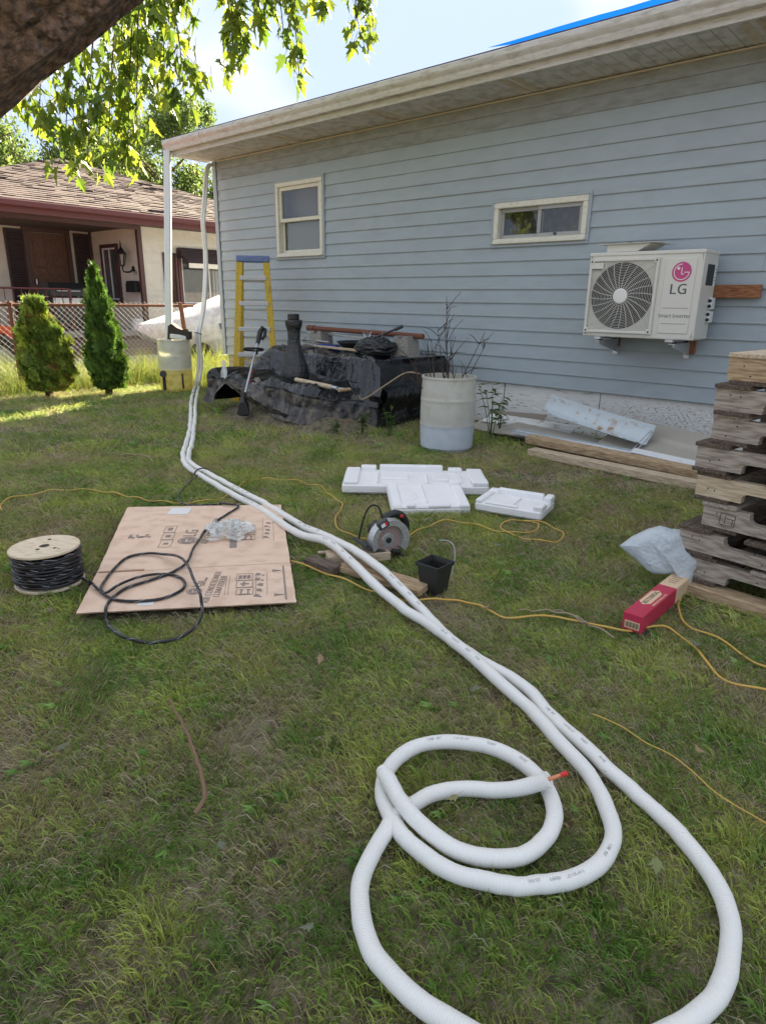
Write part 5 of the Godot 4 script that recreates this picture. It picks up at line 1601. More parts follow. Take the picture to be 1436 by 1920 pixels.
	solo("rusty_pipe", b, X.rust, "long rusty iron pipe resting across two concrete blocks", "pipe", HX(3.31, .868, .6))
	for q in [[2.98, .70, .78, 1.3, X.wood_pale, .05, "long pale wooden batten on top of the tarpaulin", .0], [2.95, .81, .52, 1.25, X.zinc, .03, "thin grey metal strip lying behind the wooden batten", -.01]]:
		b = MB.new()
		b.box(Vector3.ZERO, Vector3(q[3], .022, q[5]), .003)
		solo("batten", b, q[4], q[6], "batten", Transform3D(HB * Basis(Vector3.UP, -.06) * Basis(Vector3.BACK, q[7] - .012), H(q[0], q[1], q[2])))
	for k in 3:
		b = MB.new()
		b.rod(Vector3(-.3, 0, 0), Vector3(.35, 0, 0), .014, 8)
		b.rod(Vector3(-.33, 0, 0), Vector3(-.27, 0, 0), .022, 8)
		solo("pole", b, X.steel, ["nearest of three black-tipped metal poles on the pile's left", "middle one of three black-tipped metal poles on the pile", "rearmost of three black-tipped metal poles on the pile"][k], "pole", Transform3D(HB * Basis(Vector3.UP, -.5 + k * .1), H(2.42 + k * .09, .69 + k * .028, .86 - k * .12)), "metal poles on the pile")
	b = MB.new()
	b.lathe([Vector2(0, .0), Vector2(.16, .0), Vector2(.24, .07), Vector2(.25, .075), Vector2(.235, .08), Vector2(.15, .015), Vector2(0, .015)], 28)
	solo("black_pan", b, X.black_plastic, "shallow black pan under the grey strip on the pile", "pan", HX(3.22, .685, .55))
	b = MB.new()
	for k in 9: b.box(Vector3(k * .032, .03, 0), Vector3(.01, .05, .1), .003, Basis(Vector3.BACK, .3))
	b.box(Vector3(.13, .004, 0), Vector3(.3, .01, .1), .002)
	solo("plastic_crate", b, X.blue_plastic, "small ribbed blue plastic grate beside the left concrete block", "grate", HX(2.78, .665, .72))
	# bulging bin bag
	b = MB.new()
	b.sheet(56, 40, func(a, v):
		var an: float = a * TAU
		var ph: float = lerpf(-1.4, 1.5, v)
		var d := Vector3(cos(an) * cos(ph), sin(ph), sin(an) * cos(ph))
		var n: float = mottle.get_noise_3d(d.x * 120.0, d.y * 190.0, d.z * 120.0)
		var r2: float = 1.0 - absf(mottle.get_noise_3d(d.x * 260.0 + 70.0, d.y * 330.0, d.z * 260.0)) * 1.2
		return Vector3(d.x * .24, d.y * .105 + .09, d.z * .17) * (0.86 + .18 * n + .16 * r2))
	var bg := thing("bin_bag", "shiny black bin bag slumped on the pile's right end", "bag", HX(3.68, .645, .80))
	part("bag", b, X.black_bag, bg)
	b = MB.new()
	for k in 10:
		var x := rf(-.12, .18)
		b.tri(Vector3(x, .17, rf(-.03, .03)), Vector3(x + rf(.01, .03), .17, .01), Vector3(x + rf(-.04, .04), .22 + rf(0, .04), rf(-.03, .03)))
	part("paper_scraps", b, X.paper, bg)
	b = MB.new()
	b.rod(Vector3(-.2, -.06, 0), Vector3(.12, .05, 0), .011, 8)
	b.rod(Vector3(.07, .03, 0), Vector3(.16, .063, 0), .017, 8)
	solo("pry_bar", b, X.dark_steel, "dark metal bar slanting out of the bin bag", "bar", HX(3.80, .885, .72))
	# spade handle on the ledge
	var sh := thing("garden_fork_handle", "pale wooden tool handle with a grip lying on the tarpaulin ledge", "tool", Transform3D(HB * Basis(Vector3.UP, -.10) * Basis(Vector3.BACK, -.03), H(3.20, .425, 1.44)))
	b = MB.new()
	b.rod(Vector3(0, 0, 0), Vector3(.58, 0, 0), .022, 10)
	part("shaft", b, X.wood_pale, sh)
	b = MB.new()
	b.rod(Vector3(.57, 0, 0), Vector3(.66, 0, 0), .019, 8)
	for q in [-1.0, 1.0]: b.tube(PackedVector3Array([Vector3(.65, 0, 0), Vector3(.69, 0, q * .04), Vector3(.76, 0, q * .055)]), .008, 6)
	part("yoke", b, X.steel, sh)
	b = MB.new()
	b.rod(Vector3(.76, 0, -.065), Vector3(.76, 0, .065), .016, 8)
	part("grip", b, X.wood_tan, sh)
	# string trimmer leaning on the pile
	var st := thing("string_trimmer", "string trimmer with loop handle leaning on the tarpaulin's left corner", "trimmer")
	var foot := Vector3(-1.42, .10, -6.62)
	var head := Vector3(-1.33, .78, -7.10)
	b = MB.new()
	b.rod(foot + Vector3(0, .10, 0), head, .013, 10)
	part("shaft", b, X.steel, st)
	b = MB.new()
	b.tube(PackedVector3Array([head - (head - foot) * .06, head, head + Vector3(.015, .07, -.03), head + Vector3(.045, .12, -.04), head + Vector3(.07, .1, -.04), head + Vector3(.065, .04, -.03), head + Vector3(.035, .0, -.01)]), [.022, .026, .03, .026, .02, .018, .015], 8)
	part("rear_grip", b, X.dark_pot, st)
	b = MB.new()
	var lp := PackedVector3Array()
	var mid := foot.lerp(head, .82)
	for i in 17: lp.append(mid + Vector3(-.02 + cos(i * TAU / 16) * .10, sin(i * TAU / 16) * .018 + .03, sin(i * TAU / 16) * .09 + .03))
	b.tube(lp, .012, 6, false)
	b.box(mid, Vector3(.04, .05, .05), .008)
	part("loop_handle", b, X.black_plastic, st)
	b = MB.new()
	b.lathe([Vector2(.0, .2), Vector2(.026, .19), Vector2(.032, .12), Vector2(.055, .06), Vector2(.06, .0), Vector2(.05, -.04), Vector2(0, -.05)], 14, Transform3D(Basis(Vector3.RIGHT, -.2), foot))
	b.prism(PackedVector2Array([Vector2(-.06, 0), Vector2(.07, 0), Vector2(.04, .12), Vector2(-.02, .12)]), .01, Transform3D(Basis(Vector3.UP, .3), foot + Vector3(0, -.02, .06)))
	part("head", b, X.dark_pot, st)
	b = MB.new()
	for k in 3: b.rod(foot.lerp(head, .4 + k * .07), foot.lerp(head, .42 + k * .07), .0145, 8)
	part("sticker", b, X.red_plastic, st)
	b = MB.new()
	b.sheet(14, 14, func(a, v): return Vector3((a - .5) * .13 * (1.1 - v * .8), (v - .3) * .18, .02 * sin(a * 9.0 + v * 5.0)))
	solo("silver_bag", b, X.clear_wrap, "small crumpled clear plastic bag on the tarpaulin's left corner", "bag", HX(2.22, .43, 1.60, -.3))

func ladder() -> void:
	var t := thing("step_ladder", "yellow fibreglass step ladder with a blue top, standing by the wall", "ladder", WX(-1.60, 0, -8.42, .12))
	var hi := 1.63
	for s in [-1.0, 1.0]:
		var b := MB.new()
		b.bar(Vector3(s * .245, 0, .46), Vector3(s * .155, hi, .03), .075, .05, Vector3(1, 0, 0), .004)
		part("front_rail", b, X.ladder_yellow, t)
		b = MB.new()
		b.bar(Vector3(s * .23, 0, -.17), Vector3(s * .145, hi - .02, -.06), .055, .04, Vector3(1, 0, 0), .004)
		part("rear_rail", b, X.ladder_yellow, t)
		b = MB.new()
		b.bar(Vector3(s * .17, .78, .24), Vector3(s * .17, .74, -.1), .018, .006, Vector3.UP)
		part("spreader", b, X.steel, t)
	for k in 5:
		var y := .255 + k * .292
		var w := lerpf(.49, .31, y / hi) - .02
		bxp("step", t, X.ladder_step, Vector3(0, y, lerpf(.46, .03, y / hi)), Vector3(w, .05, .085), .006)
	for k in 4: bxp("rear_bar", t, X.ladder_step, Vector3(0, .4 + k * .33, lerpf(-.17, -.06, (.4 + k * .33) / hi)), Vector3(lerpf(.45, .3, (.4 + k * .33) / hi), .022, .02), .004)
	bxp("top_cap", t, X.ladder_blue, Vector3(0, hi + .01, -.01), Vector3(.39, .075, .17), .012)
	bxp("warning_label", t, X.paper, Vector3(.172, 1.3, .16), Vector3(.004, .2, .04), .0, Basis(Vector3.RIGHT, .26))

# ---------------------------------------------------------------- scraps against the skirting
func scrap() -> void:
	var slat := func(called: String, m: Material, label: String, cat: String, s: float, y: float, o: float, l: float, h: float, w: float, yaw: float, pitch := 0.0, roll := 0.0, grp := "") -> MeshInstance3D:
		var b := MB.new()
		b.box(Vector3.ZERO, Vector3(l, h, w), .004)
		return solo(called, b, m, label, cat, Transform3D(HB * Basis(Vector3.UP, yaw) * Basis(Vector3.BACK, pitch) * Basis(Vector3.RIGHT, roll), H(s, y, o)), grp)
	slat.call("timber_plank", X.wood_tan, "upper weathered plank lying beside the siding scraps", "plank", 6.34, .085, 1.0, 1.6, .06, .10, -.10, -.012, 0.1, "planks on the ground")
	slat.call("timber_plank", X.wood_pale, "lower weathered plank lying on the bare soil", "plank", 6.45, .035, 1.18, 1.55, .055, .11, -.10, 0.0, 0.0, "planks on the ground")
	slat.call("blue_strip", X.blue_trim, "long narrow blue siding strip on the scrap heap", "strip", 5.95, .10, .80, 1.35, .012, .085, -.12, 0.0, .25)
	slat.call("white_strip", X.white_paint, "white trim strips beside the pallet stack's foot", "strip", 6.75, .11, .90, .7, .012, .07, -.12, -.03, .3)
	# lengths of siding: bent panels with a step along them
	var panel := func(label: String, m: Material, l: float, w: float, xf: Transform3D, curl: float) -> void:
		var b := MB.new()
		b.sheet(24, 24, func(a, v):
			var st := .018 * (fposmod(v * 2.0, 1.0)) 
			return Vector3((a - .5) * l, st + curl * (v - .5) * (v - .5) + .02 * a * a * curl * 8.0 + .004 * mottle.get_noise_2d(a * 300.0, v * 200.0), (v - .5) * w), true)
		solo("siding_panel", b, m, label, "siding panel", xf, "scrap siding panels")
	panel.call("flat beige scrap siding panel lowest against the skirting", X.beige_siding, 1.25, .34, Transform3D(HB * Basis(Vector3.UP, -.16) * Basis(Vector3.RIGHT, .22), H(5.28, .055, .45)), .0)
	panel.call("brownish scrap siding panel under the others on the left", X.brown_siding, 0.6, .26, Transform3D(HB * Basis(Vector3.UP, .12) * Basis(Vector3.RIGHT, .45), H(4.98, .075, .22)), .1)
	panel.call("grey beige scrap siding panel in the middle of the heap", X.beige_siding, 1.45, .30, Transform3D(HB * Basis(Vector3.UP, -.20) * Basis(Vector3.RIGHT, .2) * Basis(Vector3.BACK, -.02), H(5.80, .07, .66)), .0)
	panel.call("narrow dirty white panel lying nearest the barrel end of the heap", X.plywood, .95, .2, Transform3D(HB * Basis(Vector3.UP, -.05) * Basis(Vector3.RIGHT, .3), H(5.2, .10, .30)), .0)
	panel.call("long thin grey panel between the planks and the curled panel", X.zinc, 1.5, .14, Transform3D(HB * Basis(Vector3.UP, -.13) * Basis(Vector3.RIGHT, .12), H(6.05, .095, .83)), .0)
	panel.call("curled pale blue siding panel with rust spots atop the heap", X.curled_panel, 1.1, .24, Transform3D(HB * Basis(Vector3.UP, -.22) * Basis(Vector3.BACK, -.16) * Basis(Vector3.RIGHT, .5), H(5.90, .175, .50)), .4)
	panel.call("bundle of beige siding tied with wire beside the pallets", X.beige_siding, 1.1, .42, Transform3D(HB * Basis(Vector3.UP, -.20) * Basis(Vector3.BACK, -.05) * Basis(Vector3.RIGHT, .45), H(6.62, .15, .58)), .0)
	var b := MB.new()
	var c := H(6.38, .17, .62)
	b.tube(round_off(PackedVector3Array([c + HB * Vector3(-.02, -.1, .24), c + HB * Vector3(.03, .02, .06), c + HB * Vector3(.06, .12, -.1), c + HB * Vector3(.03, .17, -.14), c + HB * Vector3(0, .13, -.1), c + HB * Vector3(.08, .12, -.08), c + HB * Vector3(.16, .12, -.12), c + HB * Vector3(.2, .14, -.16)]), .02), .004, 5)
	b.tube(round_off(PackedVector3Array([c + HB * Vector3(.01, -.1, .24), c + HB * Vector3(.06, .02, .06), c + HB * Vector3(.07, .12, -.1)]), .02), .004, 5)
	solo("tie_wire", b, X.zinc, "grey wire tied round the beige siding bundle", "wire")

# ---------------------------------------------------------------- pallet stack
func pallets() -> void:
	var ax := Vector3(.655, 0, .756).normalized()
	var nz := Vector3(-.756, 0, .655).normalized()
	var B := Basis(ax, Vector3.UP, nz)
	var L := 1.2
	var Dp := 1.0
	var notch := PackedVector2Array([Vector2(0, 0), Vector2(.18, 0), Vector2(.182, .026), Vector2(.19, .036), Vector2(.202, .04), Vector2(.37, .04), Vector2(.39, .036), Vector2(.405, .022), Vector2(.41, 0), Vector2(.79, 0), Vector2(.795, .022), Vector2(.81, .036), Vector2(.83, .04), Vector2(.99, .04), Vector2(1.01, .036), Vector2(1.025, .022), Vector2(1.03, 0), Vector2(1.2, 0), Vector2(1.2, .0845), Vector2(0, .0845)])
	var sb := MB.new()
	sb.prism(notch, .038)
	var stringer := sb.mesh()
	var decks := []
	for w in [.135, .09]:
		var q := MB.new()
		q.box(Vector3.ZERO, Vector3(Dp, .017, w), .002)
		decks.append(q.mesh())
	var tone := [X.wood_pale, X.wood_tan, X.wood_grey, X.wood_grey, X.wood_tan, X.wood_grey, X.wood_grey, X.wood_tan]
	var names8 := ["topmost pallet of the stack, fresh tan wood with trays on it", "second pallet from the top, greyish with swirling knots", "third pallet from the top of the stack, greenish grey", "fourth pallet from the top, streaked brown and grey", "fifth pallet from the top, pale tan with one knot", "sixth pallet from the top, stamped grey wood turned upside down", "seventh pallet from the top, worn grey wood turned upside down", "lowest grey pallet of the stack, half sunk behind the red box"]
	var fronts := [X.wood_tan, X.wood_grey, X.wood_grey, X.wood_grey, X.wood_pale, X.wood_grey, X.wood_grey, X.wood_grey]
	var shift := [.02, -.01, -.01, -.045, -.03, .015, -.06, -.03]
	for k in 8:
		var lvl := 7 - k
		var flip: bool = k == 5 or k == 6
		var y := .062 + lvl * .1185
		var org: Vector3 = Vector3(1.31, y, -2.60) + ax * (shift[k] - .0) + nz * rf(-.02, .015)
		var t := thing("pallet", names8[k], "pallet", Transform3D(B * Basis(Vector3.UP, rf(-.015, .015)), org), "stacked wooden pallets")
		var flipx := Basis(Vector3.RIGHT, PI) if flip else Basis()
		for j in 3:
			var z := -.038 - j * .48
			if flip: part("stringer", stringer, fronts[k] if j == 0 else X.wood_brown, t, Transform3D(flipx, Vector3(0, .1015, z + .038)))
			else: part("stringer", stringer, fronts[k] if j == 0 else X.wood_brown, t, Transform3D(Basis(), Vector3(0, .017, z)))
		var xs := [.068, .31, .47, .62, .78, .95, 1.13]
		for j in 7:
			var wide := 0 if j % 3 == 0 else 1
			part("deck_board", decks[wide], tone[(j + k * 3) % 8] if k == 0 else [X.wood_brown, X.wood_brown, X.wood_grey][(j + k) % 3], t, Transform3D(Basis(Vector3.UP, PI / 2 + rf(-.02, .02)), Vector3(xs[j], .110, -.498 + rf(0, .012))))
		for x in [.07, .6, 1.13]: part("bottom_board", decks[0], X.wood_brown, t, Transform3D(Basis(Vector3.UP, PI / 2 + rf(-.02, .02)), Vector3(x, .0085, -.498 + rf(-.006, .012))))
		var nl := MB.new()
		for x in [.05, .085, .3, .34, .6, .63]:
			nl.lathe([Vector2(.0035, 0), Vector2(0, .001)], 6, Transform3D(Basis(Vector3.RIGHT, PI / 2), Vector3(x + rf(-.01, .01), .05 + rf(-.02, .03), .0004)))
		part("nails", nl, X.print_black, t).set_meta("kind", "stuff")
		if k == 5:
			var st := MB.new()
			ring_frame(st, -.03, .03, -.024, .024, .002, 0, .0006, 0)
			st.box(Vector3(-.009, .0, .0003), Vector3(.002, .036, .0006)); st.box(Vector3(.012, .006, .0003), Vector3(.03, .002, .0006)); st.box(Vector3(.02, -.007, .0003), Vector3(.002, .024, .0006))
			part("stamp", st, X.print_black, t, Transform3D(Basis(Vector3.BACK, -.05), Vector3(.10, .058, .0006)))
	var gb := MB.new()
	gb.box(Vector3.ZERO, Vector3(1.25, .055, .09), .006)
	solo("ground_board", gb, X.wood_tan, "orange tan board lying on the grass under the pallets", "board", Transform3D(B * Basis(Vector3.UP, .05), Vector3(1.33, .032, -2.60) + ax * .58 - nz * .01))
	gb = MB.new()
	gb.box(Vector3.ZERO, Vector3(1.1, .055, .09), .006)
	solo("ground_board", gb, X.wood_brown, "dark board on the grass under the back of the pallet stack", "board", Transform3D(B, Vector3(1.33, .032, -2.60) + ax * .6 - nz * .85))
	# trays on top
	var top := .062 + 7 * .1185 + .127
	var o := Vector3(1.33, top, -2.60) + ax * .085
	var tr := thing("clear_tray", "clear plastic tray of small parts on top of the pallets", "tray", Transform3D(B, o + ax * .13 - nz * .14))
	var b := MB.new()
	b.box(Vector3(0, .003, 0), Vector3(.2, .005, .15), .001)
	ring_frame(b, -.105, .105, -.08, .08, .005, 0, .001)
	for q in [[Vector3(0, .018, .075), Vector3(.21, .035, .004)], [Vector3(0, .018, -.075), Vector3(.21, .035, .004)], [Vector3(.105, .018, 0), Vector3(.004, .035, .15)], [Vector3(-.105, .018, 0), Vector3(.004, .035, .15)]]: b.box(q[0], q[1], .001)
	part("tub", b, X.clear_wrap, tr)
	for k in 6: bxp("contents", tr, X.white_hard if k % 2 else X.paper, Vector3(-.07 + k * .028, .016, rf(-.04, .04)), Vector3(.022, .025, .03), .003, Basis(Vector3.UP, rf(0, 1)))
	var bt := thing("blue_bottle", "small white and blue packet beside the clear tray", "packet", Transform3D(B, o + ax * .25 - nz * .12))
	bxp("wrapper", bt, X.paper, Vector3(0, .04, 0), Vector3(.1, .08, .05), .015, Basis(Vector3.BACK, .3))
	bxp("cap", bt, X.blue_plastic, Vector3(-.045, .02, .03), Vector3(.03, .035, .03), .01)

# ---------------------------------------------------------------- pipes and cords over the lawn
func along(pts: PackedVector3Array, fr: float) -> Transform3D:   # frame on a path: x along it, y up
	var i := clampi(int(fr * (pts.size() - 1)), 1, pts.size() - 2)
	var x := (pts[i + 1] - pts[i - 1]).normalized()
	var z := x.cross(Vector3.UP).normalized()
	return Transform3D(Basis(x, z.cross(x), z), pts[i])

func pipes() -> void:
	var R := .0194
	for k in 2:
		var flat: Array = PIPE_A if k == 0 else PIPE_B
		var hang: Array = HANG_A if k == 0 else HANG_B
		var p := PackedVector3Array([H(-.16, 2.90, -.7), H(-.11, 2.93, -.25)])
		for i in hang.size() / 3: p.append(Vector3(hang[i * 3], hang[i * 3 + 1], hang[i * 3 + 2]))
		var n := flat.size() / 2
		for i in n:
			var y := .026
			if k == 0:
				# the coil climbs over itself at its far left and at the end
				if i > 30: y += .012 * smoothstep(31.0, 34.0, i) * (1.0 - smoothstep(38.0, 42.0, i))
				if i > 41: y += .042 * smoothstep(43.0, 47.0, i)
				if i == 16 or i == 17: y += .012
			else:
				if i > 40: y += .07 * smoothstep(46.0, 48.5, i)
				if i >= 40 and i <= 43: y = .024
			y += .058 * exp(-pow((i - (12.3 if k == 0 else 12.8)) / 1.5, 2.0))      # over the offcuts
			p.append(Vector3(flat[i * 2], y, flat[i * 2 + 1]))
		var pts := round_off(p, .022)
		var t := thing("insulated_pipe", "white insulated copper pipe ending in the small inner coil on the grass" if k == 0 else "white insulated copper pipe making the wide outer loop, red cap on its end", "pipe", Transform3D(), "white insulated pipes")
		var b := MB.new()
		var rad := []
		for i in pts.size():
			rad.append(R * (1.0 + .07 * mottle.get_noise_1d(i * 9.0 + k * 500.0) + .03 * mottle.get_noise_1d(i * 40.0)))
			if pts[i].y < .2: pts[i] += Vector3(mottle.get_noise_1d(i * 5.0 + k * 900.0), 0, mottle.get_noise_1d(i * 5.0 + 400.0 + k * 900.0)) * .009
		b.tube(pts, rad, 16)
		part("insulation", b, X.pipe_foam, t)
		var e := pts[pts.size() - 1]
		var dir := (e - pts[pts.size() - 4]).normalized()
		if k == 1:
			b = MB.new()
			b.rod(e, e + dir * .04, .005, 10)
			part("copper_end", b, X.copper, t)
			b = MB.new()
			b.rod(e + dir * .034, e + dir * .05, .0062, 10)
			part("red_cap", b, X.red_plastic, t)
		else:
			b = MB.new()
			b.tube(PackedVector3Array([e, e + dir * .012, e + dir * .02]), [R, R * .8, R * .3], 14)
			part("pinched_end", b, X.pipe_foam, t)
		# printed legend along the top
		var fr := 0.52 if k == 0 else 0.50
		var words := ["LINE SET", "1/4\"X1/2\"", "X50FT", "25/50"]
		var lx := 0
		while fr < .985:
			var q := along(pts, fr)
			var cam := (Vector3(0, 1.18, 0) - q.origin).normalized()
			var out := (Vector3.UP * .8 + (cam - q.basis.x * cam.dot(q.basis.x)).normalized() * .6)
			out = (out - q.basis.x * out.dot(q.basis.x)).normalized()
			lettering(t, words[lx % 4], .006, X.sash_grey, Transform3D(Basis(q.basis.x, out.cross(q.basis.x), out), q.origin + out * (R * 1.03 + .0004)), .0006, "Droid Sans Mono")
			fr += .0048 if lx % 4 != 3 else .055
			lx += 1
	# ties and the cable that runs with them
	for q in [[HANG_A, 11, "black cable tie round the hanging pipes beside the corner barrel"], [PIPE_A, 8, "black cable tie round the pipes where the cable leaves them"]]:
		var at: Vector3
		if q[1] == 11: at = (Vector3(HANG_A[33], HANG_A[34], HANG_A[35]) + Vector3(HANG_B[33], HANG_B[34], HANG_B[35])) / 2
		else: at = (Vector3(PIPE_A[16], .03, PIPE_A[17]) + Vector3(PIPE_B[16], .03, PIPE_B[17])) / 2
		var b := MB.new()
		var lp := PackedVector3Array()
		var side := Vector3(.85, -.2, .1) if q[1] == 11 else Vector3(.7, 0, -.7)
		var up2 := Vector3(0, .25, 1) if q[1] == 11 else Vector3.UP
		for i in 17: lp.append(at + side.normalized() * cos(i * TAU / 16) * .052 + up2.normalized() * sin(i * TAU / 16) * .03)
		b.tube(lp, .005, 5, false)
		solo("cable_tie", b, X.black_plastic, q[2], "cable tie")
	# black and white cable from its reel
	var cp := smooth(CABLE, .012, .012)
	var lift := PackedVector3Array()
	for i in cp.size():
		var f := float(i) / cp.size()
		var oncard := .026 if in_card(Vector2(cp[i].x, cp[i].z)) else .004
		lift.append(cp[i] + Vector3.UP * (oncard + .055 * pow(maxf(0.0, sin(PI * clampf((f - .28) / .22, 0, 1))), 2.0) + .02 * maxf(0.0, sin(f * 40.0)) * .5))
	lift[0] = Vector3(-1.335, .06, -2.66)
	var ct := thing("electric_cable", "black cable with white tracer looping from the reel over the cardboard", "cable")
	var cb := MB.new()
	cb.tube(lift, .0062, 8)
	part("jacket", cb, X.cable_black, ct)
	cb = MB.new()
	var tw := PackedVector3Array()
	for i in lift.size():
		var tn := (lift[mini(i + 1, lift.size() - 1)] - lift[maxi(i - 1, 0)]).normalized()
		var sd := tn.cross(Vector3.UP).normalized()
		var an := i * .6
		tw.append(lift[i] + (sd * cos(an) + Vector3.UP * sin(an)) * .0042)
	cb.tube(tw, .0024, 5)
	part("white_tracer", cb, X.cable_white, ct)
	var reel := thing("cable_reel", "plywood reel wound with black cable on the grass left of the cardboard", "reel", Transform3D(Basis().scaled(Vector3(.9, .86, .9)), Vector3(-1.43, 0, -2.60)))
	cb = MB.new()
	cb.lathe([Vector2(.022, .188), Vector2(.152, .188), Vector2(.155, .191), Vector2(.155, .199), Vector2(.152, .202), Vector2(.022, .202)], 48)
	cb.lathe([Vector2(.022, .202), Vector2(.022, .188)], 20)
	part("upper_flange", cb, X.reel_ply, reel, Transform3D(Basis(Vector3.BACK, .02), Vector3.ZERO))
	cb = MB.new()
	cb.lathe([Vector2(.0, .008), Vector2(.150, .008), Vector2(.153, .011), Vector2(.153, .02), Vector2(.150, .023), Vector2(.0, .027)], 40)
	part("lower_flange", cb, X.reel_ply, reel)
	cb = MB.new()
	cb.lathe([Vector2(.06, .02), Vector2(.06, .19)], 20)
	cb.lathe([Vector2(.0, .2035), Vector2(.02, .2035)], 20)
	for q in [Vector3(.06, .2035, .03), Vector3(-.02, .2035, -.085), Vector3(.085, .2035, .04), Vector3(-.01, .2035, .05)]: cb.lathe([Vector2(.0095, .0), Vector2(0, .0005)], 12, Transform3D(Basis(), q))
	part("core_hole", cb, X.wood_dark, reel)
	for k in 11:
		var wb := MB.new()
		var lp := PackedVector3Array()
		for i in 41: lp.append(Vector3(cos(i * TAU / 40) * (.146 + .004 * sin(k * 2.1 + i * .3)), .036 + k * .0138 + .004 * sin(i * TAU / 40 + k), sin(i * TAU / 40) * (.146 + .004 * sin(k * 2.1 + i * .3))))
		wb.tube(lp, .0075, 7, false)
		part("winding", wb, X.cable_black, reel)
		wb = MB.new()
		var l2 := PackedVector3Array()
		for i in 121:
			var a := i * TAU / 120
			var an := a * 9.0 + k * 1.7
			l2.append(Vector3(cos(a) * (.146 + cos(an) * .0055), .036 + k * .0138 + sin(an) * .0055, sin(a) * (.146 + cos(an) * .0055)))
		wb.tube(l2, .002, 4, false)
		part("white_tracer", wb, X.cable_white, reel)
	# yellow extension cords and a string
	for q in [[CORD_A, "thin yellow cord winding across the lawn past the saw to a plug", .004], [CORD_B, "yellow cord running from the pipes past the pot and the red box", .0046], [CORD_C, "yellow cord coming out from under the pallet stack", .0046], [STRING, "taut thin yellow string over the grass at the right edge", .0018]]:
		var b := MB.new()
		var pts := smooth(q[0], .012 if q[2] > .003 else .035, .02)
		for i in pts.size(): pts[i] += Vector3.UP * (.006 * sin(i * .37) + .006)
		b.tube(pts, q[2], 7)
		solo("yellow_cord", b, X.cord_yellow, q[1], "cord", Transform3D(), "yellow cords")

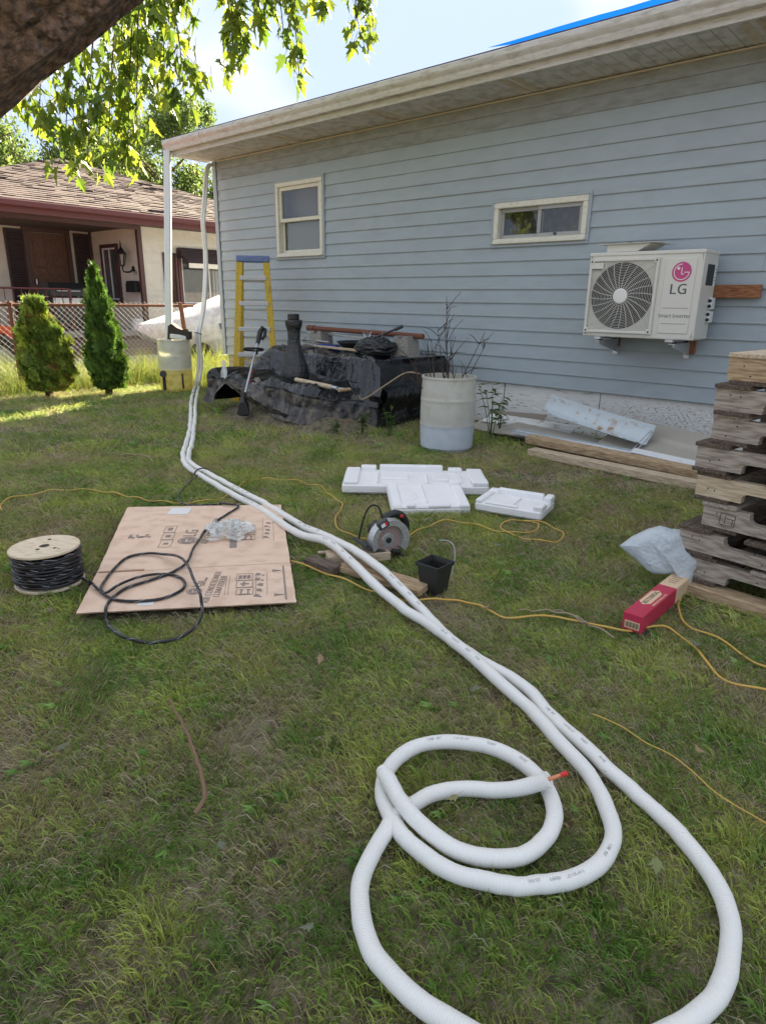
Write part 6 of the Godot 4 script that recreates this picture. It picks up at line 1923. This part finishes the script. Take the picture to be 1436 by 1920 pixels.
# ---------------------------------------------------------------- things lying on the lawn
func lawn_things() -> void:
	cardboard()
	foams()
	saw()
	var wood := func(label: String, m: Material, a: Vector3, c: Vector3, w: float, h: float, roll := 0.0) -> void:
		var b := MB.new()
		var l := a.distance_to(c)
		b.box(Vector3.ZERO, Vector3(l, h, w), .004)
		var x := (c - a).normalized()
		var z := x.cross(Vector3.UP).normalized()
		solo("wood_offcut", b, m, label, "offcut", Transform3D(Basis(x, z.cross(x), z) * Basis(Vector3.RIGHT, roll), (a + c) / 2), "wood offcuts by the saw")
	wood.call("short thick offcut just in front of the saw", X.wood_pale, Vector3(-.26, .032, -2.86), Vector3(.03, .032, -2.93), .09, .042)
	wood.call("long split offcut lying along and under the white pipes", X.wood_tan, Vector3(-.18, .03, -2.78), Vector3(.18, .03, -2.52), .09, .032, .1)
	wood.call("dark offcut under the short thick one, beside the pipes", X.wood_brown, Vector3(-.34, .026, -2.84), Vector3(-.20, .026, -2.72), .07, .04)
	wood.call("thin splinter of wood left of the saw's base", X.wood_pale, Vector3(-.31, .03, -2.93), Vector3(-.05, .035, -2.97), .02, .012)
	# plastic flower pot
	var pt := thing("flower_pot", "square dark plastic flower pot with a small white label on the lawn", "pot", WX(.222, .0, -2.57, .86))
	var b := MB.new()
	var ring := func(s: float, y: float) -> Array: return [Vector3(-s, y, -s), Vector3(s, y, -s), Vector3(s, y, s), Vector3(-s, y, s)]
	var lv := [ring.call(.040, .004), ring.call(.043, .03), ring.call(.052, .12), ring.call(.058, .121), ring.call(.060, .138), ring.call(.056, .139), ring.call(.050, .12), ring.call(.038, .012)]
	for i in lv.size() - 1:
		for j in 4: b.quad(lv[i][(j + 1) % 4], lv[i][j], lv[i + 1][j], lv[i + 1][(j + 1) % 4])
	b.quad(lv[7][3], lv[7][2], lv[7][1], lv[7][0])
	part("shell", b, X.dark_pot, pt)
	bxp("label", pt, X.paper, Vector3(.0505, .072, .018), Vector3(.0012, .03, .024), .0, Basis(Vector3.BACK, -.1))
	b = MB.new()
	b.tube(round_off(PackedVector3Array([Vector3(.30, .05, -2.62), Vector3(.315, .12, -2.66), Vector3(.31, .165, -2.69), Vector3(.285, .18, -2.71), Vector3(.25, .178, -2.72)]), .01), .0026, 6)
	solo("grey_wire", b, X.sash_grey, "bent grey wire sticking up behind the flower pot", "wire")
	# red carton, white bag
	var dir := Vector3(.67, 0, -.745).normalized()
	var wv := Vector3(.745, 0, .67).normalized()
	var rb := thing("red_carton", "long red and kraft carton on the grass at the foot of the pallets", "carton", Transform3D(Basis(dir, Vector3.UP, wv), Vector3(.936, .012, -2.212)))
	bxp("red_end", rb, X.box_red, Vector3(.175, .036, 0), Vector3(.35, .072, .075), .003)
	bxp("kraft_end", rb, X.box_cream, Vector3(.44, .036, 0), Vector3(.18, .071, .074), .003)
	b = MB.new()
	b.prism(PackedVector2Array([Vector2(-.085, 0), Vector2(-.06, .022), Vector2(.06, .022), Vector2(.085, 0), Vector2(.06, -.022), Vector2(-.06, -.022)]), .0008)
	var up := Basis(Vector3(1, 0, 0), Vector3(0, 0, -1), Vector3(0, 1, 0))
	var em := part("badge", b, X.box_cream, rb, Transform3D(up, Vector3(.19, .0722, -.008)))
	lettering(em, "RECTORSEAL", .016, X.print_black, Transform3D(Basis(), Vector3(0, 0, .0012)), .0006, "Droid Serif")
	lettering(rb, "WWW.RECTORSEAL.COM", .0085, X.box_cream, Transform3D(up, Vector3(.19, .0724, .026)), .0006, "Droid Sans Bold")
	bxp("end_label", rb, X.box_cream, Vector3(-.0007, .026, 0), Vector3(.001, .03, .056), .0)
	b = MB.new()
	for k in 13: b.box(Vector3(-.0015, .026, -.024 + k * .004), Vector3(.0006, .022, .0012 + .001 * (k % 3)))
	for k in 4: b.box(Vector3(.40 + k * .022, .0717, .0), Vector3(.004, .0006, .03 + .008 * (k % 2)))
	part("printed_bars", b, X.wood_brown, rb)
	var bg := thing("white_bag", "translucent white plastic bag snagged on the pallets above the red carton", "bag", Transform3D(Basis(Vector3.UP, -.32) * Basis(Vector3.RIGHT, -.42), Vector3(1.20, .165, -2.667)))
	var ol := PackedVector2Array([Vector2(-.164, 0), Vector2(-.117, .047), Vector2(-.053, .09), Vector2(-.007, .108), Vector2(.04, .10), Vector2(.087, .103), Vector2(.124, .087), Vector2(.127, .02), Vector2(.18, -.033), Vector2(.147, -.073), Vector2(.14, -.134), Vector2(.12, -.15), Vector2(.094, -.127), Vector2(.073, -.087), Vector2(.033, -.10), Vector2(-.013, -.103), Vector2(-.043, -.09), Vector2(-.094, -.047), Vector2(-.147, -.013)])
	b = MB.new()
	for sg in [1.0, -1.0]:
		b.sheet(76, 26, func(u, v):
			var f2: float = fposmod(u, 1.0) * ol.size()
			var i0 := int(f2) % ol.size()
			var q: Vector2 = ol[i0].lerp(ol[(i0 + 1) % ol.size()], f2 - floorf(f2)) * v
			var n: float = mottle.get_noise_2d(q.x * 900.0, q.y * 900.0 + sg * 60.0)
			var rg: float = 1.0 - absf(mottle.get_noise_2d(q.x * 420.0 + q.y * 500.0 + 300.0, q.y * 300.0 - q.x * 260.0)) * 3.0
			var puff: float = sqrt(maxf(0.0, 1.0 - v * v)) * (.055 + .03 * mottle.get_noise_2d(q.x * 300.0 + 30.0, q.y * 300.0))
			return Vector3(q.x, q.y, sg * (puff + (maxf(rg, 0.0) * .012 + n * .006) * (1.0 - v * v))), sg > 0)
	part("film", b, X.white_bag, bg)
	# sticks and fallen leaves
	for q in [[STICK, X.stick, .006, "bent reddish stick lying on the grass in the left foreground", "stick"], [TWIG, X.straw_stick, .006, "grey twig lying left of the pipes' bend", "twig"], [TWIG_B, X.straw_stick, .0035, "short side twig touching the grey twig", "twig"], [TWIG_C, X.straw_stick, .005, "thin twig beside the yellow cord right of the pot", "twig"], [TWIG_D, X.straw_stick, .004, "thin twig crossing the yellow cord left of the red carton", "twig"]]:
		b = MB.new()
		var p := smooth(q[0], .04 if q[4] == "stick" else .022, .02)
		var rad := []
		for i in p.size():
			p[i] += Vector3(0, .005 * sin(i * .9), .002 * sin(i * 1.7))
			rad.append(q[2] * lerpf(.55, 1.1, float(i) / p.size()))
		b.tube(p, rad, 6)
		solo("fallen_stick", b, q[1], q[3], q[4], Transform3D(), "sticks on the lawn")
	var lm := leaf_mesh()
	var lf := [[.43, -2.36, .07, 1.0, "curled tan leaf standing beside the yellow cord"], [1.12, -2.05, .07, .6, "pale leaf between the two yellow cords on the right"], [.19, -1.30, .045, .5, "pale green leaf inside the small pipe coil"], [.60, -1.12, .06, .3, "green leaf below the pipe coil's right side"], [-.2, -1.95, .05, 1.0, "brown leaf in the mid lawn left of the pipes"], [.30, -1.78, .05, .9, "brown leaf close under the two pipes"], [-.12, -.95, .04, .7, "pale leaf near the bottom edge left of the big loop"], [.62, -1.72, .06, 1.0, "brown leaf right of the pipes in dry grass"], [-.85, -1.45, .05, .9, "tan leaf in the far left foreground"], [.55, -3.05, .06, .8, "pale leaf between the foam and the pot"], [-.35, -1.15, .04, .6, "small pale leaf right of the reddish stick's foot"], [.85, -1.5, .05, 1.0, "dry brown leaf beside the yellow string"]]
	for q in lf:
		var m := MeshInstance3D.new()
		m.name = numbered("fallen_leaf")
		m.mesh = lm
		m.material_override = X["leaf_dry_%d" % int(q[3] * 10)] if X.has("leaf_dry_%d" % int(q[3] * 10)) else dry_leaf(q[3])
		add_child(m)
		m.transform = Transform3D(Basis.from_euler(Vector3(-1.25 if q[3] < .95 else -.7, rf(0, TAU), rf(-.3, .3))).scaled(Vector3.ONE * q[2] * .75), Vector3(q[0], .05, q[1]))
		tag(m, q[4], "leaf", "fallen leaves")

func dry_leaf(k: float) -> Material:
	var c := Vector3(.12, .2, .06).lerp(Vector3(.3, .2, .11), k)
	if k > .5 and k < .95: c = Vector3(.13, .14, .09)
	return mat("leaf_dry_%d" % int(k * 10), c, .8)

func cardboard() -> void:
	var xf := Transform3D(Basis(Vector3(.99232, 0, -.12368), Vector3.UP, Vector3(.12368, 0, .99232)), Vector3(-.896, .03, -2.988))
	var t := thing("cardboard_sheet", "flattened printed cardboard carton lying on the grass", "cardboard", xf)
	var tl := Vector2(-.497, -.686)
	var trr := Vector2(.379, -.667)
	var br := Vector2(.476, .667)
	var bl := Vector2(-.358, .686)
	var f0 := Vector2(-.392, .292)
	var f1 := Vector2(.447, .246)
	for k in 2:
		var a := tl if k == 0 else f0
		var c := trr if k == 0 else f1
		var d := (f1 if k == 0 else br)
		var e := (f0 if k == 0 else bl)
		var b := MB.new()
		for side in [0.0, -.0045]:
			b.sheet(30, 30, func(u, v):
				var p := (a.lerp(c, u)).lerp(e.lerp(d, u), v)
				var fray: float = .0015 * mottle.get_noise_2d(u * 900.0 + k * 70.0, v * 900.0)
				if u < .01 or u > .99: p.x += fray * 2.0
				if (v < .01 and k == 0) or (v > .99 and k == 1): p.y += fray * 2.0
				var y: float = .0009 * mottle.get_noise_2d(p.x * 200.0, p.y * 200.0) + side
				return Vector3(p.x, y, p.y + (.003 if k == 1 else 0.0) * (1.0 - v)), side == 0.0)
		part("panel", b, X.card, t)
	var b := MB.new()
	var pl := PackedVector2Array([tl, trr, f1, br, bl, f0])
	for i in 6:
		var p := pl[i]; var q := pl[(i + 1) % 6]
		b.quad(Vector3(p.x, -.0045, p.y), Vector3(q.x, -.0045, q.y), Vector3(q.x, -.0003, q.y), Vector3(p.x, -.0003, p.y))
	b.box(Vector3(-.29, .0, .284), Vector3(.19, .0075, .012), .0, Basis(Vector3.UP, .06))
	part("torn_edge", b, X.card_edge, t)
	# print: words read away from the viewer
	var up := func(x: float, z: float) -> Transform3D: return Transform3D(Basis(Vector3(.06, 0, -1).normalized(), Vector3(-1, 0, -.06).normalized(), Vector3.UP), Vector3(x, .0012, z))
	lettering(t, "AIR CONDITIONER", .027, X.card_print, up.call(.125, .484))
	lettering(t, "CLIMATISEUR", .025, X.card_print, up.call(.158, .483))
	lettering(t, "AIR CONDITIONER", .034, X.card_print, up.call(.032, -.235))
	lettering(t, "CLIMATISEUR", .032, X.card_print, up.call(.075, -.24))
	lettering(t, "LG", .036, X.card_print, up.call(.060, .452), .0008, "Droid Sans Bold")
	lettering(t, "LG", .062, X.card_print, up.call(-.068, -.20), .0008, "Droid Sans Bold")
	lettering(t, "Life's Good", .012, X.card_print, up.call(.088, .43))
	b = MB.new()
	var disc := func(x: float, z: float, r: float) -> void:
		var n := 26
		for i in n:
			var a0 := TAU * i / n; var a1 := TAU * (i + 1) / n
			for q in [[.86, 1.0, 0.0, TAU], [0.0, .74, 0.0, TAU]]:
				b.quad(Vector3(x + cos(a0) * r * q[0], .0012, z + sin(a0) * r * q[0]), Vector3(x + cos(a1) * r * q[0], .0012, z + sin(a1) * r * q[0]), Vector3(x + cos(a1) * r * q[1], .0012, z + sin(a1) * r * q[1]), Vector3(x + cos(a0) * r * q[1], .0012, z + sin(a0) * r * q[1]))
	disc.call(.058, .527, .032)
	disc.call(-.064, -.09, .05)
	part("printed_emblem", b, X.card_print, t)
	b = MB.new()
	b.box(Vector3(.052, .0016, .527), Vector3(.004, .0008, .03)); b.box(Vector3(.062, .0016, .527 + .008), Vector3(.018, .0008, .004))
	b.box(Vector3(-.07, .0016, -.09), Vector3(.006, .0008, .045)); b.box(Vector3(-.055, .0016, -.078), Vector3(.026, .0008, .006))
	part("emblem_mark", b, X.card, t)
	b = MB.new()
	var frame := func(x0: float, z0: float, x1: float, z1: float, w: float) -> void:
		b.box(Vector3((x0 + x1) / 2, .0012, z0), Vector3(x1 - x0, .0008, w)); b.box(Vector3((x0 + x1) / 2, .0012, z1), Vector3(x1 - x0, .0008, w))
		b.box(Vector3(x0, .0012, (z0 + z1) / 2), Vector3(w, .0008, z1 - z0 - w)); b.box(Vector3(x1, .0012, (z0 + z1) / 2), Vector3(w, .0008, z1 - z0 - w))
	for k in 3:
		var z0 := .36 + k * .074
		frame.call(.218 + k * .006, z0, .286 + k * .006, z0 + .07, .0025)
		var zu := -.3 + k * .078
		frame.call(.19 + k * .006, zu, .252 + k * .006, zu + .072, .0025)
		for q in [[.252 + k * .006, z0 + .035], [.22 + k * .006, zu + .036]]:
			if k == 0:
				for i in 3:
					for j in 2: b.box(Vector3(q[0] - .018 + i * .018, .0012, q[1] - .01 + j * .02), Vector3(.014, .0008, .015))
			elif k == 1: b.box(Vector3(q[0], .0012, q[1]), Vector3(.036, .0008, .01)); b.box(Vector3(q[0] - .004, .00125, q[1]), Vector3(.01, .0009, .042))
			else:
				for j in [-1.0, 1.0]: b.box(Vector3(q[0] + j * .014, .0012, q[1] + .004), Vector3(.006, .0008, .034)); b.box(Vector3(q[0] + j * .014, .00125, q[1] - .014), Vector3(.017, .0009, .006))
				b.box(Vector3(q[0], .00125, q[1] + .028), Vector3(.05, .0009, .004))
		frame.call(-.208 + k * .008, -.32 + k * .108, -.152 + k * .008, -.22 + k * .108, .0022)
		b.box(Vector3(-.18 + k * .008, .0012, -.27 + k * .108), Vector3(.024, .0008, .04 - k * .008))
	for k in 5:
		for z in [-.33, .37]:
			b.box(Vector3(.316 + rf(-.008, .008), .0012, z + k * .055), Vector3(.02, .0008, .022), .0, Basis(Vector3.UP, rf(-.5, .5)))
			b.box(Vector3(.33, .00125, z + k * .055 + .012), Vector3(.012, .0009, .008), .0, Basis(Vector3.UP, rf(-.8, .8)))
	for q in [[.296, -.24, .34], [.352, -.22, .34], [.305, .475, .24], [.352, .47, .24], [.18, .475, .2], [.193, .475, .2]]: b.box(Vector3(q[0], .0012, q[1]), Vector3(.0016, .0008, q[2]), .0, Basis(Vector3.UP, .05))
	b.box(Vector3(.152, .0012, -.18), Vector3(.034, .0008, .43), .0, Basis(Vector3.UP, .08))
	b.box(Vector3(.425, .0012, .46), Vector3(.007, .0008, .36), .0, Basis(Vector3.UP, .06))
	for q in [[.39, .335], [.408, .59]]: b.prism(PackedVector2Array([Vector2(-.022, .012), Vector2(.02, .0), Vector2(-.022, -.012)]), .0008, Transform3D(Basis(Vector3.RIGHT, -PI / 2), Vector3(q[0], .0008, q[1])))
	for i in 7: b.box(Vector3(-.36 + i * .016, .0012, -.17 + .02 * sin(i * 2.2)), Vector3(.014, .0008, .03 + .02 * cos(i * 1.7)), .0, Basis(Vector3.UP, i * .5))
	part("printed_marks", b, X.card_print, t).set_meta("kind", "stuff")
	b = MB.new()
	b.box(Vector3(-.186, .0014, -.582), Vector3(.115, .001, .115), .0, Basis(Vector3.UP, -.06))
	part("label", b, X.paper, t)
	b = MB.new()
	b.box(Vector3(-.113, .0014, .618), Vector3(.06, .001, .05), .0)
	part("label", b, X.paper, t)
	b = MB.new()
	b.sheet(40, 30, func(u, v):
		var an: float = u * TAU
		var ph: float = v * 1.45
		var n: float = mottle.get_noise_3d(cos(an) * 160.0, ph * 190.0, sin(an) * 160.0)
		var rr: float = (1.0 + .55 * n + .25 * sin(an * 5.0)) * cos(ph)
		return Vector3(cos(an) * rr * .105 + .02, .004 + sin(ph) * .055 * (1.0 + .9 * n), sin(an) * rr * .10), true)
	for k in 5: b.tube(PackedVector3Array([Vector3(rf(-.06, .06), .04, rf(-.06, .06)), Vector3(rf(-.1, .1), .06, rf(-.1, .1)), Vector3(rf(-.12, .16), .02, rf(-.13, .1))]), [.008, .004, .002], 5)
	solo("plastic_wrap", b, X.clear_wrap, "crumpled clear plastic wrap lying on the cardboard", "plastic wrap", Transform3D(xf.basis * Basis(Vector3.UP, .5), xf * Vector3(.115, .002, -.15)))

func foams() -> void:
	var block := func(label: String, xf: Transform3D, w: float, d: float, h: float, bits: Array) -> void:
		var b := MB.new()
		b.box(Vector3(0, h * .42, 0), Vector3(w, h * .84, d), .012)
		for q in bits: b.box(Vector3(q[0] * w, h * .8 + q[4] * .5, q[1] * d), Vector3(q[2] * w, h * .2 + q[4], q[3] * d), .007)
		solo("foam_block", b, X.foam, label, "foam packaging", xf, "white foam packaging")
	block.call("long white foam packaging slab, the largest, lying at the back", WX(.205, .015, -4.19, -.01), .93, .40, .075, [[-.44, 0, .10, .96, .012], [-.33, -.42, .11, .14, .03], [-.02, -.43, .46, .12, .035], [.30, -.40, .10, .16, .02], [.44, -.05, .11, .86, .012], [.44, .36, .11, .26, .02], [-.14, .05, .2, .3, .008], [.18, .1, .12, .35, .012], [.3, .12, .05, .5, .016], [-.26, .1, .015, .7, .012], [.08, .18, .02, .5, .014]])
	block.call("middle foam packaging piece leaning on the long slab", Transform3D(Basis(Vector3.UP, .10) * Basis(Vector3.RIGHT, .16), Vector3(.265, .012, -3.80)), .46, .34, .07, [[-.43, .0, .12, .95, .01], [.42, .05, .14, .9, .012], [0, .43, .98, .12, .004], [-.26, .42, .12, .14, .016], [.1, .43, .3, .12, .012], [-.05, -.05, .03, .8, .008], [.42, -.40, .14, .16, .03], [-.25, 0, .2, .3, .004]])
	block.call("smaller foam packaging piece on the right beside the cord's plug", WX(.775, .014, -3.70, -.50), .40, .27, .068, [[0, -.42, .7, .14, .03], [-.44, 0, .1, .98, .014], [.44, -.35, .12, .3, .03], [.43, .3, .14, .34, .022], [-.40, -.38, .16, .2, .022], [.05, .1, .03, .6, .008], [-.1, .44, .5, .08, .006]])

func saw() -> void:
	var t := thing("circular_saw", "grey circular saw with abrasive disc resting upright on the lawn", "saw", Transform3D(Basis(Vector3.UP, .5).scaled(Vector3.ONE * .93), Vector3(.03, -.004, -2.93)))
	var tilt := Basis(Vector3.BACK, -.32)
	var pv := Node3D.new()
	pv.name = "body"
	t.add_child(pv)
	pv.transform = Transform3D(tilt, Vector3(0, .115, 0))
	var b := MB.new()
	# upper guard: a thick half shell
	var pl := PackedVector2Array()
	for i in 31:
		var a := lerpf(-.35, 3.9, i / 30.0)
		pl.append(Vector2(cos(a), sin(a)) * .108)
	for i in 31:
		var a := lerpf(3.9, -.35, i / 30.0)
		pl.append(Vector2(cos(a), sin(a)) * .074 + Vector2(-.006, .004))
	b.prism(pl, .05, Transform3D(Basis(), Vector3(0, 0, -.024)))
	var back := PackedVector2Array()
	for i in 32: back.append(Vector2(cos(i * TAU / 32), sin(i * TAU / 32)) * .106)
	b.prism(back, .006, Transform3D(Basis(), Vector3(0, 0, -.03)))
	part("guard", b, X.zinc, pv)
	b = MB.new()
	b.lathe([Vector2(0, -.002), Vector2(.086, -.002), Vector2(.086, .002), Vector2(.036, .002)], 40, Transform3D(Basis(Vector3.RIGHT, PI / 2), Vector3(-.004, -.004, 0)))
	var ds := part("abrasive_disc", b, X.abrasive, pv)
	b = MB.new()
	b.lathe([Vector2(.036, .0025), Vector2(.034, .004), Vector2(.012, .004)], 24, Transform3D(Basis(Vector3.RIGHT, PI / 2), Vector3(-.004, -.004, 0)))
	part("washer", b, X.zinc, ds)
	b = MB.new()
	b.lathe([Vector2(.015, .003), Vector2(.015, .012), Vector2(.008, .014), Vector2(0, .012)], 8, Transform3D(Basis(Vector3.RIGHT, PI / 2), Vector3(-.004, -.004, 0)))
	part("bolt", b, X.black_plastic, ds)
	b = MB.new()
	b.box(Vector3(.0, -.062, -.05), Vector3(.25, .006, .15), .002)
	b.box(Vector3(-.125, -.055, -.05), Vector3(.012, .02, .14), .002)
	part("base_plate", b, X.dark_steel, pv)
	b = MB.new()
	b.lathe([Vector2(.055, 0), Vector2(.055, .10), Vector2(.045, .15), Vector2(.03, .16), Vector2(0, .16)], 20, Transform3D(Basis(Vector3.RIGHT, -PI / 2), Vector3(.015, .005, -.03)))
	part("motor_housing", b, X.black_plastic, pv)
	b = MB.new()
	b.tube(round_off(PackedVector3Array([Vector3(-.03, .085, -.06), Vector3(.02, .125, -.06), Vector3(.085, .115, -.06), Vector3(.12, .06, -.06), Vector3(.115, -.01, -.06)]), .02), .021, 8)
	b.box(Vector3(.075, .03, -.06), Vector3(.05, .06, .04), .01)
	var hd := part("handle", b, X.black_plastic, pv)
	bxp("switch", hd, X.red_plastic, Vector3(.06, .124, -.045), Vector3(.02, .016, .02), .003)
	bxp("guard_plate", pv, X.dark_steel, Vector3(-.075, .075, .02), Vector3(.06, .045, .03), .006, Basis(Vector3.BACK, .75))
	bxp("sticker", pv, X.paper, Vector3(-.075, .075, .0362), Vector3(.034, .02, .001), .0, Basis(Vector3.BACK, .75))
	bxp("sticker", pv, X.red_plastic, Vector3(-.066, .084, .0368), Vector3(.014, .02, .001), .0, Basis(Vector3.BACK, .75))
	b = MB.new()
	b.tube(round_off(PackedVector3Array([Vector3(-.03, .09, -.07), Vector3(-.07, .14, -.08), Vector3(-.11, .13, -.09), Vector3(-.12, .06, -.1), Vector3(-.1, -.06, -.12)]), .02), .005, 6)
	part("lead", b, X.black_rubber, pv)
	bxp("depth_knob", pv, X.black_plastic, Vector3(.045, -.05, .03), Vector3(.05, .022, .03), .006)

# ---------------------------------------------------------------- grass
func tuft(sd: int, n: int, len0: float, len1: float, lean0: float, lean1: float, wide: float, spread: float) -> ArrayMesh:
	var q := RandomNumberGenerator.new()
	q.seed = sd
	var b := MB.new()
	for k in n:
		var an := q.randf_range(0, TAU)
		var root := Vector3(cos(an), 0, sin(an)) * spread * sqrt(q.randf())
		var az := an + q.randf_range(-1.3, 1.3)
		var lean := q.randf_range(lean0, lean1)
		var l := q.randf_range(len0, len1)
		var d1 := Vector3(cos(az) * sin(lean * .55), cos(lean * .55), sin(az) * sin(lean * .55))
		var d2 := Vector3(cos(az) * sin(lean * 1.35), cos(lean * 1.35), sin(az) * sin(lean * 1.35))
		var m := root + d1 * l * .5
		var e := m + d2 * l * .5
		e.y = maxf(e.y, .003)
		var w := d1.cross(Vector3(cos(az + 1.0), .3, sin(az + 1.0))).normalized() * wide * q.randf_range(.7, 1.2)
		var v := q.randf_range(.5, 1.35)
		b.col = Color(v * q.randf_range(.92, 1.15), v, v * q.randf_range(.8, 1.1))
		b.tri(root - w, root + w, m + w * .8); b.tri(root - w, m + w * .8, m - w * .8); b.tri(m - w * .8, m + w * .8, e)
	return b.mesh()

func in_card(p: Vector2) -> bool:
	var d := p - Vector2(-.896, -2.988)
	var x := d.dot(Vector2(.99232, -.12368))
	var z := d.dot(Vector2(.12368, .99232))
	if absf(z) > .69: return false
	var t := (z + .686) / 1.37
	return x > lerpf(-.50, -.355, t) and x < lerpf(.383, .48, t)

func lawn() -> void:
	var kinds := {"green": [], "flop": [], "dry": [], "weed": [], "tall": []}
	var cols := {"green": [], "flop": [], "dry": [], "weed": [], "tall": []}
	var pn := FastNoiseLite.new()
	pn.seed = 9
	pn.frequency = 1.1
	pn.fractal_octaves = 4
	var pn2 := FastNoiseLite.new()
	pn2.seed = 33
	pn2.frequency = 3.2
	pn2.fractal_octaves = 3
	var zones := [[.35, 2.7, 15000, .8, .78], [2.7, 5.6, 27000, .8, 1.0], [5.6, 12.5, 34000, .85, 1.35], [.3, 6.0, 5000, 2.4, 1.0]]
	for zn in zones:
		for k in zn[2]:
			var r := sqrt(rf(zn[0] * zn[0], zn[1] * zn[1]))
			var an := rf(-zn[3], zn[3])
			if zn[3] > 2.0 and absf(an) < .8: continue
			var x := sin(an) * r
			var z := -cos(an) * r
			var hs := (x - HO.x) * HB.x.x + (z - HO.z) * HB.x.z
			var ho := (x - HO.x) * HB.z.x + (z - HO.z) * HB.z.z
			if hs < -1.72 or (hs > -.05 and ho < .03): continue
			if in_card(Vector2(x, z)): continue
			if hs > 2.0 and hs < 4.05 and ho < 1.55: continue
			if Vector2(x - .53, z + 5.5).length() < .22 or Vector2(x + 2.8, z + 8.94).length() < .2 or Vector2(x + 1.43, z + 2.60).length() < .12: continue
			if absf(x - .205) < .44 and absf(z + 4.19) < .18: continue
			var bare := pn.get_noise_2d(x, z) * .9 + pn2.get_noise_2d(x, z) * .45
			bare += .62 * exp(-Vector2((hs - 6.2) / .8, (ho - 1.65) / .6).length_squared())   # trodden soil by the planks
			bare += .35 * exp(-Vector2((hs - 3.0) / .8, (ho - 1.75) / .25).length_squared())
			bare += .16 * smoothstep(-.3, .9, x) * smoothstep(-2.6, -1.3, z)
			if bare > .52 and rf(0, 1) < .8: continue
			if bare > .36 and rf(0, 1) < .35: continue
			var sc: float = zn[4] * rf(.75, 1.3)
			var dry := clampf(.30 + bare * 1.35 + .5 * pn2.get_noise_2d(x * 2.0 + 50.0, z * 2.0), 0, 1)
			var kind := "green"
			var u := rf(0, 1)
			if u < .17 + dry * .46: kind = "dry"
			elif u < .48 + dry * .2: kind = "flop"
			if rf(0, 1) < .02: kind = "weed"
			var near_fence := hs < -.55 or (hs < .75 and ho < .75 and hs > -1.7)
			if near_fence and rf(0, 1) < .4: kind = "tall"
			var c := Color(.18, .34, .06).lerp(Color(.56, .65, .16), clampf(.38 + 1.2 * pn.get_noise_2d(x * 1.7 + 9.0, z * 1.7) + .7 * pn2.get_noise_2d(x * 1.3 - 20.0, z * 1.3) + rf(-.4, .4), 0, 1))
			c = c.lerp(Color(.58, .50, .22), dry * rf(.1, .6))
			if kind == "dry": c = Color(.62, .49, .26).lerp(Color(.68, .63, .46), rf(0, 1)).lerp(Color(.28, .2, .1), rf(0, .6))
			elif kind == "weed": c = Color(.15, .32, .06).lerp(Color(.3, .48, .12), rf(0, 1))
			elif kind == "tall": c = Color(.2, .3, .05).lerp(Color(.45, .46, .12), rf(0, 1))
			if kind == "tall": sc = rf(.6, 1.5) * (1.0 if hs < -.7 else .7)
			var hgt := sc * (1.0 + .6 * pn2.get_noise_2d(x + 80.0, z))
			if kind == "flop": sc *= 1.0 + .5 * maxf(0.0, pn2.get_noise_2d(x * 1.2 + 120.0, z * 1.2))
			kinds[kind].append(Transform3D(Basis(Vector3.UP, rf(0, TAU)).scaled(Vector3(sc, hgt, sc)), Vector3(x, ground_y(x, z) - .002, z)))
			cols[kind].append(c)
	var spec := {
		"green": [tuft(1, 15, .022, .056, .25, 1.15, .0019, .045), "short green lawn grass over the whole yard"],
		"flop": [tuft(2, 13, .035, .085, .9, 1.42, .0018, .055), "longer limp grass blades lying over in the lawn"],
		"dry": [tuft(3, 20, .025, .09, 1.2, 1.56, .0013, .085), "straw coloured dead grass and clippings in the lawn"],
		"weed": [tuft(4, 8, .03, .06, .9, 1.35, .007, .012), "broad-leaved low weeds scattered in the lawn"],
		"tall": [tuft(5, 16, .14, .36, .1, .7, .0026, .06), "tall pale unmown grass along the wire fence and far corner"]}
	for k in kinds:
		var o := copies({"green": "grass", "flop": "limp_grass", "dry": "dry_grass", "weed": "lawn_weeds", "tall": "tall_grass"}[k], spec[k][0], X.grass, self, kinds[k], cols[k])
		tag(o, spec[k][1], "weeds" if k == "weed" else "grass", "", "stuff")
